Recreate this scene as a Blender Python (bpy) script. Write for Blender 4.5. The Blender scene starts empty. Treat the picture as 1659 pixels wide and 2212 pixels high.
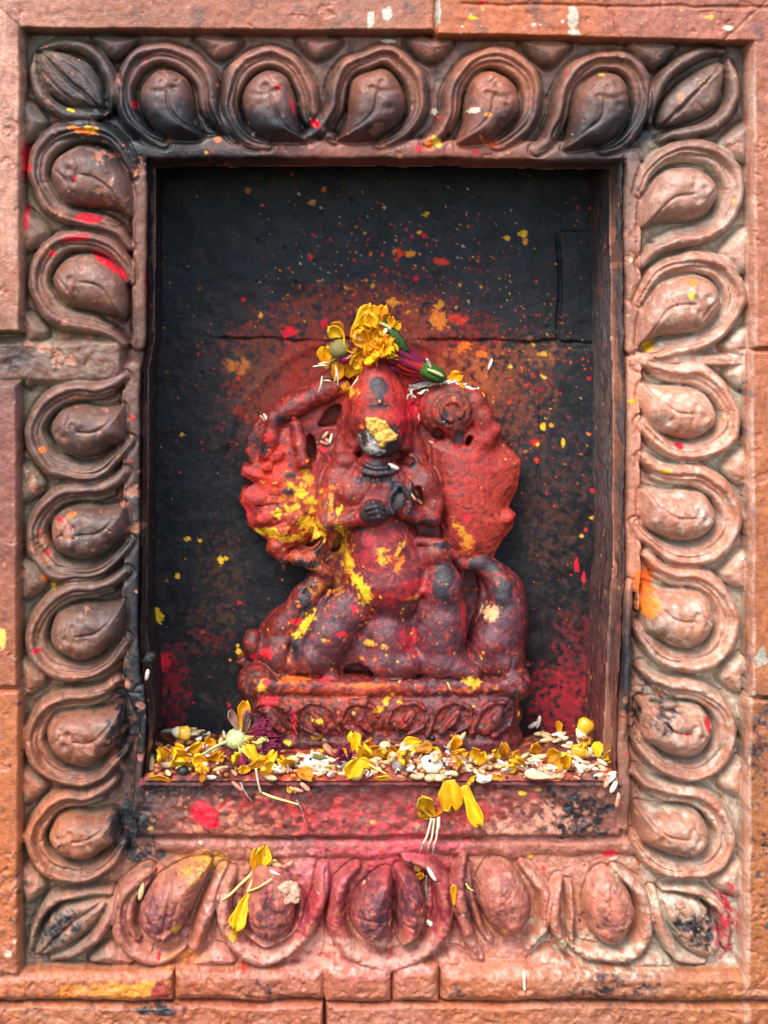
import bpy, math, random
import numpy as np
from mathutils import Vector, Matrix

# ------------------------------------------------------------------ units
# authoring unit "u": about 0.19 mm; the frame face is 1659 u (31 cm) wide
S = 0.0001875
XC, YC, D0 = 594.0, 571.0, 3192.0        # point straight ahead of the lens, lens to frame distance (u)
NICHE = 335.0                            # depth of the niche (u)
scene = bpy.context.scene
COLL = scene.collection

# ------------------------------------------------------------------ camera
cam_data = bpy.data.cameras.new('camera')
cam = bpy.data.objects.new('camera', cam_data)
COLL.objects.link(cam)
cam.location = (0, -D0 * S, 0)
cam.rotation_euler = (math.radians(90), 0, 0)
cam_data.sensor_width = 36.0
cam_data.lens = 36.0 * D0 / 2212.0
cam_data.shift_x = (829.5 - XC) / 2212.0
cam_data.shift_y = (YC - 1106.0) / 2212.0
cam_data.clip_start = 0.01
cam_data.clip_end = 100
scene.camera = cam
scene.render.resolution_x, scene.render.resolution_y = 767, 1024

# ------------------------------------------------------------------ sky, sun, exposure
SUN_EL, SUN_AZ = math.radians(50), math.radians(206)      # open shade: soft light from above, a little from the left
world = bpy.data.worlds.new('World')
scene.world = world
world.use_nodes = True
wn = world.node_tree.nodes
sky = wn.new('ShaderNodeTexSky')
sky.sky_type = 'NISHITA'
sky.sun_disc = False
sky.sun_elevation = SUN_EL
sky.sun_rotation = SUN_AZ
sky.dust_density = 1.5
sky.air_density = 1.0
wn['Background'].inputs['Strength'].default_value = 0.12
world.node_tree.links.new(sky.outputs[0], wn['Background'].inputs['Color'])
sl = bpy.data.lights.new('sun', 'SUN')
sl.energy = 1.5
sl.angle = math.radians(26)
sl.color = (1.0, 0.95, 0.87)
sun = bpy.data.objects.new('sun', sl)
COLL.objects.link(sun)
sdir = Vector((math.cos(SUN_EL) * math.sin(SUN_AZ), math.cos(SUN_EL) * math.cos(SUN_AZ), math.sin(SUN_EL)))
sun.rotation_euler = (-sdir).to_track_quat('-Z', 'Y').to_euler()
sun.location = sdir * 2
vs = scene.view_settings
vs.view_transform = 'Standard'
vs.look = 'None'
vs.exposure = 1.6
vs.gamma = 1.0
vs.use_curve_mapping = False

# ------------------------------------------------------------------ small maths
rng = np.random.default_rng(7)
random.seed(7)

def lin(h):
    h = h.lstrip('#')
    c = np.array([int(h[i:i + 2], 16) for i in (0, 2, 4)]) / 255.0
    return np.where(c <= 0.04045, c / 12.92, ((c + 0.055) / 1.055) ** 2.4)

def sstep(a, b, x):
    t = np.clip((x - a) / (b - a), 0, 1)
    return t * t * (3 - 2 * t)

def _hash(ix, iy, iz, seed):
    h = (ix.astype(np.uint32) * np.uint32(374761393) + iy.astype(np.uint32) * np.uint32(668265263)
         + iz.astype(np.uint32) * np.uint32(2147483647) + np.uint32(seed * 974634777 % 4294967296))
    h = (h ^ (h >> np.uint32(13))) * np.uint32(1274126177)
    h = h ^ (h >> np.uint32(16))
    return (h & np.uint32(0xffffff)).astype(np.float32) / np.float32(0xffffff)

def vnoise(x, y, z, seed):
    x0, y0 = np.floor(x), np.floor(y)
    fx, fy = x - x0, y - y0
    fx, fy = fx * fx * (3 - 2 * fx), fy * fy * (3 - 2 * fy)
    ix, iy = x0.astype(np.int64), y0.astype(np.int64)
    if z is None:
        iz = np.zeros_like(ix)
        a = _hash(ix, iy, iz, seed); b = _hash(ix + 1, iy, iz, seed)
        c = _hash(ix, iy + 1, iz, seed); d = _hash(ix + 1, iy + 1, iz, seed)
        return (a * (1 - fx) + b * fx) * (1 - fy) + (c * (1 - fx) + d * fx) * fy
    z0 = np.floor(z); fz = z - z0; fz = fz * fz * (3 - 2 * fz); iz = z0.astype(np.int64)
    r = 0
    for dz, wz in ((0, 1 - fz), (1, fz)):
        a = _hash(ix, iy, iz + dz, seed); b = _hash(ix + 1, iy, iz + dz, seed)
        c = _hash(ix, iy + 1, iz + dz, seed); d = _hash(ix + 1, iy + 1, iz + dz, seed)
        r = r + wz * ((a * (1 - fx) + b * fx) * (1 - fy) + (c * (1 - fx) + d * fx) * fy)
    return r

def fbm(x, y, z, scale, octs=4, seed=1):
    """fractal noise, about -1..1; scale is the size of its largest lumps in u"""
    r, a, f, t = 0, 1.0, 1.0 / scale, 0
    for i in range(octs):
        ca, sa = math.cos(0.5 + 0.9 * i), math.sin(0.5 + 0.9 * i)
        r = r + a * (vnoise((x * ca - y * sa) * f + 17.3 * i, (x * sa + y * ca) * f + 9.1 * i, None if z is None else z * f, seed + i) * 2 - 1)
        t += a; a *= 0.55; f *= 2.03
    return r / t * 1.7

def spline(pts, n=8, closed=False):
    P = np.array(pts, float)
    m = len(P)
    out = []
    for i in range(m if closed else m - 1):
        if closed:
            p0, p1, p2, p3 = P[(i - 1) % m], P[i], P[(i + 1) % m], P[(i + 2) % m]
        else:
            p0, p1, p2, p3 = P[max(i - 1, 0)], P[i], P[i + 1], P[min(i + 2, m - 1)]
        for k in range(n):
            t = k / n
            out.append(0.5 * ((2 * p1) + (-p0 + p2) * t + (2 * p0 - 5 * p1 + 4 * p2 - p3) * t * t + (-p0 + 3 * p1 - 3 * p2 + p3) * t ** 3))
    if not closed:
        out.append(P[-1])
    return np.array(out)

def dist_poly(x, y, pts, closed=False, val=None):
    """distance to a polyline and the value carried along it at the nearest point"""
    d2 = np.full(x.shape, 1e12); vv = np.zeros(x.shape)
    n = len(pts)
    for i in range(n if closed else n - 1):
        ax, ay = pts[i][0], pts[i][1]
        bx, by = pts[(i + 1) % n][0], pts[(i + 1) % n][1]
        ex, ey = bx - ax, by - ay
        L = ex * ex + ey * ey + 1e-9
        t = np.clip(((x - ax) * ex + (y - ay) * ey) / L, 0, 1)
        q = (x - ax - t * ex) ** 2 + (y - ay - t * ey) ** 2
        m = q < d2
        d2 = np.where(m, q, d2)
        if val is not None:
            vv = np.where(m, val[i] * (1 - t) + val[(i + 1) % n] * t, vv)
    return (np.sqrt(d2), vv) if val is not None else np.sqrt(d2)

def inside(x, y, pts):
    c = np.zeros(x.shape, bool)
    n = len(pts); j = n - 1
    for i in range(n):
        xi, yi = pts[i][0], pts[i][1]; xj, yj = pts[j][0], pts[j][1]
        if yi != yj:
            c ^= ((yi > y) != (yj > y)) & (x < (xj - xi) * (y - yi) / (yj - yi) + xi)
        j = i
    return c

def sd_poly(x, y, pts):
    d = dist_poly(x, y, pts, True)
    return np.where(inside(x, y, pts), -d, d)

def at_screen(x, y, depth):
    """a point seen at (x, y) on the frame face and standing depth u behind it"""
    k = (D0 + depth) / D0
    return Vector(((x - XC) * k * S, depth * S, (YC - y) * k * S))

# ------------------------------------------------------------------ object helpers
def tag(o, label=None, cat=None, group=None, kind=None):
    if label: o['label'] = label
    if cat: o['category'] = cat
    if group: o['group'] = group
    if kind: o['kind'] = kind
    return o

def empty(name, loc=(0, 0, 0)):
    o = bpy.data.objects.new(name, None)
    o.empty_display_size = 0.01
    o.location = loc
    COLL.objects.link(o)
    return o

def link_mesh(name, me, mat, parent=None):
    o = bpy.data.objects.new(name, me)
    if mat and not me.materials: me.materials.append(mat)
    COLL.objects.link(o)
    if parent is not None:
        o.parent = parent
        o.matrix_parent_inverse = Matrix.Translation(-parent.location) if parent.parent is None else Matrix.Identity(4)
    return o

def np_mesh(name, V, Q, col=None, nrm=None):
    me = bpy.data.meshes.new(name)
    V = np.asarray(V, np.float32); Q = np.asarray(Q, np.int32)
    k = Q.shape[1]
    me.vertices.add(len(V)); me.vertices.foreach_set('co', V.ravel())
    me.loops.add(Q.size); me.loops.foreach_set('vertex_index', Q.ravel())
    me.polygons.add(len(Q))
    me.polygons.foreach_set('loop_start', np.arange(0, Q.size, k, dtype=np.int32))
    me.polygons.foreach_set('use_smooth', np.ones(len(Q), bool))
    me.update(calc_edges=True)
    if col is not None:
        a = me.color_attributes.new('Col', 'FLOAT_COLOR', 'POINT')
        a.data.foreach_set('color', np.asarray(col, np.float32).ravel())
    me.validate()
    if nrm is not None and len(me.vertices) == len(nrm):
        me.normals_split_custom_set_from_vertices(np.asarray(nrm, np.float32))
    return me

def sub_mesh(name, V, Q, sel, col, nrm):
    q = Q[sel]
    ids, inv = np.unique(q, return_inverse=True)
    return np_mesh(name, V[ids], inv.reshape(q.shape), col[ids], nrm[ids])

def vert_normals(V, Q):
    n = np.zeros_like(V)
    fn = np.cross(V[Q[:, 2]] - V[Q[:, 0]], V[Q[:, 3]] - V[Q[:, 1]])
    for i in range(4):
        for c in range(3):
            n[:, c] += np.bincount(Q[:, i], fn[:, c], len(V))
    return n / (np.linalg.norm(n, axis=1, keepdims=True) + 1e-20)

# ------------------------------------------------------------------ materials
def principled(name):
    m = bpy.data.materials.new(name)
    m.use_nodes = True
    return m, m.node_tree.nodes, m.node_tree.links, m.node_tree.nodes['Principled BSDF']

def pigment(name, rough=0.55, spec=0.5, bump=0.6, grain=1.0, mott=0.5, crack=0.0, coat=0.0):
    """stone or clay whose pigment sits in the mesh's own colour layer; fine mottling, grain and relief on top"""
    m, N, L, B = principled(name)
    at = N.new('ShaderNodeAttribute'); at.attribute_name = 'Col'
    tc = N.new('ShaderNodeTexCoord')
    mp = N.new('ShaderNodeMapping'); mp.inputs['Scale'].default_value = (1 / S,) * 3
    L.new(tc.outputs['Object'], mp.inputs['Vector'])
    def noise(sc, det=6, ro=0.6, dist=0.0):
        n = N.new('ShaderNodeTexNoise'); n.inputs['Scale'].default_value = sc
        n.inputs['Detail'].default_value = det; n.inputs['Roughness'].default_value = ro
        n.inputs['Distortion'].default_value = dist
        L.new(mp.outputs[0], n.inputs['Vector']); return n
    n1 = noise(1 / 14.0, 8, 0.7); n2 = noise(1 / 3.2, 4, 0.65); n3 = noise(1 / 45.0, 5, 0.6, 0.5)
    # brightness mottling
    mr = N.new('ShaderNodeMapRange'); L.new(n1.outputs['Fac'], mr.inputs['Value'])
    mr.inputs['From Min'].default_value = 0.3; mr.inputs['From Max'].default_value = 0.7
    mr.inputs['To Min'].default_value = 1 - 0.55 * mott; mr.inputs['To Max'].default_value = 1 + 0.6 * mott
    mr2 = N.new('ShaderNodeMapRange'); L.new(n2.outputs['Fac'], mr2.inputs['Value'])
    mr2.inputs['From Min'].default_value = 0.3; mr2.inputs['From Max'].default_value = 0.7
    mr2.inputs['To Min'].default_value = 1 - 0.45 * mott; mr2.inputs['To Max'].default_value = 1 + 0.5 * mott
    mu = N.new('ShaderNodeMath'); mu.operation = 'MULTIPLY'
    L.new(mr.outputs[0], mu.inputs[0]); L.new(mr2.outputs[0], mu.inputs[1])
    vm = N.new('ShaderNodeVectorMath'); vm.operation = 'SCALE'
    L.new(at.outputs['Color'], vm.inputs[0]); L.new(mu.outputs[0], vm.inputs['Scale'])
    L.new(vm.outputs[0], B.inputs['Base Color'])
    # roughness from the alpha of the colour layer and noise
    rr = N.new('ShaderNodeMapRange'); L.new(n3.outputs['Fac'], rr.inputs['Value'])
    rr.inputs['From Min'].default_value = 0.3; rr.inputs['From Max'].default_value = 0.7
    rr.inputs['To Min'].default_value = rough - 0.12; rr.inputs['To Max'].default_value = rough + 0.15
    ra = N.new('ShaderNodeMath'); ra.operation = 'MULTIPLY_ADD'
    L.new(at.outputs['Alpha'], ra.inputs[0]); ra.inputs[1].default_value = 0.45; L.new(rr.outputs[0], ra.inputs[2])
    L.new(ra.outputs[0], B.inputs['Roughness'])
    B.inputs['Specular IOR Level'].default_value = spec
    B.inputs['Coat Weight'].default_value = coat; B.inputs['Coat Roughness'].default_value = 0.28
    # relief
    h = N.new('ShaderNodeMath'); h.operation = 'MULTIPLY_ADD'
    L.new(n2.outputs['Fac'], h.inputs[0]); h.inputs[1].default_value = 0.35 * grain; L.new(n1.outputs['Fac'], h.inputs[2])
    hout = h.outputs[0]
    if crack:
        vo = N.new('ShaderNodeTexVoronoi'); vo.feature = 'DISTANCE_TO_EDGE'; vo.inputs['Scale'].default_value = 1 / 13.0
        nz = noise(1 / 8.0, 3)
        mx = N.new('ShaderNodeVectorMath'); mx.operation = 'MULTIPLY_ADD'
        L.new(nz.outputs['Color'], mx.inputs[0]); mx.inputs[1].default_value = (9, 9, 9); L.new(mp.outputs[0], mx.inputs[2])
        L.new(mx.outputs[0], vo.inputs['Vector'])
        cr = N.new('ShaderNodeMapRange'); L.new(vo.outputs['Distance'], cr.inputs['Value'])
        cr.inputs['From Max'].default_value = 0.06; cr.inputs['To Max'].default_value = crack
        sm = N.new('ShaderNodeMath'); sm.operation = 'ADD'
        L.new(hout, sm.inputs[0]); L.new(cr.outputs[0], sm.inputs[1]); hout = sm.outputs[0]
    bp = N.new('ShaderNodeBump'); bp.inputs['Strength'].default_value = bump
    bp.inputs['Distance'].default_value = 6 * S
    L.new(hout, bp.inputs['Height']); L.new(bp.outputs[0], B.inputs['Normal'])
    return m

def organic(name, c1, c2, scale=14.0, rough=0.5, sub=0.0, bump=0.3, stretch=(1, 1, 1), spec=0.4, trans=0.0, c3=None):
    m, N, L, B = principled(name)
    tc = N.new('ShaderNodeTexCoord')
    mp = N.new('ShaderNodeMapping'); mp.inputs['Scale'].default_value = tuple(s / (S * scale) for s in stretch)
    oi = N.new('ShaderNodeObjectInfo')
    av = N.new('ShaderNodeVectorMath'); av.operation = 'ADD'
    sc = N.new('ShaderNodeVectorMath'); sc.operation = 'SCALE'; sc.inputs['Scale'].default_value = 50
    cb = N.new('ShaderNodeCombineXYZ')
    L.new(oi.outputs['Random'], cb.inputs[0]); L.new(oi.outputs['Random'], cb.inputs[1])
    L.new(cb.outputs[0], sc.inputs[0])
    L.new(tc.outputs['Object'], mp.inputs['Vector']); L.new(mp.outputs[0], av.inputs[0]); L.new(sc.outputs[0], av.inputs[1])
    n = N.new('ShaderNodeTexNoise'); n.inputs['Scale'].default_value = 1.0; n.inputs['Detail'].default_value = 5
    n.inputs['Roughness'].default_value = 0.62
    L.new(av.outputs[0], n.inputs['Vector'])
    r = N.new('ShaderNodeValToRGB'); L.new(n.outputs['Fac'], r.inputs['Fac'])
    r.color_ramp.elements[0].position = 0.34; r.color_ramp.elements[0].color = (*lin(c1), 1)
    r.color_ramp.elements[1].position = 0.66; r.color_ramp.elements[1].color = (*lin(c2), 1)
    if c3:
        e = r.color_ramp.elements.new(0.8); e.color = (*lin(c3), 1)
    hs = N.new('ShaderNodeHueSaturation')
    mv = N.new('ShaderNodeMapRange'); L.new(oi.outputs['Random'], mv.inputs['Value'])
    mv.inputs['To Min'].default_value = 0.78; mv.inputs['To Max'].default_value = 1.15
    L.new(mv.outputs[0], hs.inputs['Value']); L.new(r.outputs[0], hs.inputs['Color'])
    L.new(hs.outputs[0], B.inputs['Base Color'])
    B.inputs['Roughness'].default_value = rough
    B.inputs['Specular IOR Level'].default_value = spec
    if sub:
        B.inputs['Subsurface Weight'].default_value = sub
        B.inputs['Subsurface Radius'].default_value = (1.0, 0.6, 0.25)
        B.inputs['Subsurface Scale'].default_value = 6 * S
    bp = N.new('ShaderNodeBump'); bp.inputs['Strength'].default_value = bump; bp.inputs['Distance'].default_value = 2.5 * S
    L.new(n.outputs['Fac'], bp.inputs['Height']); L.new(bp.outputs[0], B.inputs['Normal'])
    if trans:
        out = N['Material Output']
        tr = N.new('ShaderNodeBsdfTranslucent'); L.new(hs.outputs[0], tr.inputs['Color'])
        mxs = N.new('ShaderNodeMixShader'); mxs.inputs[0].default_value = trans
        L.new(B.outputs[0], mxs.inputs[1]); L.new(tr.outputs[0], mxs.inputs[2]); L.new(mxs.outputs[0], out.inputs['Surface'])
    return m

MAT = dict(
    frame=pigment('oiled_terracotta', rough=0.39, spec=0.5, bump=0.55, grain=1.5, mott=0.5, coat=0.2),
    wall=pigment('sooty_stone', rough=0.5, spec=0.32, bump=0.35, grain=1.8, mott=0.6),
    statue=pigment('pigment_coated_stone', rough=0.36, spec=0.5, bump=0.45, grain=1.2, mott=0.7, crack=0.12),
)

# ------------------------------------------------------------------ painter for the pigment layers
class Paint:
    def __init__(s, x, y, z=None, seed=1):
        s.x, s.y, s.z = np.asarray(x, float), np.asarray(y, float), None if z is None else np.asarray(z, float)
        s.col = np.zeros((len(s.x), 3)); s.rough = np.zeros(len(s.x)); s.cache = {}; s.seed = seed
    def n(s, scale, seed=0, octs=4):
        k = (scale, seed, octs)
        if k not in s.cache:
            s.cache[k] = fbm(s.x, s.y, s.z, scale, octs, s.seed + seed * 13)
        return s.cache[k]
    def fill(s, pts, sigma, jitter=30):
        """base pigment read from scattered samples (x, y, colour)"""
        jx, jy = s.n(70, 3, 3) * jitter, s.n(70, 4, 3) * jitter
        num = np.zeros((len(s.x), 3)); den = np.zeros(len(s.x))
        for px, py, c in pts:
            w = np.exp(-((s.x + jx - px) ** 2 + (s.y + jy - py) ** 2) / (2 * sigma * sigma)) + 1e-12
            num += w[:, None] * lin(c); den += w
        s.col = num / den[:, None]
    def lay(s, color, w, rough=None):
        w = np.clip(w, 0, 1)
        s.col += (lin(color) - s.col) * w[:, None]
        if rough is not None: s.rough += (rough - s.rough) * w
    def field(s, cx, cy, rx, ry, rot=0.0):
        c, sn = math.cos(math.radians(rot)), math.sin(math.radians(rot))
        dx, dy = s.x - cx, s.y - cy
        return 1 - np.sqrt(((dx * c + dy * sn) / rx) ** 2 + ((-dx * sn + dy * c) / ry) ** 2)
    def cloud(s, color, cx, cy, rx, ry, rot=0, dens=0.6, scale=16, soft=0.25, seed=0, rough=None):
        """patchy stain, thinning outwards"""
        f = np.clip(s.field(cx, cy, rx, ry, rot), 0, 1)
        m = f ** 0.6 * dens + (s.n(scale, seed, 5) * 0.5) * (f > 0)
        s.lay(color, sstep(0.5 - soft, 0.5 + soft, m + 0.12) * sstep(0, 0.15, f), rough)
    def blot(s, color, cx, cy, rx, ry, rot=0, rag=0.5, seed=0, rough=0.6, scale=9, soft=0.22):
        """a dab with a ragged but definite edge"""
        b = (np.abs(s.x - cx) < 2 * max(rx, ry)) & (np.abs(s.y - cy) < 2 * max(rx, ry))
        i = np.nonzero(b)[0]
        if len(i) == 0: return
        c, sn = math.cos(math.radians(rot)), math.sin(math.radians(rot))
        dx, dy = s.x[i] - cx, s.y[i] - cy
        f = 1 - np.sqrt(((dx * c + dy * sn) / rx) ** 2 + ((-dx * sn + dy * c) / ry) ** 2)
        nn = fbm(s.x[i], s.y[i], None if s.z is None else s.z[i], scale, 3, 31 + seed)
        w = sstep(-0.02, soft, f + rag * nn * 0.6)
        s.col[i] += (lin(color) - s.col[i]) * w[:, None]
        s.rough[i] += (rough - s.rough[i]) * w
    def specks(s, n, x0, x1, y0, y1, colors, rmin, rmax, seed=0, bias=None):
        r = np.random.default_rng(seed + 100)
        for k in range(n):
            while True:
                cx, cy = r.uniform(x0, x1), r.uniform(y0, y1)
                if bias is None or r.random() < bias(cx, cy): break
            rad = rmin + (rmax - rmin) * r.random() ** 3
            s.blot(colors[r.integers(len(colors))], cx, cy, rad * r.uniform(0.7, 1.3), rad, r.uniform(0, 180), 0.9, k % 17, scale=max(4, rad * .8), soft=r.choice([.25, .5, .9]))
    def rgba(s):
        return np.concatenate([np.clip(s.col, 0, 1), np.clip(s.rough, 0, 1)[:, None]], 1)

# ================================================================== THE NICHE: carved frame, walls, sill
RES = 2.4
gx = np.arange(-36, 1696, RES); gy = np.arange(-36, 2250, RES)
GX, GY = np.meshgrid(gx, gy)                       # rows = y
NY, NX = GX.shape
def curve(v, ks, vs_):
    return np.interp(v, ks, vs_)
wob = fbm(GX, GY, None, 90, 2, 5)
XL = curve(GY, [-40, 100, 720, 830, 1480, 1510, 2100, 2260], [56, 52, 52, 45, 46, 50, 47, 45]) + 1.6 * wob
XR = curve(GY, [-40, 100, 750, 765, 1500, 1520, 2100, 2260], [1616, 1618, 1618, 1611, 1614, 1607, 1603, 1603]) + 1.6 * wob
YT = curve(GX, [-40, 80, 700, 935, 945, 1100, 1615, 1700], [64, 68, 72, 70, 78, 82, 95, 97]) + 1.6 * wob
YB = curve(GX, [-40, 60, 700, 705, 950, 955, 1610, 1700], [2112, 2098, 2096, 2088, 2086, 2094, 2100, 2110]) + 2.5 * wob
# opening of the niche
OL_K, OL_V = [300, 345, 740, 800, 1400, 1500, 1560, 1700], [317, 317, 317, 304, 299, 312, 318, 306]
OR_K, OR_V = [300, 345, 760, 800, 1250, 1330, 1500, 1650, 1710], [1349, 1350, 1353, 1357, 1356, 1350, 1341, 1336, 1338]
OT_K, OT_V = [290, 320, 560, 800, 980, 1200, 1370], [346, 343, 341, 343, 341, 349, 346]
OPL = curve(GY, OL_K, OL_V) + 1.5 * wob; OPR = curve(GY, OR_K, OR_V) + 1.5 * wob
OPT = curve(GX, OT_K, OT_V) + 2.5 * fbm(GX, GY, None, 40, 3, 8)
OPB = 1692.0 + 3 * fbm(GX, GY, None, 45, 3, 9)
open_sd = np.maximum.reduce([OPL - GX, GX - OPR, OPT - GY, GY - OPB])      # <0 inside the opening

WX = GX + 3.5 * fbm(GX, GY, None, 64, 2, 15)
WY = GY + 3.5 * fbm(GX, GY, None, 64, 2, 17)
RN = 1 + 0.08 * fbm(GX, GY, None, 60, 1, 19)
names = ['ground']                                    # owner id -> name
H = -44 + 2.5 * fbm(GX, GY, None, 30, 4, 2)
OWN = np.zeros(H.shape, np.int32)

H += 3 * sstep(1840, 1900, GY) * sstep(280, 320, GX) * sstep(1400, 1360, GX)
def box_ix(x0, x1, y0, y1):
    a, b = np.searchsorted(gx, [x0, x1]); c, d = np.searchsorted(gy, [y0, y1])
    return slice(max(c, 0), d), slice(max(a, 0), b)

def raise_to(sl_, h, oid, k=2.0):
    """put a shape on the relief: soft maximum, so edges sink in like clay"""
    old = H[sl_].copy()
    hh = np.where(np.isfinite(h), h, -1e3)
    d = np.clip(0.5 + 0.5 * (hh - old) / k, 0, 1)
    H[sl_] = np.where(hh > -900, old * (1 - d) + hh * d + k * d * (1 - d), old)
    o = OWN[sl_]; o[(hh > old) & (hh > -900)] = oid; OWN[sl_] = o

def new_owner(n):
    names.append(n); return len(names) - 1

def tube(pts, rad, top, oid, base=-44, n=6, k=1.6, flat=0.0, cutw=1.0):
    P = spline(pts, n); r = np.interp(np.linspace(0, 1, len(P)), np.linspace(0, 1, len(rad)), rad)
    R = max(rad) + 9
    s_ = box_ix(P[:, 0].min() - R, P[:, 0].max() + R, P[:, 1].min() - R, P[:, 1].max() + R)
    d, rr = dist_poly(WX[s_], WY[s_], P, False, r)
    t = d / (rr * RN[s_])
    H[s_] -= 8 * np.exp(-((d - rr * RN[s_] - 1.5) / 3.4) ** 2) * (d > rr * RN[s_] - 2) * cutw
    raise_to(s_, np.where(t < 1, base + (top - base) * np.sqrt(np.clip(1 - t * t, 0, 1)) ** (1 - flat) * np.clip(rr / max(rad), 0.55, 1), -np.inf), oid, k)

def dome(pts, w, top, oid, base=-44, n=6, k=1.6, smooth=True, p=0.5):
    P = spline(pts, n, True) if smooth else np.array(pts, float)
    s_ = box_ix(P[:, 0].min() - 9, P[:, 0].max() + 9, P[:, 1].min() - 9, P[:, 1].max() + 9)
    sd = sd_poly(WX[s_], WY[s_], P)
    t = np.clip(-sd / w, 0, 1)
    H[s_] -= 9 * np.exp(-((sd - 1.5) / 3.6) ** 2)
    raise_to(s_, np.where(sd < 0, base + (top - base) * (1 - (1 - t) ** 2) ** p, -np.inf), oid, k)

def groove(pts, w, depth, n=6):
    P = spline(pts, n)
    s_ = box_ix(P[:, 0].min() - 4 * w, P[:, 0].max() + 4 * w, P[:, 1].min() - 4 * w, P[:, 1].max() + 4 * w)
    d = dist_poly(WX[s_], WY[s_], P)
    H[s_] -= depth * np.exp(-(d / w) ** 2)

def dimple(x, y, w, depth):
    s_ = box_ix(x - 4 * w, x + 4 * w, y - 4 * w, y + 4 * w)
    H[s_] -= depth * np.exp(-((GX[s_] - x) ** 2 + (GY[s_] - y) ** 2) / (w * w))

# ---- panel ground is laid in blocks; their joints show as seams
ground_ids = {}
for nm, cond in (('top', (GY < 320)), ('left_u', (GX < 640) & (GY >= 320) & (GY < 775)), ('left_m', (GX < 640) & (GY >= 775) & (GY < 1492)),
                 ('left_l', (GX < 305) & (GY >= 1492)), ('right_u', (GX > 1000) & (GY >= 320) & (GY < 762)),
                 ('right_m', (GX > 1000) & (GY >= 762) & (GY < 1480)), ('right_l', (GX > 1340) & (GY >= 1480)),
                 ('bot_l', (GX >= 305) & (GX < 703) & (GY > 1700)), ('bot_m', (GX >= 703) & (GX < 978) & (GY > 1700)), ('bot_r', (GX >= 978) & (GX <= 1340) & (GY > 1700))):
    i = new_owner('frame_block'); ground_ids[nm] = i
    OWN[cond] = i

# ---- thin raised fillets beside the panels, and the rounded inner lip
for pts, r, top in (([(289, 345), (288, 560), (290, 742)], 6, -12), ([(266, 845), (268, 1100), (270, 1350), (272, 1490)], 6, -13),
                    ([(1388, 352), (1386, 560), (1384, 748)], 6, -8), ([(1383, 790), (1382, 1100), (1383, 1320)], 6, -8)):
    tube(pts, [r, r], top, new_owner('fillet'))
def band(pts, rad, top): tube(pts, rad, top, new_owner('inner_lip'), flat=0.72, k=4, cutw=0.4)
band([(302, 330), (302, 540), (303, 700), (298, 742)], [19, 19], -15)
band([(288, 800), (284, 1000), (283, 1300), (288, 1470), (304, 1530)], [21, 21], -16)
band([(309, 1500), (314, 1560), (304, 1690), (294, 1770)], [19, 17, 13], -16)
band([(290, 324), (420, 323), (560, 321), (760, 323), (985, 321)], [27, 26], -11)
band([(988, 323), (1150, 326), (1300, 328), (1376, 334)], [26, 25, 20], -13)
band([(1369, 340), (1369, 560), (1370, 752)], [19, 19], -13)
band([(1371, 785), (1370, 1000), (1371, 1275)], [17, 17], -14)
tube([(1361, 1270), (1358, 1400), (1353, 1520), (1347, 1605)], [12, 14, 15, 10], -2, new_owner('inner_lip'), flat=0.2)
band([(1350, 1600), (1350, 1700), (1352, 1800)], [15, 15, 11], -18)

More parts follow.
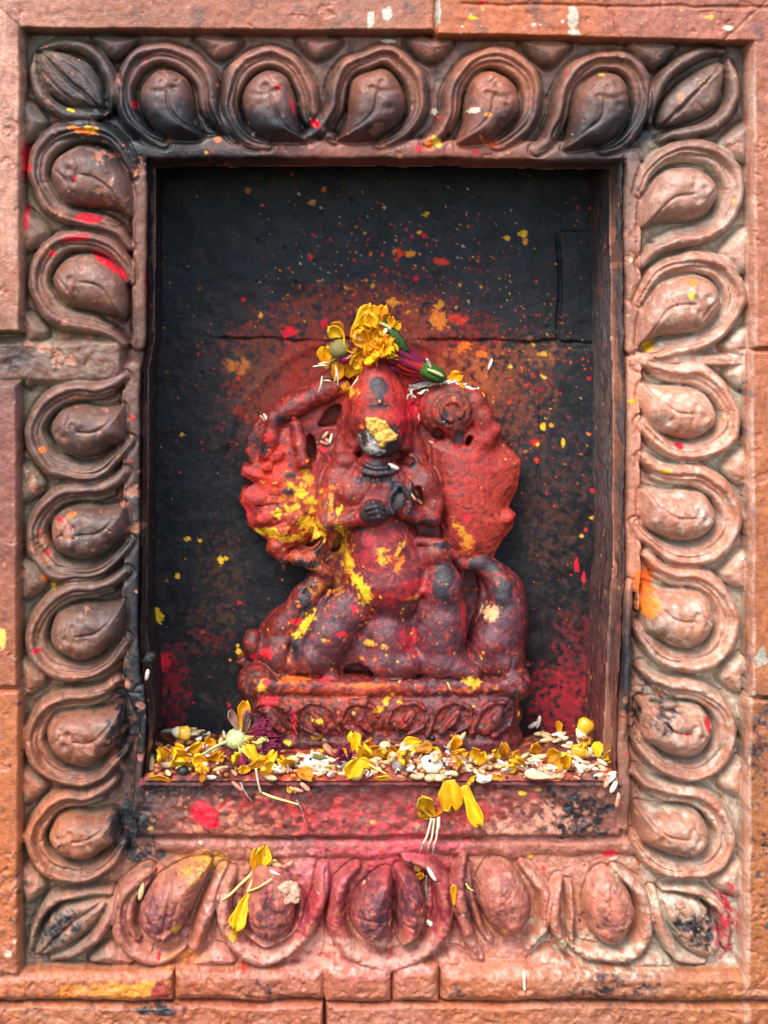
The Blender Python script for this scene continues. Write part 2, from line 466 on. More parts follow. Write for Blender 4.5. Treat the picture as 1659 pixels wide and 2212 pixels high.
# ---- scroll motifs
TUBE = [(-1.05, -.10), (-.86, -.52), (-.5, -.84), (-.03, -.96), (.48, -.87), (.82, -.54), (.92, -.15), (.84, .18), (.58, .58), (.16, .84), (-.36, .93), (-.72, 1.10), (-1.0, 1.40)]
BULB = [(.56, -.10), (.42, -.38), (.08, -.57), (-.34, -.56), (-.72, -.36), (-.98, -.02), (-1.06, .42), (-1.02, .72), (-.80, .64), (-.5, .56), (-.1, .52), (.27, .42), (.49, .18)]
MID = [(-.98, -.1), (-.80, -.42), (-.46, -.70), (-.04, -.78), (.38, -.68), (.64, -.40), (.72, -.12), (.66, .14), (.42, .47), (.06, .66), (-.38, .74), (-.74, .92)]
motif_ids = []
def motif(cx, cy, R, a, b, seed, lift=0.0, tail=1.0, lazy=0.0):
    r = np.random.default_rng(seed)
    a, b = np.array(a, float), np.array(b, float)
    sk = r.uniform(-0.08, 0.08); sa, sb = r.uniform(.96, 1.04), r.uniform(.94, 1.04); bs = r.uniform(.93, 1.07)
    def m(p):
        aa, bb = p
        if lazy and bb > -.4: bb -= lazy * max(0.0, -aa) ** 1.3 * min(1.0, (bb + .4) / .4)
        if bb > 0.9: bb = 0.9 + (bb - 0.9) * tail
        v = a * (aa * sa + sk * bb) * R + b * bb * sb * R
        return (cx + v[0] + r.uniform(-1.5, 1.5), cy + v[1] + r.uniform(-1.5, 1.5))
    t_id, m_id, b_id = new_owner('scroll'), new_owner('inner_band'), new_owner('bulb')
    motif_ids.append((t_id, m_id, b_id))
    rr = R * 0.182
    tube([m(p) for p in TUBE], [rr * .75, rr * .9, rr, rr * 1.05, rr * 1.05, rr, rr, rr, rr * 1.05, rr * 1.05, rr, rr * .9, rr * .7], 4 + lift, t_id)
    tube([m(p) for p in MID], [rr * .4, rr * .55, rr * .62, rr * .66, rr * .62, rr * .55, rr * .4], -9 + lift, m_id)
    dome([m((p[0] * (bs if p[0] > 0 else 1), p[1] * bs * 1.07)) for p in BULB], R * 0.44, 30 + lift + r.uniform(-4, 4), b_id)
    # leaf-like modelling of the bulb: two creases and a pinched eye near its tip
    groove([m((-.05, -.02)), m((-.4, .06)), m((-.7, .34)), m((-.92, .74))], 2.6, 5.5)
    groove([m((.42, -.1)), m((.24, .06)), m((.16, .26))], 3.0, 4.5)
    e = m((.2 + r.uniform(-.04, .04), -.1 + r.uniform(-.05, .05))); dimple(e[0], e[1], R * .07, 8)
    e = m((.05 + r.uniform(-.05, .05), .14)); dimple(e[0], e[1], R * .06, 5)
    for _ in range(9):
        e = m((r.uniform(-.7, .4), r.uniform(-.4, .4))); dimple(e[0], e[1], R * r.uniform(.06, .16), r.uniform(-5, 6))
    groove([m((.1, -.58)), m((-.02, -.2)), m((.05, .1))], 6, 3.5)
UP, DN, LF, RT = (0, -1), (0, 1), (-1, 0), (1, 0)
MOTIFS = [('top', 362, 197, 101, UP, RT), ('top', 587, 205, 101, UP, RT), ('top', 812, 201, 100, UP, LF), ('top', 1062, 208, 104, UP, LF), ('top', 1300, 214, 104, UP, LF),
          ('left', 172, 382, 108, LF, DN), ('left', 170, 613, 108, LF, DN), ('left', 165, 930, 104, LF, UP), ('left', 164, 1150, 104, LF, UP), ('left', 163, 1364, 104, LF, UP),
          ('left', 160, 1594, 100, LF, UP), ('left', 156, 1809, 99, LF, UP),
          ('right', 1499, 420, 108, RT, DN), ('right', 1499, 660, 108, RT, DN), ('right', 1496, 888, 105, RT, UP), ('right', 1494, 1112, 105, RT, UP), ('right', 1494, 1338, 105, RT, UP),
          ('right', 1490, 1577, 102, RT, UP), ('right', 1484, 1799, 101, RT, UP)]
for i, (sd_, cx, cy, R, a, b) in enumerate(MOTIFS):
    motif(cx, cy, R, a, b, 40 + i, tail=0.75 if i in (6, 7, 13, 14) else 1.0, lazy=0.17 if (7 <= i <= 11 or i >= 14) else 0.0)

# ---- bottom row: cups that open upwards
def cup(tubes, bulbs, grooves, dots):
    ids = []
    t_id = new_owner('scroll'); b_ids = []
    for pts, rad, top in tubes: tube(pts, [q * 1.12 for q in rad], top + 5, t_id)
    for pts, w, top in bulbs:
        bi = new_owner('bulb'); b_ids.append(bi); dome(pts, w * 1.1, top + 14, bi)
    for pts, w, d in grooves: groove(pts, w, d)
    for x, y, w, d in dots: dimple(x, y, w, d)
    motif_ids.append((t_id, *b_ids))
cup([([(323, 1890), (274, 1930), (258, 1981), (265, 2031), (298, 2068), (353, 2076), (400, 2052)], [12, 17, 18, 18, 17, 14, 8], -2),
     ([(484, 1890), (462, 1940), (440, 1990), (422, 2046)], [9, 16, 18, 16], 0), ([(318, 1915), (288, 1950), (280, 1990), (296, 2034)], [6, 9, 10, 8], -14)],
    [([(449, 1868), (395, 1880), (335, 1915), (300, 1974), (312, 2020), (352, 2048), (384, 2024), (424, 1952), (458, 1884)], 40, 14)],
    [([(372, 1905), (362, 1960), (352, 2010), (345, 2040)], 3, 6), ([(385, 1940), (372, 1985), (378, 2020)], 3, 4)], [(325, 1990, 7, 6), (350, 2008, 7, 6), (336, 1968, 9, -4)])
cup([([(500, 1900), (486, 1945), (485, 1991), (513, 2049), (570, 2077), (631, 2053), (672, 1991), (697, 1930), (702, 1880)], [10, 15, 17, 18, 18, 18, 18, 15, 8], -1),
     ([(640, 1940), (650, 1975), (630, 2020), (575, 2045), (528, 2010), (518, 1965)], [6, 9, 10, 10, 9, 6], -14)],
    [([(560, 1880), (535, 1920), (528, 1975), (545, 2022), (585, 2042), (622, 2020), (640, 1975), (630, 1920), (605, 1885)], 42, 14)],
    [([(580, 1900), (578, 1960), (580, 2030)], 3, 5), ([(548, 1950), (545, 1990), (560, 2018)], 3, 3.5)], [(560, 2000, 8, 6), (606, 1995, 9, 6), (600, 1950, 10, -4)])
cup([([(770, 1885), (736, 1925), (727, 1975), (735, 2030), (777, 2076), (852, 2090), (922, 2058), (961, 2001), (964, 1940), (934, 1888), (880, 1866)], [9, 15, 17, 18, 18, 18, 18, 18, 17, 14, 8], -1)],
    [([(835, 1890), (795, 1915), (762, 1965), (768, 2020), (810, 2055), (843, 2048), (848, 1980), (847, 1910)], 36, 14),
     ([(857, 1885), (856, 1950), (856, 2020), (870, 2050), (905, 2032), (925, 1985), (918, 1935), (888, 1895)], 36, 14)],
    [([(779, 1980), (815, 1985), (846, 1990)], 3, 3), ([(858, 1990), (890, 1995), (920, 1985)], 3, 3)], [(800, 2005, 9, 6), (825, 2025, 9, 5), (890, 2020, 10, -5), (795, 1950, 9, -4)])
cup([([(1003, 1865), (998, 1905), (994, 1951), (1010, 2020), (1044, 2078)], [10, 15, 17, 16, 8], -1), ([(1130, 1880), (1165, 1915), (1184, 1951), (1176, 2011), (1143, 2058)], [8, 13, 16, 15, 8], -2),
     ([(1018, 1890), (1022, 1945), (1036, 2000), (1065, 2045)], [6, 9, 9, 6], -13)],
    [([(1060, 1872), (1040, 1900), (1034, 1951), (1054, 1998), (1094, 2036), (1133, 2014), (1149, 1961), (1128, 1908), (1096, 1876)], 42, 14)],
    [([(1066, 1905), (1064, 1960), (1082, 2018)], 3, 4), ([(1040, 1970), (1052, 1996), (1064, 1975)], 3, 5)], [(1095, 1995, 9, -5), (1110, 1960, 11, 4)])
cup([([(1337, 1890), (1383, 1935), (1401, 1996), (1384, 2046), (1347, 2074), (1280, 2074), (1240, 2055)], [9, 15, 17, 17, 16, 13, 8], -1), ([(1215, 1910), (1203, 1955), (1200, 2001), (1222, 2052)], [9, 13, 14, 10], -3),
     ([(1238, 1920), (1238, 1985), (1240, 2055)], [7, 9, 6], -10)],
    [([(1300, 1888), (1276, 1925), (1270, 1980), (1290, 2035), (1325, 2054), (1360, 2026), (1372, 1975), (1354, 1922), (1325, 1890)], 40, 12)],
    [([(1318, 1910), (1316, 1970), (1322, 2040)], 3, 4), ([(1340, 1930), (1350, 1975), (1340, 2015)], 3, 3)], [(1300, 2000, 9, 5), (1335, 2010, 8, 5)])

# ---- corner leaves
def leaf(rims, core, ribs):
    r_id, c_id = new_owner('corner_leaf'), new_owner('leaf_blade')
    motif_ids.append((r_id, c_id))
    dome(core[0], core[1], core[2], c_id)
    for pts, rad, top in rims: tube(pts, rad, top, r_id)
    for pts, w, d in ribs: groove(pts, w, d)
leaf([([(84, 104), (130, 92), (190, 105), (232, 150), (243, 205), (236, 240)], [6, 12, 17, 19, 17, 8], -3), ([(72, 118), (70, 165), (88, 210), (130, 243), (190, 250), (225, 244)], [6, 12, 15, 15, 13, 8], -6)],
     ([(78, 108), (130, 108), (190, 135), (222, 190), (226, 242), (170, 238), (110, 212), (80, 165)], 28, -7), [([(84, 112), (130, 160), (180, 205), (224, 243)], 3.5, 12), ([(110, 118), (170, 160), (212, 215)], 3, 4), ([(88, 150), (130, 200), (180, 232)], 3, 4)])
leaf([([(1412, 262), (1417, 222), (1436, 172), (1478, 133), (1525, 113), (1572, 106)], [8, 14, 18, 17, 14, 8], 0), ([(1582, 125), (1592, 160), (1592, 212), (1560, 262), (1515, 282), (1462, 288), (1430, 300)], [8, 12, 14, 16, 15, 12, 6], -3)],
     ([(1430, 270), (1440, 215), (1480, 170), (1540, 135), (1575, 130), (1576, 180), (1550, 235), (1500, 262)], 28, -8), [([(1440, 268), (1490, 215), (1540, 165), (1574, 122)], 3.5, 9), ([(1470, 225), (1510, 190), (1545, 160)], 8, -7)])
leaf([([(250, 1938), (232, 1990), (205, 2035), (165, 2066), (110, 2084)], [8, 15, 16, 14, 8], -4), ([(240, 1935), (170, 1940), (110, 1958), (76, 2005), (64, 2062)], [8, 12, 13, 12, 8], -7)],
     ([(240, 1945), (160, 1955), (105, 1985), (78, 2040), (72, 2080), (130, 2070), (185, 2030), (222, 1985)], 26, -8), [([(230, 1950), (165, 1995), (110, 2045), (72, 2084)], 3.5, 8)])
leaf([([(1420, 1935), (1424, 1985), (1440, 2035), (1475, 2078), (1530, 2088)], [8, 14, 16, 14, 8], -3), ([(1440, 1930), (1500, 1935), (1550, 1962), (1572, 2010), (1578, 2060)], [8, 12, 13, 12, 7], -7)],
     ([(1432, 1945), (1500, 1955), (1548, 1990), (1566, 2050), (1555, 2080), (1490, 2064), (1450, 2015)], 26, -9), [([(1436, 1945), (1480, 1990), (1520, 2035), (1562, 2080)], 3.5, 8)])

# ---- little wedges between the scrolls
for (x, y, sx, sy, kind) in [(74, 262, 20, 34, LF), (76, 498, 22, 34, LF), (76, 712, 18, 26, LF), (66, 808, 14, 22, LF), (70, 1047, 20, 30, LF), (72, 1256, 20, 30, LF), (72, 1470, 18, 28, LF), (72, 1706, 20, 30, LF), (74, 1922, 20, 30, LF),
                             (1592, 306, 22, 30, RT), (1592, 541, 22, 34, RT), (1592, 748, 20, 26, RT), (1596, 808, 16, 24, RT), (1592, 1013, 20, 30, RT), (1590, 1238, 20, 30, RT), (1588, 1462, 20, 28, RT), (1584, 1690, 20, 30, RT), (1578, 1908, 20, 30, RT),
                             (248, 100, 34, 18, UP), (472, 102, 34, 18, UP), (690, 103, 34, 17, UP), (932, 108, 36, 18, UP), (1186, 114, 36, 19, UP), (1416, 118, 36, 20, UP),
                             (240, 2072, 32, 16, DN), (462, 2078, 34, 14, DN), (985, 2082, 30, 14, DN), (1190, 2082, 32, 14, DN), (1412, 2082, 32, 15, DN)]:
    if kind is LF: P = [(x - sx, y - sy), (x - sx + 4, y + sy), (x + sx, y + 2)]
    elif kind is RT: P = [(x + sx, y - sy), (x + sx - 4, y + sy), (x - sx, y + 2)]
    elif kind is UP: P = [(x - sx, y - sy), (x + sx, y - sy + 3), (x, y + sy)]
    else: P = [(x - sx, y + sy), (x + sx, y + sy - 3), (x, y - sy)]
    dome([tuple(np.array(p) * 1.5 - np.array((x, y)) * 0.5) for p in P], 26, -10, new_owner('wedge'), n=5, p=0.55)

# ---- plain repair blocks and bands
def slab(sd, top, oid, bev=7.0, k=2.0, rough=1.0, seed=60, drop=None):
    b0 = 46 if drop is None else drop
    h = np.where(sd < 0, -b0 + (top + b0 + rough * fbm(GX, GY, None, 26, 4, seed)) * sstep(0, bev, -sd) ** 0.6, -np.inf)
    raise_to((slice(None), slice(None)), h, oid, k)
sd_band = np.maximum.reduce([GX - 276 - 5 * wob, 727 + 5 * wob - GY, GY - 836 - 0.05 * (150 - GX) - 7 * wob])
slab(sd_band, -13, new_owner('repair_block'), 22, rough=4, seed=61)
sd_band = np.maximum.reduce([1362 - GX, 762 + 2 * wob - GY, GY - 792 - 4 * wob])
slab(sd_band, -13, new_owner('repair_block'), 8, rough=3, seed=62)

# ---- sill face under the opening
sd_sill = np.maximum.reduce([290 + 5 * wob - GX, GX - 1352 - 5 * wob, 1680 - GY, GY - 1822 - 3 * wob])
slab(sd_sill, -24, new_owner('sill'), 12, rough=3.5, seed=63, drop=36)
sd_b2 = np.maximum.reduce([330 - GX, GX - 1380, 1826 + 3 * wob - GY, GY - 1866 - 9 * wob])
slab(sd_b2, -31, new_owner('sill_band'), 16, rough=3, seed=64, drop=40)

# ---- outer moulding, in lengths
def outer(cond_sd, top, bev=10, seed=70, rough=0.7, drop=None):
    slab(cond_sd, top, new_owner('outer_moulding'), bev, rough=rough, seed=seed, drop=12 if drop is None else drop)
d_in = np.minimum.reduce([GX - XL, XR - GX, GY - YT, YB - GY])         # >0 inside the panels
diag_tl = (GX - 52) - (GY - 68); diag_tr = (1618 - GX) - (GY - 95)
diag_bl = (GX - 47) - (2100 - GY); diag_br = (1603 - GX) - (2100 - GY)
ext = lambda e: np.maximum(d_in, e)
outer(ext(np.maximum.reduce([GY - YT, 936 * 0 - GX - 60, GX - 941])), 13, seed=71, bev=7)
outer(ext(np.maximum.reduce([GY - YT, 940 - GX, GX - 1760])), 11, seed=72, bev=7)
outer(np.maximum.reduce([GX - XL, -60 - GY, GY - 722 - 2 * wob]), 14, seed=73)
outer(np.maximum.reduce([GX - XL, 824 - GY, GY - 1487]), 11, seed=74)
outer(np.maximum.reduce([GX - XL, 1485 - GY, GY - 2108]), 11, seed=75)
outer(np.maximum.reduce([XR - GX, -60 - GY, GY - 757]), 10, seed=76, bev=10)
outer(np.maximum.reduce([XR - GX, 754 - GY, GY - 1508]), 10, seed=77, bev=10)
outer(np.maximum.reduce([XR - GX, 1504 - GY, GY - 2140]), 10, seed=78, bev=10)
bl0, bl1 = YB - GY, GY - 2164 - 3 * wob
outer(np.maximum.reduce([bl0, bl1, -60 - GX, GX - 376]), 9, seed=79, bev=20, rough=1.2, drop=6)
outer(np.maximum.reduce([bl0, bl1 + 2, 377.5 - GX, GX - 701]), 6, seed=80, bev=20, rough=1.2, drop=6)
outer(np.maximum.reduce([bl0, bl1 - 2, 703 - GX, GX - 847]), 8, seed=81, bev=20, rough=1.2, drop=6)
outer(np.maximum.reduce([bl0, bl1 - 3, 848 - GX, GX - 949]), 9, seed=82, bev=20, rough=1.2, drop=6)
outer(np.maximum.reduce([bl0, bl1, 952 - GX, GX - 1800]), 8, seed=83, bev=20, rough=1.2, drop=6)
outer(np.maximum.reduce([2170 + 3 * wob - GY, GY - 2400, -60 - GX, GX - 700]), 4, seed=84, bev=8, rough=3, drop=10)
outer(np.maximum.reduce([2170 + 3 * wob - GY, GY - 2400, 704 - GX, GX - 1800]), 4, seed=85, bev=8, rough=3, drop=10)
# incised lines, cracks and the seam between stones
groove([(1000, 10), (1200, 12), (1400, 16), (1696, 20)], 3, 5)
groove([(1296, -10), (1308, 15), (1326, 40), (1330, 60), (1346, 92)], 1.6, 7)
groove([(935, -20), (938, 40), (936, 90), (946, 150), (942, 250), (975, 300), (988, 345)], 2.0, 2.5)
groove([(706, 1850), (704, 1960), (701, 2060), (703, 2170)], 2.5, 6)
groove([(978, 1850), (976, 1960), (972, 2080), (955, 2170)], 2.5, 4)
groove([(300, 1824), (500, 1822), (800, 1825), (1000, 1828), (1340, 1832)], 2.2, 5)
groove([(0, 1493), (60, 1494), (170, 1496), (300, 1500)], 2.5, 4)
groove([(1600, 757), (1640, 757), (1690, 760)], 2.2, 7)
groove([(1600, 1509), (1640, 1508), (1690, 1506)], 2.2, 5)
groove([(1380, 1497), (1500, 1494), (1620, 1508)], 2.5, 3)
groove([(1560, 90), (1590, 60), (1640, 20), (1660, 0)], 2.0, 3)
groove([(55, 72), (30, 45), (-20, 0)], 2.5, 3)
# ---- surface unevenness: soft handling marks and pits
H += 1.8 * fbm(GX, GY, None, 48, 3, 90) + 0.45 * fbm(GX, GY, None, 12, 3, 91)
crk = np.abs(fbm(GX, GY, None, 55, 4, 94)); H -= 3.0 * sstep(0.035, 0.0, crk) * sstep(0.1, 0.5, fbm(GX, GY, None, 90, 2, 95)) * (0.4 + sstep(1750, 1900, GY))
low = sstep(1780, 1900, GY)
H += low * (1.3 * fbm(GX, GY, None, 22, 4, 92) + 0.7 * fbm(GX, GY, None, 6, 2, 96) - 2.5 * sstep(0.35, 0.8, fbm(GX, GY, None, 14, 3, 93)))
chipf = fbm(GX, GY, None, 26, 4, 97) + 0.35 * fbm(GX, GY, None, 120, 2, 98)
chip = sstep(0.78, 0.84, chipf) * (OWN > 0)
H -= 2.6 * chip
Hb = H.copy()
Hb[1:-1, 1:-1] = (H[1:-1, 1:-1] * 6 + H[:-2, 1:-1] + H[2:, 1:-1] + H[1:-1, :-2] + H[1:-1, 2:]) / 10
H = Hb
# ---- round the relief over into the opening
H = H - 55 * sstep(2, -9, open_sd) - 3 * sstep(7, 0, open_sd)
def relief(x, y):
    return float(H[min(max(int(round((y - gy[0]) / RES)), 0), NY - 1), min(max(int(round((x - gx[0]) / RES)), 0), NX - 1)])

Vg = np.stack([(GX - XC) * S, -H * S, (YC - GY) * S], -1).reshape(-1, 3)
idx = np.arange(NY * NX).reshape(NY, NX)
Qg = np.stack([idx[:-1, :-1], idx[1:, :-1], idx[1:, 1:], idx[:-1, 1:]], -1).reshape(-1, 4)
Ng = vert_normals(Vg, Qg)
keep = (np.minimum.reduce([open_sd[:-1, :-1], open_sd[1:, :-1], open_sd[1:, 1:], open_sd[:-1, 1:]]) > -12).ravel()
of = OWN[:-1, :-1].copy()
def components(of, live):
    """connected pieces of one owner, found over runs of cells in each row"""
    k = np.where(live, of, -1)
    new = np.ones(k.shape, bool); new[:, 1:] = (k[:, 1:] != k[:, :-1]) | ~live[:, 1:]
    run = (np.cumsum(new.ravel()) - 1).reshape(k.shape)
    same = (k[1:] == k[:-1]) & live[1:] & live[:-1]
    pr = np.unique(np.stack([run[:-1][same], run[1:][same]], 1), axis=0)
    par = list(range(int(run.max()) + 1))
    def find(i):
        while par[i] != i:
            par[i] = par[par[i]]; i = par[i]
        return i
    for i, j in pr.tolist():
        a, b = find(i), find(j)
        if a != b: par[max(a, b)] = min(a, b)
    root = np.array([find(i) for i in range(len(par))])
    return root[run]
live = keep.reshape(of.shape)
for _ in range(5):                                  # crumbs of an owner join the piece around them
    lab = components(of, live)
    cnt = np.bincount(lab.ravel(), minlength=of.size)
    small = (cnt[lab] < 90) & live
    if not small.any(): break
    grow = of.copy(); done = ~small
    for _k in range(40):
        if done.all(): break
        for ax, sh in ((0, 1), (0, -1), (1, 1), (1, -1)):
            nb, nd = np.roll(grow, sh, ax), np.roll(done & live, sh, ax)
            take = (~done) & nd
            grow = np.where(take, nb, grow); done = done | take
    of = grow
lab = components(of, live)
own_f = of.ravel()
PIECES = {}
for i in range(len(names)):
    m_ = (own_f == i) & keep
    if m_.any():
        ids, c_ = np.unique(lab.ravel()[m_], return_counts=True)
        PIECES[i] = [ids[j] for j in np.argsort(-c_)]

# ---- pigment of the frame
fx, fy = GX.ravel(), GY.ravel()
P = Paint(fx, fy, H.ravel(), 3)
panel = [(150, 160, '#5a3e36'), (365, 150, '#7d5144'), (590, 150, '#8a5848'), (815, 160, '#84523f'), (1060, 170, '#96593f'), (1300, 180, '#8a5641'), (1510, 190, '#7c5a4c'),
         (365, 270, '#3d322f'), (590, 280, '#4a3833'), (815, 280, '#6b4638'), (1060, 290, '#80503f'), (1300, 290, '#4a3f3a'), (240, 290, '#2c2a2b'),
         (700, 325, '#8a4a3c'), (1000, 325, '#8a4c3e'), (500, 325, '#5e3a32'), (1300, 330, '#5a443c'),
         (150, 380, '#6a473b'), (170, 610, '#6c4537'), (292, 500, '#6e473b'), (285, 900, '#5f4239'), (150, 775, '#6e4c3e'), (165, 930, '#5e4237'), (165, 1150, '#644436'), (165, 1370, '#6b4636'), (270, 1150, '#3c302c'), (270, 1350, '#37302d'),
         (160, 1500, '#8a5640'), (160, 1600, '#a05c40'), (150, 1820, '#a8603f'), (285, 1600, '#4a3a34'), (280, 1800, '#4c3b34'), (140, 2020, '#7d5a4a'),
         (1490, 410, '#ad7c68'), (1490, 640, '#b07a62'), (1370, 600, '#8a5c4a'), (1490, 900, '#bb7f64'), (1490, 1120, '#b9785c'), (1490, 1340, '#b8795c'), (1370, 1100, '#a06650'), (1370, 1400, '#6a4c44'),
         (1490, 1480, '#b98468'), (1490, 1575, '#b07458'), (1490, 1800, '#b77a5c'), (1500, 2020, '#9c7058'), (1370, 1700, '#8c5f4c'),
         (355, 1980, '#b56a55'), (590, 1990, '#b5604f'), (850, 1950, '#ad5046'), (1090, 1960, '#ba6a55'), (1310, 1960, '#bd7159'), (450, 1850, '#a8604a'), (850, 1850, '#b3604f'), (1200, 1850, '#b76a54'),
         (400, 1750, '#562a26'), (600, 1760, '#642826'), (850, 1750, '#6a2628'), (1050, 1760, '#6e2c28'), (1250, 1750, '#5c302c'), (800, 2090, '#bd6250'), (500, 2090, '#b5634e'), (1200, 2090, '#b86a54')]
P.fill(panel, 70)
colp = P.col.copy()
outerp = [(20, 200, '#c0846c'), (20, 450, '#ba7c64'), (20, 650, '#a86a50'), (20, 780, '#5f4a46'), (20, 950, '#94584a'), (20, 1150, '#8a5242'), (20, 1350, '#a05c40'), (20, 1600, '#b5683e'), (20, 1900, '#b8683e'), (30, 2080, '#b26844'),
          (60, 30, '#b07258'), (300, 35, '#a2634a'), (600, 35, '#a66246'), (820, 35, '#a66a52'), (1000, 40, '#bc6234'), (1200, 40, '#ba6234'), (1400, 45, '#a8614a'), (1600, 50, '#a8634a'),
          (1645, 300, '#b06848'), (1645, 600, '#b06646'), (1645, 900, '#b2683e'), (1645, 1200, '#ac643a'), (1645, 1600, '#a8663c'), (1645, 1900, '#ae683c'),
          (200, 2130, '#b8683c'), (450, 2130, '#ac5e40'), (600, 2130, '#ac5e44'), (800, 2130, '#b05c44'), (1050, 2130, '#b26440'), (1350, 2130, '#a06040'), (1600, 2150, '#aa663c'),
          (200, 2200, '#aa684c'), (800, 2200, '#b07256'), (1300, 2200, '#a4664a')]
P.fill(outerp, 80)
P.col *= np.where(fx < 52, .95, .90)[:, None]  # left moulding stays lighter, its highlight is kept in the colour
own_name = np.array(names)[OWN.ravel()]
is_out = own_name == 'outer_moulding'
P.col = np.where(is_out[:, None], P.col, colp)
is_ground = np.char.equal(own_name.astype(str), 'frame_block')
hh = H.ravel(); ff = fx
# dust settled in the carved hollows (olive grey), thick in the side panels
hollow = sstep(-6, -30, hh + 7 * P.n(16, 8)) * (~is_out)
dust_w = hollow * (0.5 + 0.5 * sstep(-0.3, 0.5, P.n(26, 9)))
zone_r = sstep(1380, 1420, ff); zone_l = sstep(260, 200, ff)
P.lay('#b3ad98', dust_w * zone_r * 0.9 * sstep(260, 330, fy), 0.8)
P.lay('#75705a', dust_w * zone_l * 0.75, 0.8)
P.lay('#5c564a', dust_w * 0.65 * sstep(330, 250, fy), 0.6)
lowz = dust_w * sstep(1820, 1900, fy) * (1 - zone_r) * (1 - zone_l)
P.lay('#b07a60', lowz * 0.8, 0.8)
P.lay('#9c2630', lowz * np.exp(-((fx - 800) / 190) ** 2) * 0.85, 0.8)
d2 = sstep(0.15, 0.7, P.n(18, 12)) * (~is_out)
P.lay('#c4b8a6', d2 * zone_r * 0.65 * sstep(330, 700, fy), 0.7)
P.lay('#cfae9c', sstep(-0.1, 0.8, P.n(30, 15)) * zone_r * (~is_out) * 0.6 * sstep(300, 420, fy), 0.3)
P.lay('#6b6450', d2 * zone_l * 0.4 * sstep(1450, 1600, fy), 0.7)
# soot of lamps: under the lintel, in the left corner and down the jambs
SOOT = '#1b1d20'
for (cx, cy, rx, ry, dn) in [(300, 290, 190, 95, 1.0), (470, 270, 190, 60, .9), (640, 270, 150, 60, .75), (250, 250, 110, 80, .8), (830, 255, 130, 70, .55), (1110, 265, 120, 50, .45), (1320, 300, 130, 70, .85), (1380, 250, 90, 80, .6),
                             (470, 335, 200, 24, .8), (240, 120, 140, 60, .55), (180, 190, 110, 90, .6), (1450, 160, 100, 70, .5), (1190, 170, 40, 90, .45), (720, 180, 40, 100, .5), (480, 180, 40, 90, .5), (945, 180, 40, 90, .5),
                             (240, 300, 90, 60, .5), (190, 470, 80, 40, .4), (270, 700, 60, 60, .4), (300, 1000, 26, 200, .4), (296, 1300, 40, 260, .8), (215, 1330, 90, 70, .45), (210, 1160, 90, 60, .4), (200, 940, 100, 60, .35), (300, 1520, 60, 150, .9), (262, 1590, 40, 80, .7), (282, 1790, 60, 90, .85), (300, 1700, 60, 80, .6),
                             (30, 770, 70, 50, .7), (1358, 1450, 30, 200, 1.0), (1375, 1540, 34, 90, .5), (1350, 500, 22, 300, .4), (1350, 1000, 22, 300, .45),
                             (1425, 1540, 60, 55, .4), (1400, 1500, 40, 40, .35), (1510, 2010, 65, 60, .7), (120, 2010, 90, 50, .55), (1230, 1760, 90, 80, .7), (1290, 1770, 60, 70, .6), (380, 1710, 100, 40, .65), (520, 1720, 90, 36, .55), (700, 1710, 120, 26, .55), (1000, 1705, 160, 22, .6),
                             (1300, 2140, 150, 40, .42), (1380, 2130, 80, 30, .4), (1630, 1620, 40, 90, .5), (1640, 1800, 30, 60, .5), (30, 1900, 40, 60, .35), (1650, 1540, 20, 60, .5), (320, 1860, 60, 30, .5), (560, 2140, 80, 30, .4), (340, 2180, 90, 14, .7)]:
    f_ = np.clip(P.field(cx, cy, rx, ry), 0, 1)
    if cy < 1500 or 1690 < cy < 1730:
        P.lay(SOOT, np.clip(sstep(0, 0.75, f_) * dn * 1.15 * (0.85 + 0.45 * P.n(24, 22)), 0, .96), -0.05)
    else: P.cloud(SOOT, cx, cy, rx, ry, 0, dn, 15, 0.22, seed=21, rough=-0.05)
P.lay(SOOT, sstep(0.35, 0.65, P.n(20, 33)) * sstep(60, 30, np.abs(fy - YT.ravel())) * (~is_out) * 0.5)
P.lay('#3c3a3c', sstep(0.25, 0.75, P.n(40, 34)) * sstep(330, 200, fy) * 0.55, 0.0)
P.lay('#3a3230', sstep(0.3, 0.8, P.n(26, 35)) * zone_l * 0.45)
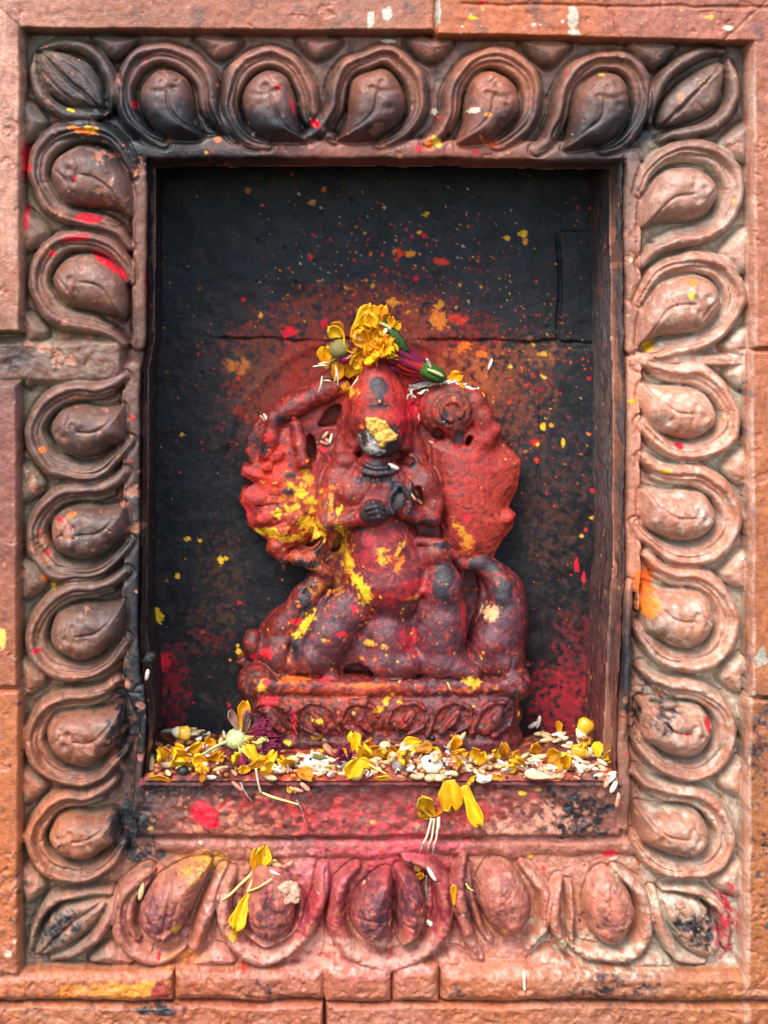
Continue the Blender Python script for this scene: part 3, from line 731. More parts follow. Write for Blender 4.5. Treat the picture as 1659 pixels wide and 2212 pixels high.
# red and pink powder on the lower frame
for (c, cx, cy, rx, ry, dn) in [('#a5303a', 860, 1900, 190, 160, .62), ('#b0303a', 690, 1960, 80, 150, .6), ('#b52a3a', 880, 1840, 120, 40, .55), ('#9c2c38', 960, 2020, 60, 120, .6), ('#b53a3c', 620, 1980, 120, 110, .4), ('#b8705a', 700, 2060, 420, 70, .55),
                               ('#bd7c5e', 1100, 2080, 320, 50, .6), ('#bc7e62', 1250, 2000, 160, 110, .5), ('#b4644e', 1090, 1980, 130, 110, .5), ('#b66c54', 480, 2060, 200, 50, .55), ('#c76a55', 330, 1990, 100, 100, .35), ('#c43a34', 620, 1770, 300, 60, .4), ('#b93a36', 1000, 1770, 260, 70, .45),
                               ('#b4684f', 520, 1790, 160, 40, .5), ('#c07f66', 1180, 1780, 130, 50, .5), ('#c98b70', 1100, 1800, 120, 30, .45), ('#b92f3c', 1575, 2010, 36, 110, .6), ('#c87a5a', 1390, 1240, 60, 90, .4),
                               ('#5c2a34', 815, 1970, 64, 90, .66), ('#5c2a34', 890, 1940, 56, 80, .6), ('#6a3638', 350, 1985, 74, 80, .55), ('#643436', 585, 1985, 70, 80, .55), ('#6a3a40', 1010, 1960, 40, 100, .5), ('#7c463f', 1320, 1990, 60, 70, .45), ('#8a4a40', 1090, 1990, 70, 60, .4), ('#8c2430', 960, 1960, 40, 100, .5), ('#8c2430', 740, 1950, 40, 110, .5), ('#8c2430', 660, 1980, 50, 90, .5), ('#7c3a36', 270, 1990, 40, 90, .4), ('#7c3c38', 460, 1960, 40, 100, .4), ('#b5313a', 760, 2090, 100, 40, .4), ('#cc8a7c', 620, 2070, 300, 50, .6), ('#c87c74', 860, 2070, 200, 60, .5), ('#cf9684', 480, 1960, 60, 110, .4), ('#c4606a', 700, 1900, 60, 60, .5), ('#c9505a', 860, 1850, 200, 40, .55), ('#c98474', 1120, 2060, 160, 60, .55), ('#cb8e7a', 1200, 1900, 200, 60, .45), ('#c04048', 820, 1790, 260, 40, .4), ('#cf9482', 800, 2060, 420, 44, .6), ('#cc7a78', 640, 1880, 70, 60, .5), ('#cb8a78', 400, 2060, 140, 40, .55), ('#bcae96', 1330, 2070, 200, 50, .6), ('#bcae96', 1200, 2040, 90, 60, .45), ('#c2a890', 1400, 1900, 90, 90, .5), ('#5c3a34', 1000, 2140, 60, 20, .4)]:
    P.cloud(c, cx, cy, rx, ry, 0, dn, 13, 0.2, seed=41, rough=0.6)
P.lay('#b57a60', sstep(0.2, 0.9, P.n(16, 44)) * low.ravel() * (~is_out) * 0.4, 0.7)
P.lay('#7a3a34', sstep(0.45, 0.8, P.n(15, 45)) * low.ravel() * 0.5)
P.lay('#c78a70', sstep(0.35, 0.9, P.n(9, 46)) * (own_name == 'sill') * 0.3, 0.6)
P.lay('#3a2a2a', sstep(0.3, 0.7, P.n(18, 47)) * (own_name == 'sill') * 0.6)
for (c, cx, cy, rx, ry) in [('#d08b3a', 420, 1880, 60, 34), ('#d39a30', 460, 1870, 50, 30), ('#d8882f', 390, 2080, 60, 30), ('#d8932f', 200, 290, 10, 6)]:
    P.cloud(c, cx, cy, rx, ry, 0, .5, 7, 0.15, seed=51, rough=0.6)
isb = (own_name == 'bulb') | (own_name == 'scroll')
P.lay('#7a3a3c', isb * low.ravel() * sstep(-0.1, 0.8, P.n(20, 48)) * sstep(2, 24, hh) * 0.55, 0.1)
P.lay('#5c3a34', sstep(0.1, 0.8, P.n(17, 49)) * isb * sstep(420, 300, fy) * 0.45)
P.lay('#4a2f2a', sstep(0.2, 0.8, P.n(14, 50)) * isb * zone_l * 0.5)
P.lay('#96604a', sstep(0.2, 0.8, P.n(22, 52)) * isb * zone_l * 0.4)
P.lay('#8a5440', sstep(0.2, 0.8, P.n(15, 53)) * isb * zone_r * 0.55)
# soot risen from the lamps over the lower half of the lintel carving
band_w = np.interp(fx, [60, 250, 520, 700, 900, 1120, 1240, 1400, 1600], [.3, 1.0, 1.0, .8, .45, .45, .7, .85, .2])
P.lay('#7d6a5a', sstep(0.0, 0.8, P.n(19, 76)) * zone_l * (~is_out) * 0.4, 0.4)
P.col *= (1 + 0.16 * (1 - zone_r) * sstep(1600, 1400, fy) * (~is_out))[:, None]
P.lay('#191d21', sstep(185, 300, fy + 30 * P.n(40, 54)) * sstep(306, 294, fy) * band_w * (~is_out) * (0.86 + 0.2 * P.n(12, 55)), -0.05)
P.lay('#191d21', sstep(0.1, 0.7, P.n(22, 56)) * isb * sstep(330, 250, fy) * 0.3, -0.05)
# crest highlights put into the colour as lighter worn polish, fine uneven staining everywhere
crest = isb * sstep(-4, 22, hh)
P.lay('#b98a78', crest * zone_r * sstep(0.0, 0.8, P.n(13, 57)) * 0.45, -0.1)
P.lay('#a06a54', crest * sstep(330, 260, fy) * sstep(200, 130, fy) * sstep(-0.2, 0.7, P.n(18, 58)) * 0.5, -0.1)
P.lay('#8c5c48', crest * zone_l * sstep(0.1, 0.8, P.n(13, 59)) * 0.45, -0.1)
P.col *= (1 + 0.10 * P.n(9, 60, 2) + 0.10 * P.n(30, 67, 3))[:, None]
P.rough += 0.25 * sstep(0.2, 0.8, P.n(10, 68, 3))
P.lay('#b9755a', chip.ravel() * 0.55 * (1 - 0.6 * sstep(330, 250, fy)), 0.5)
for t in motif_ids:
    g_ = float(np.random.default_rng(t[0]).uniform(.86, 1.16))
    P.col[np.isin(OWN.ravel(), t)] *= g_
# definite dabs
RED, VERM, ORG, YEL = '#d0182c', '#d23a26', '#df6a20', '#eab422'
for (c, cx, cy, rx, ry, rot) in [(RED, 190, 470, 30, 13, 10), (RED, 165, 514, 34, 8, -8), (RED, 228, 565, 40, 9, 38), (RED, 262, 590, 20, 8, 50), (RED, 112, 548, 14, 6, -20), (RED, 53, 345, 7, 44, 0), (RED, 56, 470, 5, 34, 0), (RED, 60, 362, 12, 8, 0), (RED, 317, 600, 4, 22, 0), ('#e0701f', 180, 283, 34, 7, 12), ('#e6a51f', 196, 278, 16, 6, 8),
                                 (RED, 440, 1770, 36, 26, 20), (RED, 455, 1790, 20, 12, 0), (RED, 430, 1745, 14, 9, 0), (RED, 1325, 1858, 20, 10, 0), (ORG, 1395, 1260, 26, 36, 0), ('#e2822a', 1400, 1310, 20, 26, 0), (RED, 1470, 965, 9, 7, 0), ('#e0a030', 1440, 1018, 16, 6, 0),
                                 (RED, 1528, 1565, 10, 22, -20), ('#d9812a', 1490, 610, 10, 10, 0), ('#e0b838', 1485, 640, 8, 10, 0), (RED, 600, 190, 8, 6, 0), (RED, 290, 222, 8, 9, 0), (RED, 632, 228, 4, 20, -8), (YEL, 152, 236, 11, 4, 20), (RED, 680, 265, 14, 9, 40), (ORG, 470, 300, 9, 6, 0), ('#e7c03a', 940, 305, 16, 12, 30), (ORG, 928, 310, 10, 14, 0), (RED, 905, 320, 10, 8, 0), ('#dd6a30', 1065, 312, 14, 7, 0), (RED, 1028, 328, 11, 6, 0), ('#e38a2e', 1040, 300, 12, 4, 50),
                                 ('#d8c9b0', 1024, 240, 14, 8, 0), ('#e2933a', 1050, 250, 10, 6, 0), ('#d5c3a5', 945, 237, 9, 7, 0), ('#e2903a', 1300, 162, 6, 5, 0), (ORG, 1472, 208, 6, 8, 0), (RED, 80, 1408, 9, 6, 0), (YEL, 110, 1272, 7, 6, 0), (ORG, 95, 1253, 12, 6, 40), (ORG, 92, 973, 10, 8, 0), (RED, 102, 1196, 10, 5, 40), (ORG, 155, 1112, 12, 5, -20), (RED, 130, 1122, 8, 6, 0), (RED, 285, 904, 5, 8, 0), (RED, 85, 1150, 5, 4, 0),
                                 ('#e0c65c', 4, 1378, 14, 26, 0), ('#dba02c', 505, 2020, 12, 16, 0), ('#d9a92f', 384, 2005, 12, 12, 0), ('#dda22f', 1150, 1866, 8, 7, 0), ('#d8a23a', 905, 1890, 9, 11, 0), ('#e2b738', 1132, 1722, 10, 6, 0), ('#d8922f', 1165, 1715, 9, 5, 0),
                                 ('#d9d2c0', 842, 82, 18, 5, 5), ('#c9beac', 835, 30, 12, 16, 0), ('#cfc5b4', 800, 45, 8, 22, 0), ('#c7bba6', 1238, 72, 14, 9, 0), ('#c9b7a2', 1235, 40, 13, 30, 0), ('#c4b6a5', 945, 25, 7, 34, 0), ('#c9bfae', 1212, 48, 4, 4, 0), (YEL, 1020, 40, 14, 4, 10), (RED, 1040, 6, 8, 4, 0), ('#d9a23a', 1530, 38, 8, 6, 0), ('#cdbfae', 1570, 62, 10, 6, 0),
                                 ('#d77c35', 160, 2140, 40, 20, 0), ('#d9852f', 260, 2138, 70, 22, 0), ('#dc8f36', 320, 2134, 50, 20, 0), ('#a03a30', 345, 2140, 22, 26, 20), ('#cbb79c', 20, 2055, 10, 9, 0), ('#d6cfc0', 1432, 745, 6, 5, 0), (YEL, 1408, 748, 10, 16, 30), (YEL, 1370, 868, 10, 5, 0), ('#a8a08e', 1640, 1420, 14, 24, 0)]:
    P.blot(c, cx, cy, rx, ry, rot, 0.6, int(cx) % 13, 0.3 if c == RED else 0.6)
MIX = [RED, VERM, ORG, YEL, '#d98c6a', '#c23a34']
P.specks(110, 60, 1610, 80, 345, MIX + ['#c9a58a', '#b9896e'], 1.2, 4.5, 1)
P.specks(60, 55, 310, 345, 1500, MIX + ['#9b8a66'], 1.2, 5, 2)
P.specks(80, 1350, 1610, 345, 2050, MIX + ['#e3b03a', '#d8c7b0'], 1.2, 5, 3)
P.specks(190, 300, 1400, 1690, 2150, [RED, VERM, '#c8755f', '#dba04a', '#57252a', '#3a2022', '#d9a08a', '#c02a3a'], 1.5, 8, 4)
P.specks(60, 0, 1659, 0, 75, ['#cbb7a2', '#d8c4b2', RED, '#e0a24a', '#b54a34'], 1.2, 5, 5)
P.specks(70, 1612, 1659, 1480, 2000, ['#3c3c40', '#4a4644', '#5a4c44'], 2, 9, 6)
P.specks(26, 0, 48, 1480, 2100, ['#4a4240', '#c99a80', '#3c3836'], 1.5, 6, 7)
P.specks(40, 1612, 1622, 760, 1500, ['#3c4048', '#4a4a50'], 3, 9, 8)
P.lay('#c9a08c', (sstep(9, 4, np.abs(fx - XR.ravel() - 7)) * (0.35 + 0.4 * (P.n(40, 61) > 0)) * (fy > 90)), 0.2)
P.lay('#c89e86', is_out * (fx < 52) * (fy < 720) * sstep(-0.4, 0.9, fbm(fx, fy / 5, None, 12, 3, 162)) * 0.5, -0.1)  # pale vertical streaks: sheen of the upper left moulding put into the colour
P.lay('#7c4a44', is_out * (fx < 52) * sstep(0.1, 0.9, fbm(fx, fy / 5, None, 14, 3, 163)) * 0.5)
P.lay('#7c5040', is_out * (fy < 100) * sstep(0.1, 0.8, fbm(fx / 5, fy, None, 9, 4, 64)) * sstep(900, 500, fx) * 0.7)
P.lay('#8a4a34', is_out * (fx > 1610) * sstep(0.0, 0.8, fbm(fx, fy / 6, None, 9, 4, 65)) * 0.5)
P.lay('#c28a70', is_out * (fy > 2080) * sstep(0.2, 0.9, fbm(fx / 4, fy, None, 10, 3, 166)) * 0.45, 0.4)
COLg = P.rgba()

# plain wall going on round the frame
wm, wN, wL, wB = principled('plain_terracotta')
wt = wN.new('ShaderNodeTexNoise'); wt.inputs['Scale'].default_value = 60; wt.inputs['Detail'].default_value = 8
wc = wN.new('ShaderNodeTexCoord'); wL.new(wc.outputs['Object'], wt.inputs['Vector'])
wr = wN.new('ShaderNodeValToRGB'); wL.new(wt.outputs['Fac'], wr.inputs['Fac'])
wr.color_ramp.elements[0].position = .35; wr.color_ramp.elements[0].color = (*lin('#7a4c38'), 1)
wr.color_ramp.elements[1].position = .65; wr.color_ramp.elements[1].color = (*lin('#a5654a'), 1)
wL.new(wr.outputs[0], wB.inputs['Base Color']); wB.inputs['Roughness'].default_value = .5
wq, wf = [], []
for x0, x1, y0, y1 in ((-3400, -33, -1500, 3700), (1692, 5000, -1500, 3700), (-33, 1692, -1500, -33), (-33, 1692, 2246, 3700)):
    for d0 in (2, 60):
        wq += [at_screen(XC, YC, 0) + Vector(((x - XC) * S, d0 * S, (YC - y) * S)) for x, y in ((x0, y0), (x0, y1), (x1, y1), (x1, y0))]
    b0 = len(wq) - 8
    wf += [(b0, b0 + 1, b0 + 2, b0 + 3)] + [(b0 + i, b0 + (i + 3) % 4, b0 + 4 + (i + 3) % 4, b0 + 4 + i) for i in range(4)]
wme = bpy.data.meshes.new('wall'); wme.from_pydata(wq, [], wf); wme.materials.append(wm)
tag(link_mesh('wall', wme, wm), kind='structure')

niche = empty('carved_niche', (0, 0, (YC - 2250) * S))
tag(niche, 'carved terracotta wall niche framed by scrolling leaf coils, blackened inside', 'niche')
in_motif = {i for t in motif_ids for i in t}
labf = lab.ravel()
def add_parts(oid, name, parent, grand=False):
    first = None
    for pid in PIECES.get(oid, []):
        sel = keep & (labf == pid)
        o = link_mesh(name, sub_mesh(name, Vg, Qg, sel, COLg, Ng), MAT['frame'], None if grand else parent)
        if grand: o.parent = parent
        first = first or o
    return first
for t in motif_ids:
    root = add_parts(t[0], names[t[0]], niche)
    for i in t[1:]: add_parts(i, names[i], root, True)
for i, nm in enumerate(names):
    if i not in in_motif: add_parts(i, 'frame_block' if nm == 'ground' else nm, niche)

# ------------------------------------------------------------------ inside of the niche
KB = (D0 + NICHE) / D0
FLOOR_Y = 1692.0                                    # level of the ledge (u, frame face)
def sheet(name, U, Vv, Wd, paint, mat, parent=niche, flip=False, owner=None, owner_names=None):
    """U, Vv, Wd: arrays of real x, y, depth in u"""
    V = np.stack([(U - XC) * S, Wd * S, (YC - Vv) * S], -1).reshape(-1, 3)
    ny, nx = U.shape
    ix = np.arange(ny * nx).reshape(ny, nx)
    Q = np.stack([ix[:-1, :-1], ix[1:, :-1], ix[1:, 1:], ix[:-1, 1:]], -1).reshape(-1, 4)
    if flip: Q = Q[:, ::-1]
    Nn = vert_normals(V, Q)
    col = paint.rgba()
    if owner is None:
        return link_mesh(name, sub_mesh(name, V, Q, np.ones(len(Q), bool), col, Nn), mat, parent)
    of = owner[:-1, :-1].ravel()
    for i, n in enumerate(owner_names):
        if (of == i).sum() > 3: link_mesh(n, sub_mesh(n, V, Q, of == i, col, Nn), mat, parent)

# back wall; (bx, by) are as seen from the lens, real size is KB times larger
bx = np.arange(318, 1308, 2.6); by = np.arange(352, 1600, 2.6)
BX, BY = np.meshgrid(bx, by)
hb = 2.2 * fbm(BX, BY, None, 80, 3, 101) + 0.5 * fbm(BX, BY, None, 14, 3, 102) + 0.3 * sstep(0.3, 0.8, fbm(BX, BY, None, 7, 2, 103))
w1 = 4.5 * fbm(BX, BY, None, 50, 4, 104)
joint_y = 736 + 0.006 * (BX - 800) + w1
own = np.zeros(BX.shape, int)
own[BY > joint_y] = 1
own[(BX > 1206 + w1) & (BY < joint_y) & (BY > 500)] = 2
own[(BX > 1166 + w1) & (BY > joint_y + 18)] = 3
own[(BY > 1330 + w1) & (BX <= 1166 + w1)] = 4
sm_ = 0.25 + 0.9 * sstep(-0.5, 0.5, fbm(BX, BY, None, 70, 3, 105))
def seam(d, w, dep): return -dep * sm_ * np.exp(-(d / (w * (0.7 + 0.6 * sm_))) ** 2)
hb += seam(BY - joint_y, 2.4, 9) * sstep(430, 520, BX)
hb += seam(BX - 1206 - w1, 2.6, 8) * (BY < joint_y) * sstep(500, 540, BY)
hb += seam(BX - 1166 - w1, 2.6, 5) * (BY > joint_y + 18) * sstep(1300, 900, BY)
hb += 5 * sstep(0, 6, BX - 1206 - w1) * (BY < joint_y) * (BY > 500)
hb += 4 * sstep(0, 8, BX - 1166 - w1) * (BY > joint_y + 18)
arch = spline([(486, 960), (520, 880), (590, 800), (680, 745), (800, 720), (900, 740), (1000, 790), (1060, 850), (1090, 950)], 6)
hb += 5 * np.exp(-(dist_poly(BX, BY, arch) / 10) ** 2)
for k in range(26):
    px, py, rr = rng.uniform(430, 1250), rng.uniform(380, 900), rng.uniform(2, 4)
    hb -= 5 * np.exp(-((BX - px) ** 2 + (BY - py) ** 2) / rr ** 2)
PB = Paint(BX.ravel(), BY.ravel(), None, 11)
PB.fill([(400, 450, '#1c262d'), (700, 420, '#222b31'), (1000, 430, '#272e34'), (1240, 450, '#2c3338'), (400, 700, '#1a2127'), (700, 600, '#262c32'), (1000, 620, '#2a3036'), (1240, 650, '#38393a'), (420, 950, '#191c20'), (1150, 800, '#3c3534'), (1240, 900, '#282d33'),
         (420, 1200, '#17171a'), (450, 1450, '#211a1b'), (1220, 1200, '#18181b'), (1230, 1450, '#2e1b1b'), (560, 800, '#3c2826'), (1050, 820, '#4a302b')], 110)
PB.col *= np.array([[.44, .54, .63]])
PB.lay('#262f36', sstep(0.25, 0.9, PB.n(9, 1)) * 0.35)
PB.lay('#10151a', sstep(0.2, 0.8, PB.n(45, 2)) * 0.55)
PB.lay('#3c302a', sstep(0.2, 0.9, PB.n(28, 3)) * sstep(420, 560, BY.ravel()) * 0.45, 0.3)
halo = np.exp(-((BX.ravel() - 830) / 340) ** 2 - ((BY.ravel() - 850) / 260) ** 2)
PB.lay('#7a2c20', sstep(0.30, 0.72, halo * 0.62 + 0.30 * PB.n(7, 8, 5) + 0.15 * PB.n(40, 9)) * 0.85, 0.7)
PB.lay('#a8441f', sstep(0.50, 0.85, halo * 0.55 + 0.33 * PB.n(7, 10, 4) + 0.15 * PB.n(30, 12)) * 0.8, 0.7)
PB.lay('#8a1c24', sstep(0.62, 0.95, halo * 0.5 + 0.36 * PB.n(8, 13, 4) + 0.12 * PB.n(30, 14)) * 0.8, 0.7)
for (c, cx, cy, rx, ry, dn) in [('#7a3026', 790, 760, 300, 150, .62), ('#86291f', 650, 840, 160, 110, .75), ('#8a2c22', 940, 800, 200, 110, .62), ('#8c4430', 1060, 840, 90, 90, .6), ('#a0522c', 1040, 800, 110, 60, .5), ('#6e3327', 770, 660, 150, 60, .55), ('#8c3b2a', 900, 690, 90, 50, .5), ('#6d3a2a', 1130, 850, 70, 140, .5), ('#5c3226', 560, 800, 60, 90, .6),
                               ('#8a1a26', 1235, 1520, 90, 130, .6), ('#7c1520', 1200, 1560, 60, 50, .6), ('#7a1822', 375, 1480, 40, 110, .55), ('#5a2020', 450, 1380, 60, 40, .4), ('#6a1c22', 1250, 1380, 60, 80, .4), ('#4a2a22', 1200, 1100, 80, 200, .35), ('#3c2a20', 470, 1330, 80, 40, .45), ('#4a2c20', 480, 1250, 60, 120, .35), ('#a4602c', 510, 790, 30, 22, .7), ('#7c4a34', 1170, 760, 60, 40, .5)]:
    PB.cloud(c, cx, cy, rx * 1.15, ry * 1.1, 0, dn, 9, 0.32, seed=5, rough=0.6)
PB.lay('#141517', np.exp(-((BY - joint_y).ravel() / 2.0) ** 2) * sstep(430, 520, BX.ravel()) * 0.5 * sm_.ravel())
BR = [(RED), VERM, ORG, '#d9a02c', '#b53a2a', '#c4643a', '#a82a2a']
def bias_up(x, y): return math.exp(-((x - 850) / 230) ** 2 - ((y - 640) / 130) ** 2) + 0.10 + 0.45 * math.exp(-((x - 1120) / 90) ** 2 - ((y - 780) / 120) ** 2)
PB.specks(520, 340, 1290, 370, 980, BR, 1.0, 5.0, 21, bias_up)
PB.specks(620, 330, 1300, 380, 1050, ['#b52a22', '#c4501f', '#a82a2a', '#8a2a22', '#c9701f', '#b8862a'], 0.9, 2.4, 25, bias_up)
PB.specks(260, 330, 1300, 900, 1580, ['#b52a22', '#8a1c22', '#a82a2a', '#8a3a22'], 0.9, 2.6, 26)
PB.specks(130, 340, 1290, 900, 1580, BR + [RED, '#b01c28'], 1.3, 6.5, 22)
PB.specks(60, 1100, 1290, 700, 1050, BR + ['#d8b03a'], 1.5, 6, 23)
PB.specks(60, 620, 1120, 400, 720, ['#c9b08a', '#b58a66', '#8a8a86', '#d0c0a0'], 1.2, 4, 24)
for (c, cx, cy, rx, ry) in [(VERM, 865, 546, 13, 9), ('#df7a2a', 852, 544, 8, 9), (VERM, 952, 564, 15, 9), ('#df8a2a', 888, 547, 10, 9), ('#c98a5a', 675, 438, 9, 8), ('#b07050', 535, 413, 7, 6), (YEL, 1130, 505, 10, 7), ('#d9892a', 1133, 520, 6, 10), (YEL, 1096, 513, 7, 6), (RED, 915, 508, 6, 5), (YEL, 906, 502, 5, 4), (RED, 670, 557, 6, 6), (YEL, 345, 1331, 16, 14), (YEL, 338, 1322, 10, 9), (YEL, 385, 1243, 9, 6), (YEL, 478, 1210, 8, 8), (YEL, 488, 1206, 5, 4), (YEL, 515, 1404, 6, 9), (YEL, 432, 1168, 5, 3), ('#d9a02c', 405, 1165, 8, 4),
                          ('#dd7a2c', 948, 690, 17, 24), (VERM, 990, 690, 20, 11), ('#d98a2c', 948, 660, 10, 9), (RED, 624, 718, 16, 13), (RED, 700, 700, 10, 8), ('#e08a30', 850, 655, 14, 10), ('#d9952c', 1170, 765, 12, 5), (ORG, 1000, 750, 16, 12), (ORG, 1040, 765, 14, 10), (RED, 1245, 1220, 6, 14), (RED, 1260, 1250, 4, 16), (RED, 1280, 1060, 7, 5), (RED, 355, 1428, 16, 22), (YEL, 1172, 920, 6, 8), (YEL, 1160, 958, 6, 7), (YEL, 1215, 955, 5, 10), (RED, 1155, 955, 10, 6), (RED, 1140, 830, 6, 5)]:
    PB.blot(c, cx, cy, rx, ry, 0, 0.8, int(cx) % 11)
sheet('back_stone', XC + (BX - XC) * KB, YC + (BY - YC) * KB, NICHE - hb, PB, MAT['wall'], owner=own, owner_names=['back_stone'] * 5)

# jambs, soffit and ledge
dep = np.arange(0, NICHE + 8, 4.0)
yy = np.arange(330, 1712, 4.0)
for side in (0, 1):
    DD, YY = np.meshgrid(dep, yy)
    e = np.interp(YY, OL_K if side == 0 else OR_K, OL_V if side == 0 else OR_V)
    nz = 2.4 * fbm(YY, DD, None, 60, 4, 111 + side) + 1.3 * fbm(YY / 4, DD, None, 8, 3, 113 + side) + 1.0 * fbm(YY, DD, None, 12, 3, 117)
    x = e + (4 + nz + 0.02 * DD if side == 0 else -4 - nz + 0.0 * DD)
    if side == 0: x = np.minimum(x, 326)
    DDb = 18 + DD
    pj = Paint(YY.ravel(), DD.ravel(), None, 15 + side)
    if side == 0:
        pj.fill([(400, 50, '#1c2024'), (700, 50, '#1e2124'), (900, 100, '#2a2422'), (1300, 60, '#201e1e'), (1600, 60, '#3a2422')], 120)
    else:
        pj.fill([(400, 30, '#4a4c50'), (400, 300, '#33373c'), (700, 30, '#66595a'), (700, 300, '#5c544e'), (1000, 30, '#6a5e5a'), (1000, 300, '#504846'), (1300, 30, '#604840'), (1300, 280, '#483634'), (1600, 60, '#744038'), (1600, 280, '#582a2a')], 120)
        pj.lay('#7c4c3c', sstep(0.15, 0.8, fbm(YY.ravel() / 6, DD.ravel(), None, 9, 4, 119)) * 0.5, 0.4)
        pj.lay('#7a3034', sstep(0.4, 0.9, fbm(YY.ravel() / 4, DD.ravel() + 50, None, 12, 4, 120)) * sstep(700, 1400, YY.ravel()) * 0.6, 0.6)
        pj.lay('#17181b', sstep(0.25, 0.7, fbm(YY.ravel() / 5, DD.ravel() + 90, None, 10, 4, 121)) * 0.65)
    pj.specks(260 if side else 120, 340, 1700, 0, 340, [RED, VERM, ORG, YEL, '#c9825a'], 1.2, 6, 31 + side)
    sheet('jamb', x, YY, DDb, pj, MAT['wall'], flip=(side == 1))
xs = np.arange(296, 1372, 4.0)
DD, XX = np.meshgrid(dep, xs)
ps = Paint(XX.ravel(), DD.ravel(), None, 18); ps.fill([(500, 100, '#17191c'), (1200, 100, '#1b1d20')], 200)
sheet('soffit', XX, 341 + 2 * fbm(XX, DD, None, 30, 4, 122), 14 + DD, ps, MAT['wall'])
depf = np.arange(-6, NICHE + 6, 3.0); xf = np.arange(300, 1346, 3.0)
DD, XX = np.meshgrid(depf, xf)
LEDGE = 1.8 * fbm(XX, DD, None, 40, 4, 123) + 1.0 * fbm(XX, DD, None, 10, 3, 124)
pl = Paint(XX.ravel(), DD.ravel(), None, 19)
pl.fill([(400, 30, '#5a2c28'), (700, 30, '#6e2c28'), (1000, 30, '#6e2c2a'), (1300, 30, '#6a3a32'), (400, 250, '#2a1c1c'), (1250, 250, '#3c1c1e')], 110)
pl.lay('#1e1618', sstep(0.1, 0.7, pl.n(24, 2)) * 0.7)
pl.lay('#8c2c28', sstep(0.1, 0.8, pl.n(16, 3)) * 0.6, 0.7)
pl.specks(220, 310, 1340, 0, 150, [RED, VERM, '#c9705a', ORG, '#2a1a1c', '#d9a08a'], 1.5, 6, 33)
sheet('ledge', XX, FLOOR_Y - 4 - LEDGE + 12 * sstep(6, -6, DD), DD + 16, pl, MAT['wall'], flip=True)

# ================================================================== STATUE (grown from a distance field)
VOX = 2.6
sx = np.arange(488, 1172, VOX, dtype=np.float32); sy = np.arange(752, 1636, VOX, dtype=np.float32); sz = np.arange(-16, 172, VOX, dtype=np.float32)
GROUPS = ['stele', 'figure', 'arm_fan', 'arm_fan', 'disc', 'pedestal', 'attendant']
VOL = [np.full((len(sx), len(sy), len(sz)), 60, np.float32) for _ in GROUPS]
def region(lo, hi, pad=26):
    sl3 = []
    for ax, a, b in zip((sx, sy, sz), lo, hi):
        i, j = np.searchsorted(ax, [a - pad, b + pad]); sl3.append(slice(max(i, 0), max(j, 1)))
    return tuple(sl3)
def grid(sl3):
    return sx[sl3[0]][:, None, None], sy[sl3[1]][None, :, None], sz[sl3[2]][None, None, :]
def smin(a, b, k):
    h = np.clip(0.5 + 0.5 * (b - a) / k, 0, 1)
    return b * (1 - h) + a * h - k * h * (1 - h)
def put(g, sl3, d, k=10):
    VOL[g][sl3] = smin(VOL[g][sl3], d.astype(np.float32), k)
def cut(g, sl3, d, k=6):
    VOL[g][sl3] = -smin(-VOL[g][sl3], d.astype(np.float32), k)
def d_cap(p0, p1, r0, r1, sl3, flat=1.0):
    X, Y, Z = grid(sl3)
    p0, p1 = np.array(p0, float), np.array(p1, float)
    e = p1 - p0; L = (e * e).sum() + 1e-6
    t = np.clip(((X - p0[0]) * e[0] + (Y - p0[1]) * e[1] + (Z - p0[2]) * e[2]) / L, 0, 1)
    return np.sqrt((X - p0[0] - t * e[0]) ** 2 + (Y - p0[1] - t * e[1]) ** 2 + ((Z - p0[2] - t * e[2]) / flat) ** 2) - (r0 + (r1 - r0) * t)
def chain(g, pts, k=10, flat=1.0, carve=False):
    """pts: (x, y, z, r)"""
    for a, b in zip(pts[:-1], pts[1:]):
        R = max(a[3], b[3])
        s3 = region(np.minimum(a[:3], b[:3]) - R, np.maximum(a[:3], b[:3]) + R)
        d = d_cap(a[:3], b[:3], a[3], b[3], s3, flat)
        (cut if carve else put)(g, s3, d, k)
def ball(g, c, r, k=10, rot=0, carve=False):
    s3 = region(np.array(c) - max(r), np.array(c) + max(r))
    X, Y, Z = grid(s3)
    a = math.radians(rot); dx, dy = X - c[0], Y - c[1]
    u, v = dx * math.cos(a) + dy * math.sin(a), -dx * math.sin(a) + dy * math.cos(a)
    q = np.sqrt((u / r[0]) ** 2 + (v / r[1]) ** 2 + ((Z - c[2]) / r[2]) ** 2)
    (cut if carve else put)(g, s3, (q - 1) * min(r), k)
def plate(g, pts, z0, z1, rnd=8, k=8, smooth=3, dome_=0.0, tilt=None):
    Pp = spline(pts, smooth, True) if smooth > 1 else np.array(pts, float)
    s3 = region((Pp[:, 0].min(), Pp[:, 1].min(), z0), (Pp[:, 0].max(), Pp[:, 1].max(), z1))
    X2, Y2 = np.meshgrid(sx[s3[0]], sy[s3[1]], indexing='ij')
    sd = sd_poly(X2.astype(float), Y2.astype(float), Pp) + rnd
    top = z1 + dome_ * (1 - np.exp(np.clip(sd, -80, 0) / 30.0))
    Z = sz[s3[2]][None, None, :]
    dz = np.maximum(Z - (top[:, :, None] - rnd), z0 - Z)
    dx = sd[:, :, None]
    d = np.sqrt(np.maximum(dx, 0) ** 2 + np.maximum(dz, 0) ** 2) + np.minimum(np.maximum(dx, dz), 0) - rnd
    put(g, s3, d, k)
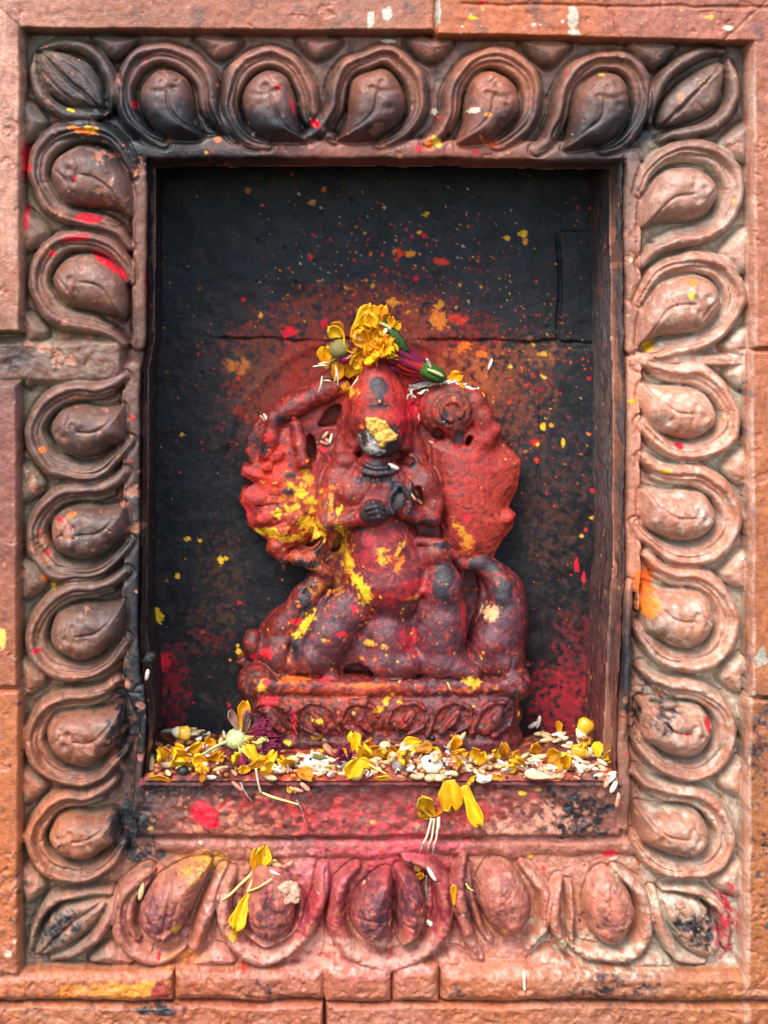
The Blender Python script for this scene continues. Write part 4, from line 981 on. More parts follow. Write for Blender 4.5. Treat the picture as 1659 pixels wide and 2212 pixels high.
def pit(pts, z0, g_list, w=0):
    Pp = spline(pts, 4, True)
    for g in g_list:
        s3 = region((Pp[:, 0].min(), Pp[:, 1].min(), z0), (Pp[:, 0].max(), Pp[:, 1].max(), 172), pad=10)
        X2, Y2 = np.meshgrid(sx[s3[0]], sy[s3[1]], indexing='ij')
        sd = sd_poly(X2.astype(float), Y2.astype(float), Pp)[:, :, None]
        d = np.maximum(sd, z0 - sz[s3[2]][None, None, :])
        cut(g, s3, np.broadcast_to(d, VOL[g][s3].shape), 5)
def score(g, pts, r=3.0):
    chain(g, [(*p, r) for p in pts], 3, carve=True)

# stele behind the figure
plate(0, [(546, 925), (585, 882), (640, 850), (720, 800), (775, 770), (830, 766), (900, 800), (1000, 828), (1046, 872), (1064, 920), (1088, 950), (1124, 1000), (1118, 1060), (1100, 1110), (1106, 1140), (1080, 1180), (1066, 1225), (1100, 1260), (1120, 1330), (1124, 1420), (1124, 1475),
          (545, 1475), (548, 1410), (590, 1372), (630, 1330), (676, 1250), (650, 1232), (612, 1226), (600, 1198), (560, 1152), (532, 1080), (556, 1046), (528, 980)], -16, 48, 9, smooth=2)
# left fan of arms
plate(2, [(548, 1012), (584, 972), (600, 930), (640, 925), (668, 950), (700, 985), (735, 1040), (726, 1110), (694, 1152), (640, 1190), (600, 1192), (556, 1158), (536, 1142), (532, 1112), (515, 1090), (522, 1066), (548, 1050), (520, 1032), (524, 1012)], 10, 62, 7, smooth=1, dome_=26)
chain(2, [(592, 905, 46, 20), (640, 880, 46, 24), (700, 850, 46, 24), (745, 835, 46, 18)], 18)
chain(2, [(592, 905, 60, 18), (585, 950, 62, 16), (575, 985, 60, 16)], 12)
chain(2, [(655, 1000, 82, 16), (650, 960, 78, 14), (640, 920, 70, 14)], 12)
chain(2, [(600, 1190, 50, 24), (614, 1215, 52, 14), (614, 1236, 55, 7)], 8)
chain(2, [(700, 1110, 75, 16), (690, 1165, 80, 15), (672, 1200, 78, 16)], 8)
chain(2, [(640, 1208, 72, 18), (672, 1212, 80, 19), (700, 1238, 80, 15)], 8)
for k in range(6): score(2, [(646 + 9 * k, 1198 + 4 * k, 100), (638 + 9 * k, 1226 + 4 * k, 92)], 2.2)
for a in range(7):
    an = math.radians(150 + a * 14)
    score(2, [(700 + 60 * math.cos(an), 1075 - 60 * math.sin(an), 92), (700 + 150 * math.cos(an), 1075 - 100 * math.sin(an), 76)], 2.2)
for (x, y, r_) in [(575, 1010, 10), (600, 985, 9), (560, 1080, 11), (572, 1120, 12), (610, 1150, 12), (640, 1120, 10), (625, 1060, 11), (600, 1040, 9), (660, 1075, 10)]:
    ball(2, (x, y, 82), (r_ * 1.4, r_, 5), 6, rot=-20)
pit([(690, 925), (712, 888), (738, 880), (744, 915), (722, 925)], 4, [0, 2])
pit([(664, 985), (667, 948), (680, 952), (686, 985), (678, 1002)], 6, [0, 2])
pit([(662, 1186), (690, 1160), (700, 1165), (680, 1188)], 16, [0, 2])
pit([(718, 1200), (735, 1162), (742, 1168), (736, 1196)], 16, [0, 2])
ball(0, (600, 940, 46), (14, 10, 14), 4, carve=True)
# right fan of arms
plate(3, [(935, 968), (985, 925), (1030, 905), (1064, 912), (1088, 932), (1090, 960), (1132, 1000), (1126, 1060), (1106, 1102), (1122, 1118), (1116, 1146), (1088, 1180), (1070, 1215), (1000, 1236), (964, 1180), (944, 1060)], 10, 60, 7, smooth=1, dome_=24)
chain(3, [(1030, 868, 62, 26), (1046, 905, 66, 22), (1050, 950, 66, 24)], 14)
ball(3, (1068, 930, 70), (20, 20, 16), 8)
ball(3, (1100, 1122, 66), (14, 15, 14), 8)
ball(3, (1015, 1075, 58), (64, 120, 34), 14)
score(3, [(1062, 985, 92), (1052, 1030, 96), (1056, 1060, 92)], 2.4)
score(3, [(1085, 1000, 86), (1078, 1060, 88)], 2.2)
# disc in the upper right hand
ball(4, (975, 886, 56), (66, 62, 40), 6)
for rr in (50, 36, 22):
    an = [math.radians(a) for a in range(-40, 270, 14)]
    pts = [(975 + rr * math.cos(a), 886 - rr * 0.94 * math.sin(a), 98 - (rr / 62) ** 2 * 34, 5.5) for a in an]
    chain(4, pts, 4)
chain(4, [(985, 925, 72, 14), (995, 955, 66, 14), (990, 990, 60, 12)], 8)
pit([(938, 948), (946, 925), (964, 936), (962, 955)], 20, [0, 3, 4]); pit([(1006, 960), (1014, 945), (1024, 948), (1016, 966)], 30, [0, 3, 4])
# central figure: head and tall crown
chain(1, [(812, 792, 62, 20), (814, 820, 72, 42), (815, 860, 76, 58), (817, 905, 80, 64)], 12)
ball(1, (820, 940, 100), (49, 47, 48), 5)
ball(1, (806, 790, 74), (15, 15, 15), 6); ball(1, (826, 795, 74), (10, 11, 12), 6)
plate(1, [(814, 810), (833, 832), (834, 846), (815, 850), (796, 846), (796, 831)], 80, 122, 7, 3, dome_=8)
chain(1, [(798, 849, 126, 4), (815, 854, 130, 5), (832, 849, 126, 4)], 3)
chain(1, [(798, 872, 132, 3.5), (818, 864, 136, 5), (838, 873, 131, 3.5)], 3)
chain(1, [(762, 905, 72, 16), (766, 965, 66, 18)], 10); chain(1, [(876, 905, 72, 16), (874, 965, 66, 18)], 10)
score(1, [(770, 850, 104), (760, 900, 112), (764, 940, 112)], 2.4); score(1, [(868, 850, 104), (878, 900, 112), (872, 940, 112)], 2.4)
chain(1, [(776, 850, 36, 22), (758, 920, 36, 26), (745, 990, 38, 30)], 14); chain(1, [(862, 850, 36, 22), (884, 920, 36, 26), (900, 990, 38, 30)], 14)
# neck, collar, ear ornaments
chain(1, [(815, 975, 84, 30), (815, 1015, 84, 36)], 8)
for (yy_, w_, r_) in ((994, 33, 6), (1006, 42, 6.5)):
    chain(1, [(815 + w_ * math.cos(a), yy_ + 12 * math.sin(a), 96 + 28 * math.sin(a), r_) for a in np.linspace(0.05, math.pi - 0.05, 10)], 3)
for k in range(7):
    a = math.pi * (0.12 + 0.76 * k / 6)
    chain(1, [(815 + 52 * math.cos(a), 1014 + 14 * math.sin(a), 98 + 20 * math.sin(a), 5), (815 + 58 * math.cos(a), 1026 + 16 * math.sin(a), 98 + 18 * math.sin(a), 4)], 3)
chain(1, [(884 + 17 * math.cos(a), 1000 - 17 * math.sin(a), 92, 6) for a in np.linspace(-2.2, 1.4, 9)], 4)
ball(1, (748, 995, 84), (26, 20, 18), 8)
# chest, shoulders, arms
ball(1, (818, 1075, 62), (115, 82, 62), 16)
ball(1, (735, 1045, 66), (40, 46, 42), 14); ball(1, (912, 1050, 70), (40, 50, 44), 14)
ball(1, (770, 1062, 104), (30, 28, 20), 10); ball(1, (852, 1058, 104), (32, 28, 20), 10)
chain(1, [(725, 1035, 75, 26), (712, 1090, 84, 24), (708, 1122, 88, 24)], 8)
chain(1, [(706, 1124, 90, 22), (750, 1118, 108, 20), (790, 1106, 122, 20)], 8)
chain(1, [(918, 1040, 80, 27), (934, 1090, 86, 24), (930, 1118, 92, 22)], 8)
chain(1, [(930, 1118, 92, 20), (895, 1112, 108, 18), (868, 1100, 118, 18)], 8)
ball(1, (806, 1098, 130), (33, 28, 28), 4)
for k in range(3): chain(1, [(786 + 6 * k, 1086 + 10 * k, 154 - 2 * k, 5.5), (806 + 3 * k, 1080 + 11 * k, 160, 6), (822, 1086 + 10 * k, 154, 5)], 2)
ball(1, (858, 1076, 122), (24, 34, 22), 4)
chain(1, [(858 + 22 * math.cos(a), 1076 - 30 * math.sin(a) - (8 if abs(a - 1.57) < .3 else 0), 142, 6) for a in np.linspace(-0.9, 4.0, 16)], 4)
ball(1, (850, 1038, 134), (9, 9, 10), 3); ball(1, (840, 1052, 132), (8, 8, 9), 3)
ball(1, (884, 1066, 112), (9, 34, 10), 5)
score(1, [(760, 1085, 132), (758, 1110, 132)], 3)
pit([(893, 1058), (905, 1050), (912, 1080), (905, 1092)], 78, [1])
# waist, belly, robe
chain(1, [(812, 1125, 52, 66), (828, 1185, 50, 80), (836, 1250, 46, 96)], 14)
ball(1, (846, 1222, 84), (78, 62, 36), 16)
ball(1, (830, 1165, 90), (58, 44, 28), 14)
chain(1, [(775, 1282, 100, 5), (830, 1292, 114, 6), (900, 1276, 110, 6), (945, 1245, 104, 5)], 8)
ball(1, (940, 1195, 84), (40, 34, 34), 10)
chain(1, [(905, 1165, 100, 10), (950, 1170, 104, 9), (985, 1200, 90, 9)], 6)
ball(1, (800, 1392, 24), (245, 108, 76), 10)
# seated leg on the left, hanging cloth, raised knee on the right
ball(1, (712, 1374, 70), (102, 60, 56), 9, rot=-56)
ball(1, (750, 1320, 76), (56, 50, 44), 14)
chain(1, [(676, 1418, 82, 40), (640, 1440, 74, 28)], 10)
chain(1, [(704, 1425, 84, 22), (712, 1462, 88, 18), (726, 1470, 100, 13)], 6)
ball(1, (846, 1305, 60), (70, 60, 52), 16)
ball(1, (836, 1392, 66), (60, 90, 58), 9)
ball(1, (830, 1430, 74), (62, 44, 54), 9)
ball(1, (870, 1430, 92), (44, 34, 34), 8)
ball(1, (952, 1352, 70), (60, 126, 58), 9)
ball(1, (956, 1264, 94), (42, 52, 42), 12)
ball(1, (955, 1430, 70), (60, 46, 56), 9)
chain(1, [(985, 1440, 100, 26), (1020, 1448, 100, 18)], 6)
chain(1, [(700, 1248, 66, 24), (660, 1300, 60, 30), (612, 1362, 54, 28), (585, 1420, 50, 32), (580, 1462, 46, 30)], 10)
for k in range(5): score(1, [(700 - 11 * k + 6, 1262 + 3 * k, 100 - 4 * k), (640 - 9 * k + 16, 1345 + 2 * k, 88 - 4 * k)], 2.6)
chain(1, [(712, 1275, 96, 6), (680, 1340, 96, 6), (642, 1392, 90, 6)], 4)
chain(1, [(614, 1390, 78, 12), (600, 1440, 76, 16), (610, 1468, 74, 16)], 6)
ball(1, (545, 1402, 50), (22, 34, 26), 6); ball(1, (600, 1420, 84), (24, 30, 16), 8)
pit([(880, 1385), (890, 1375), (902, 1392), (898, 1402)], 110, [1])
pit([(745, 1442), (775, 1432), (800, 1440), (805, 1468), (750, 1470)], 46, [0, 1])
pit([(640, 1452), (680, 1458), (672, 1472), (640, 1468)], 66, [1])
for (a, b) in [((790, 1230), (830, 1215)), ((870, 1170), (890, 1215)), ((780, 1180), (800, 1215))]:
    score(1, [(*a, 140), (*b, 142)], 2.2)
# attendant at the right with the looped arm
chain(6, [(1000, 1224, 50, 20), (1040, 1222, 54, 22), (1072, 1246, 56, 26), (1094, 1285, 56, 34)], 10)
ball(6, (1100, 1350, 46), (50, 112, 56), 12)
chain(6, [(1086, 1340, 64, 40), (1066, 1390, 66, 44), (1048, 1428, 64, 38)], 12)
ball(6, (1084, 1430, 64), (56, 46, 44), 10); ball(6, (1086, 1284, 72), (28, 42, 26), 10)
score(6, [(1100, 1360, 110), (1108, 1400, 106), (1100, 1440, 104)], 2.6); score(6, [(1064, 1350, 116), (1090, 1362, 118)], 2.2)
pit([(1008, 1275), (1018, 1242), (1036, 1250), (1044, 1290), (1040, 1330), (1028, 1362), (1020, 1398), (1010, 1380), (1009, 1320)], 14, [0, 1, 6, 3])
ball(1, (1014, 1462, 108), (17, 16, 14), 5)
# pedestal: rounded plinth with mouldings and lotus scrolls
def plinth(y0, y1, hw, front, rnd, k=5):
    s3 = region((826 - hw - 10, y0, -16), (826 + hw + 10, y1, front))
    X, Y, Z = grid(s3)
    # plan: straight back, front corners swept round
    qx = np.abs(X - 826) - (hw - 70); qz = Z - (front - 70)
    plan = np.sqrt(np.maximum(qx, 0) ** 2 + np.maximum(qz, 0) ** 2) + np.minimum(np.maximum(qx, qz), 0) - 70
    v = np.abs(Y - (y0 + y1) / 2) - (y1 - y0) / 2
    a, b = plan + rnd, v + rnd
    d = np.sqrt(np.maximum(a, 0) ** 2 + np.maximum(b, 0) ** 2) + np.minimum(np.maximum(a, b), 0) - rnd
    put(5, s3, np.broadcast_to(d, VOL[5][s3].shape), k)
plinth(1462, 1490, 300, 121, 11, 9)
plinth(1482, 1512, 300, 114, 8, 8)
plinth(1498, 1576, 304, 124, 22)
plinth(1566, 1592, 300, 116, 6)
plinth(1586, 1604, 306, 124, 8, 8)
plinth(1598, 1634, 308, 122, 8)
ball(5, (560, 1480, 70), (48, 44, 50), 10); ball(5, (1108, 1478, 70), (44, 42, 50), 12)
petal_pts = []
def onfront(x):                                   # front of the plinth bends back at its ends
    t = max(0.0, abs(x - 826) - 232)
    return 126 - (70 - math.sqrt(max(0, 70 * 70 - t * t)))
for cx, b in [(588, 1), (682, 1), (776, 1), (876, -1), (972, -1), (1064, -1)]:
    def q(aa, bb): x = cx + b * bb * 45; return (x, 1538 - aa * 37, onfront(min(max(x, 536), 1116)) - 1)
    chain(5, [(*q(aa, bb), 5.0) for aa, bb in [(-1, .1), (-.5, -.7), (0, -.92), (.5, -.82), (.86, -.4), (.86, .2), (.5, .72), (-.2, .95), (-.95, 1.2)]], 3)
    chain(5, [(*q(.3, -.2), 10), (*q(-.1, .0), 13), (*q(-.7, .5), 8)], 4)
    score(5, [tuple(np.array(q(.1, -.1)) + (0, 0, 11)), tuple(np.array(q(-.6, .35)) + (0, 0, 9))], 2)

# join, extract, split by owner
stack = np.stack(VOL, 0)
OWNV = np.argmin(stack, 0)
TOT = stack[0].copy()
for k in range(1, len(GROUPS)): TOT = smin(TOT, stack[k], 4)
del stack
X3, Y3, Z3 = np.meshgrid(sx, sy, sz, indexing='ij')
near = np.abs(TOT) < 12
ero = 1 + 1.6 * (Y3[near] > 1455)
TOT[near] += ero * (1.4 * fbm(X3[near], Y3[near], Z3[near], 60, 2, 203) + 1.1 * fbm(X3[near], Y3[near], Z3[near], 24, 4, 201) + 0.5 * fbm(X3[near], Y3[near], Z3[near], 8, 2, 202)).astype(np.float32)
del X3, Y3, Z3, near
def surface_nets(F):
    nx, ny, nz = F.shape
    ins = F < 0
    c = [(0, 0, 0), (1, 0, 0), (0, 1, 0), (1, 1, 0), (0, 0, 1), (1, 0, 1), (0, 1, 1), (1, 1, 1)]
    cnt = sum(ins[a:nx - 1 + a, b:ny - 1 + b, d:nz - 1 + d].astype(np.int8) for a, b, d in c)
    act = (cnt > 0) & (cnt < 8)
    I = np.argwhere(act)
    vid = np.full(act.shape, -1, np.int64); vid[act] = np.arange(len(I))
    vals = [F[I[:, 0] + a, I[:, 1] + b, I[:, 2] + d] for a, b, d in c]
    acc = np.zeros((len(I), 3)); n = np.zeros(len(I))
    for i in range(8):
        for j in range(i + 1, 8):
            if sum(abs(c[i][k] - c[j][k]) for k in range(3)) != 1: continue
            m = (vals[i] < 0) != (vals[j] < 0)
            t = np.where(m, vals[i] / np.where(m, vals[i] - vals[j], 1), 0)
            pt = np.array(c[i])[None] + t[:, None] * (np.array(c[j]) - np.array(c[i]))[None]
            acc += pt * m[:, None]; n += m
    pos = I + acc / n[:, None]
    quads = []
    for ax in range(3):
        o1, o2 = [(1, 2), (2, 0), (0, 1)][ax]
        a = [slice(None)] * 3; b = [slice(None)] * 3
        a[ax] = slice(0, -1); b[ax] = slice(1, None)
        cr = ins[tuple(a)] != ins[tuple(b)]
        E = np.argwhere(cr)
        E = E[(E[:, o1] > 0) & (E[:, o2] > 0) & (E[:, o1] < F.shape[o1] - 1) & (E[:, o2] < F.shape[o2] - 1)]
        fl = ins[E[:, 0], E[:, 1], E[:, 2]]
        def v(d1, d2):
            e = E.copy(); e[:, o1] -= d1; e[:, o2] -= d2
            return vid[e[:, 0], e[:, 1], e[:, 2]]
        q = np.stack([v(1, 1), v(0, 1), v(0, 0), v(1, 0)], 1)
        quads.append(np.where(fl[:, None], q, q[:, ::-1]))
    return pos, np.concatenate(quads), I
pos, Qs, Ic = surface_nets(TOT)
px_, py_, pz_ = sx[0] + pos[:, 0] * VOX, sy[0] + pos[:, 1] * VOX, sz[0] + pos[:, 2] * VOX
ok = pz_[Qs].max(1) > -8
Qs = Qs[ok]
ST_D = 225.0
ZS = 1.25                                           # the carving stands this much prouder than drawn
KS = (D0 + ST_D) / D0
def st_world(x, y, z):
    return (x - XC) * KS * S, (NICHE - z * ZS) * S, (YC - y) * KS * S
Vs = np.stack(st_world(px_, py_, pz_), 1)
Qs = Qs[:, ::-1] if np.einsum('ij,ij->i', np.cross(Vs[Qs[:, 2]] - Vs[Qs[:, 0]], Vs[Qs[:, 3]] - Vs[Qs[:, 1]]), np.array([[0, -1.0, 0]])).mean() < 0 else Qs
Ns = vert_normals(Vs, Qs)
own_s = OWNV[Ic[:, 0], Ic[:, 1], Ic[:, 2]]
own_s = np.where(own_s < 0, 0, own_s)
own_fs = own_s[Qs[:, 0]]
def front_z(x, y):
    """height of the statue's surface above the back wall at (x, y)"""
    i, j = int((x - sx[0]) / VOX), int((y - sy[0]) / VOX)
    if not (0 <= i < len(sx) and 0 <= j < len(sy)): return 0.0
    col_ = np.nonzero(TOT[i, j] < 0)[0]
    return float(sz[col_[-1]]) if len(col_) else 0.0

# ---- pigment of the statue
PS = Paint(px_, py_, pz_, 23)
PS.fill([(815, 860, '#a5342c'), (660, 880, '#6e2826'), (620, 960, '#8a2a26'), (600, 1080, '#b8382a'), (650, 1130, '#b0402a'), (720, 1080, '#8a3028'), (815, 1060, '#7c2a2a'), (975, 880, '#7a3a2c'), (1030, 960, '#b83a30'), (1030, 1100, '#b43c32'), (1080, 1050, '#b6402f'), (920, 1040, '#7c2e2a'), (930, 1100, '#6a2a28'),
         (820, 1180, '#7c242a'), (850, 1240, '#80262e'), (750, 1330, '#54303a'), (700, 1400, '#502d34'), (840, 1380, '#642f38'), (950, 1300, '#5c3c46'), (950, 1400, '#5e363f'), (1090, 1300, '#58303a'), (1090, 1420, '#562c34'), (620, 1340, '#6c2c24'), (570, 1420, '#5c2c26'), (1060, 1200, '#8a3a34'),
         (600, 1480, '#6e3026'), (800, 1480, '#863028'), (1050, 1480, '#6e3030'), (600, 1540, '#5c2a24'), (800, 1540, '#72302a'), (1000, 1540, '#643030'), (800, 1610, '#4c2624'), (1090, 1560, '#4c2828'), (540, 1550, '#40221e')], 55, 14)
PS.lay('#c2332a', sstep(0.05, 0.8, PS.n(34, 1)) * (0.45 - 0.25 * sstep(1230, 1290, py_)), 0.7)
PS.lay('#44222a', sstep(0.0, 0.8, PS.n(22, 2)) * (0.4 + 0.25 * sstep(1230, 1290, py_)), 0.0)
PS.lay('#7a1c24', sstep(-0.1, 0.7, PS.n(48, 12)) * 0.4, 0.3)
PS.lay('#c8521f', sstep(0.3, 0.95, PS.n(13, 3)) * 0.45, 0.7)
PS.lay('#d89020', sstep(0.45, 0.9, PS.n(11, 8, 5) * 0.7 + 0.75 * np.exp(-((px_ - 690) / 110) ** 2 - ((py_ - 1190) / 150) ** 2) - 0.25) * 0.6, 0.7)
PS.lay('#a81e2c', sstep(0.3, 0.9, PS.n(18, 4)) * 0.6, 0.7)
PS.lay('#3a3034', sstep(0.4, 0.85, PS.n(10, 5)) * 0.6, 0.0)
BLK, GRY = '#2e2f33', '#45464c'
for (c, cx, cy, rx, ry, dn) in [('#b8302a', 1040, 1080, 110, 180, .7), ('#c8452c', 1060, 1120, 80, 130, .45), ('#c42f2c', 590, 1060, 90, 110, .6), ('#d0341f', 600, 1020, 60, 60, .7), ('#d06a20', 640, 1080, 80, 70, .45), ('#c8401f', 640, 1150, 90, 40, .5), ('#c02a2a', 860, 830, 60, 60, .6), ('#c8341f', 760, 850, 40, 50, .6), ('#c03a2a', 840, 890, 60, 30, .6),
                               ('#6a3a34', 975, 885, 64, 60, .7), ('#b8452a', 970, 880, 40, 40, .4), ('#c8282e', 900, 1270, 110, 30, .7), ('#c02832', 880, 1380, 40, 40, .65), ('#bf2530', 810, 1170, 60, 80, .5), ('#b5402a', 780, 1480, 260, 16, .6), ('#c0502a', 1000, 1478, 120, 12, .6), ('#b84a28', 700, 1500, 200, 20, .4), ('#9c3a26', 800, 1540, 260, 40, .35), ('#c87a3a', 690, 1140, 60, 30, .3),
                               ('#5c3a44', 955, 1350, 55, 120, .62), ('#5c343c', 730, 1370, 70, 70, .62), ('#5e343c', 840, 1420, 60, 50, .55), ('#55343c', 1090, 1340, 45, 110, .55), ('#4c4048', 960, 1260, 40, 60, .5), ('#c8802a', 740, 1160, 26, 60, .5), ('#cc7a2a', 700, 1270, 60, 20, .5), ('#b8382a', 660, 880, 60, 50, .4), ('#2a2022', 540, 960, 40, 60, .6), ('#2a2022', 540, 1540, 50, 80, .5), ('#30282c', 1110, 1530, 50, 60, .4)]:
    PS.cloud(c, cx, cy, rx, ry, 0, dn, 12, 0.2, seed=7, rough=0.6)
# fine speckle of the powders
PS.lay('#d8481f', sstep(0.35, 0.95, PS.n(7, 61, 2)) * 0.6, 0.7)
PS.lay('#cc3022', sstep(0.0, 0.8, PS.n(26, 64, 4)) * sstep(1260, 1200, py_) * 0.35, 0.7)
PS.lay('#2e2024', sstep(0.45, 0.95, PS.n(8, 62, 2)) * 0.6, 0.0)
PS.lay('#b01c26', sstep(0.5, 0.95, PS.n(9, 63, 2)) * 0.5, 0.6)
PS.col *= 0.74
# stone worn bare and polished by touching
def worn(cx, cy, cz, rx, ry, rz, rag=0.25, c='#25272c', rough=-0.36):
    q = np.sqrt(((px_ - cx) / rx) ** 2 + ((py_ - cy) / ry) ** 2 + ((pz_ - cz) / rz) ** 2)
    PS.lay(c, sstep(1.08, 0.9, q - rag * PS.n(10, 71, 3)) * 0.93, rough)
for a_ in [(820, 944, 112, 50, 46, 50, .12), (815, 832, 120, 21, 22, 40, .1), (816, 872, 132, 22, 5, 18, .3), (817, 860, 130, 10, 10, 20, .3), (815, 1008, 110, 44, 16, 40, .25), (812, 1030, 112, 52, 9, 30, .5),
           (806, 1096, 150, 34, 32, 30, .3), (858, 1066, 146, 27, 38, 22, .55), (848, 1044, 134, 14, 15, 20, .2), (886, 1072, 116, 9, 34, 20, .5), (905, 1122, 100, 40, 8, 30, .5), (745, 1136, 110, 44, 6, 34, .6), (890, 1000, 96, 14, 14, 20, .5),
           (958, 1228, 130, 24, 24, 30, .25), (948, 1256, 140, 18, 32, 24, .6), (1086, 1276, 108, 22, 36, 26, .5), (1044, 1222, 84, 50, 18, 30, .5), (962, 1172, 108, 30, 10, 24, .5), (628, 1028, 86, 15, 8, 14, .15), (602, 1045, 86, 8, 10, 14, .2), (625, 1062, 90, 19, 8, 14, .15), (600, 1097, 86, 6, 10, 14, .3), (606, 908, 78, 14, 14, 16, .4), (572, 960, 76, 9, 24, 24, .6),
           (960, 905, 90, 14, 14, 30, .7), (990, 940, 80, 12, 22, 24, .7), (1010, 1098, 100, 18, 3, 14, .1), (1003, 1152, 100, 20, 5, 14, .3), (690, 1178, 94, 14, 20, 24, .6), (660, 1216, 92, 28, 10, 20, .7), (612, 1226, 66, 12, 20, 24, .7), (640, 1400, 90, 18, 22, 24, .8), (660, 1300, 86, 14, 46, 30, .9)]:
    worn(*a_)
PS.rough = np.where(py_ > 1235, np.minimum(PS.rough, 0.15) - 0.1 * sstep(1235, 1300, py_) * sstep(1460, 1440, py_), PS.rough)
PS.lay('#6a4f5c', sstep(0.0, 0.8, PS.n(30, 66, 3)) * sstep(1240, 1300, py_) * sstep(1460, 1440, py_) * sstep(80, 120, pz_) * 0.5, -0.12)
PS.cloud('#bdb8b2', 796, 950, 32, 32, 0, .35, 8, 0.3, seed=9, rough=0.5)
PS.cloud('#efe6dc', 808, 962, 24, 20, 0, .55, 6, 0.3, seed=10, rough=0.5)
PS.col *= 0.97
# yellow, orange and red dabs of powder
Y2 = '#eeb41e'
for (c, cx, cy, rx, ry, rot) in [(Y2, 668, 1138, 24, 16, 20), (Y2, 660, 1128, 12, 10, 0), (Y2, 690, 1146, 14, 20, 0), (Y2, 600, 1160, 50, 9, 8), (Y2, 560, 1155, 14, 8, -10), (Y2, 640, 1165, 20, 8, -20), (Y2, 582, 1145, 16, 4, 0), (Y2, 650, 1065, 12, 16, 20), (Y2, 672, 1080, 12, 9, 0), (Y2, 637, 1098, 18, 5, -35), (Y2, 600, 1110, 10, 9, 0), (Y2, 735, 1137, 12, 8, 0), (Y2, 742, 1160, 8, 14, 0), ('#e39a22', 665, 1030, 12, 20, -20), ('#e0a022', 632, 1050, 16, 6, 30),
                                 (Y2, 770, 1252, 26, 12, 50), (Y2, 785, 1275, 14, 20, 0), (Y2, 752, 1212, 10, 22, 0), (Y2, 745, 1190, 8, 14, 0), ('#dc9a22', 820, 1192, 14, 16, 0), ('#dd9a28', 858, 1182, 6, 22, 30), ('#e07a22', 860, 1210, 7, 20, 30), ('#e8a62a', 755, 846, 15, 11, 0), ('#e09a28', 748, 838, 8, 12, 0), ('#e08a22', 715, 1085, 6, 28, 0), ('#e6a722', 730, 1100, 6, 16, 10),
                                 (Y2, 662, 1345, 8, 32, 38), (Y2, 640, 1372, 10, 6, 0), ('#e8a722', 700, 1372, 8, 5, 0), ('#e6a01f', 800, 1382, 14, 5, 0), ('#e6a01f', 826, 1385, 8, 4, 0), ('#e8a61f', 1014, 1462, 15, 15, 0), ('#dd8a22', 1000, 1150, 8, 30, -40), ('#e07a20', 1010, 1180, 14, 20, 0), ('#e0702a', 890, 1284, 14, 6, 0), ('#d8a070', 1062, 1325, 14, 18, 20), ('#e8852a', 550, 870, 20, 8, -30),
                                 (Y2, 828, 1508, 8, 8, 0), (Y2, 815, 1520, 9, 7, 0), (Y2, 860, 1507, 6, 5, 0), (Y2, 834, 1500, 6, 6, 0), (Y2, 845, 1490, 5, 4, 0), (Y2, 684, 1583, 12, 7, 0), (Y2, 620, 1590, 8, 4, 0), (Y2, 690, 1540, 8, 6, 0), ('#e09a22', 570, 1470, 12, 14, 0),
                                 (RED, 578, 1412, 17, 11, -10), (RED, 578, 1503, 18, 12, -15), (RED, 640, 1345, 12, 8, 0), (RED, 762, 1310, 9, 12, 0), (RED, 740, 1362, 14, 7, 0), (RED, 548, 1425, 8, 10, 0), (RED, 575, 1465, 10, 7, 0), (RED, 634, 1540, 5, 36, 0), (RED, 705, 1460, 14, 7, 0), (RED, 533, 1112, 9, 8, 0), (RED, 700, 975, 9, 8, 0), (RED, 1010, 1120, 10, 10, 0), (RED, 880, 880, 30, 60, 10), ('#d43524', 870, 845, 18, 30, -20), ('#d0301f', 580, 1030, 34, 26, 40), ('#d63020', 605, 1000, 14, 30, 0), ('#b51a22', 580, 945, 12, 14, 0), ('#c01a2c', 1000, 1330, 10, 40, 0), ('#d0343a', 1110, 1120, 10, 10, 0), ('#d0301f', 955, 930, 12, 12, 20),
                                 ('#e0601f', 780, 1470, 60, 5, 0), ('#d8601f', 640, 1462, 40, 6, 0)]:
    PS.blot(c, cx, cy, rx * 1.15, ry * 1.15, rot, 1.15, int(cx + cy) % 13, 0.7, scale=7, soft=0.55)
PS.specks(220, 520, 1140, 780, 1600, [RED, VERM, ORG, Y2, '#d98c3a', '#3a2a2e', '#a81e2c'], 1.3, 5, 51)
PS.specks(220, 560, 1120, 780, 1580, ['#d8481f', '#e0701f', '#cc2a22', '#e09a22'], 0.9, 2.6, 54)
PS.specks(90, 620, 900, 1150, 1550, [Y2, ORG, '#e8a62a', RED], 1.3, 5, 52)
PS.specks(90, 560, 720, 960, 1200, [Y2, ORG, '#3a3236', '#d6401f', RED], 1.5, 7, 53)
COLs = PS.rgba()
statue = empty('deity_statue', (st_world(826, 1612, 70)))
tag(statue, 'small many-armed stone statue coated in red, orange and yellow powder, standing in the niche', 'statue')
def mesh_components(Q, key, nv):
    """label of each face; faces join over shared vertices when their key agrees"""
    ks, inv = np.unique(Q.ravel().astype(np.int64) * 64 + np.repeat(key, 4), return_inverse=True)
    inv = inv.reshape(Q.shape); lab = np.arange(len(ks))
    while True:
        m = lab[inv].min(1); l2 = lab.copy()
        for c in range(4): np.minimum.at(l2, inv[:, c], m)
        for _ in range(3): l2 = l2[l2]
        if (l2 == lab).all(): return lab[inv[:, 0]]
        lab = l2
isp = own_fs == 5
cxq, cyq = px_[Qs].mean(1), py_[Qs].mean(1)
key = own_fs.copy()
for i, cx in enumerate([588, 682, 776, 876, 972, 1064]):
    key[isp & (np.abs(cxq - cx) < 46.5) & (np.abs(cyq - 1538) < 38) & (pz_[Qs].mean(1) > 60) & (key < 10)] = 10 + i
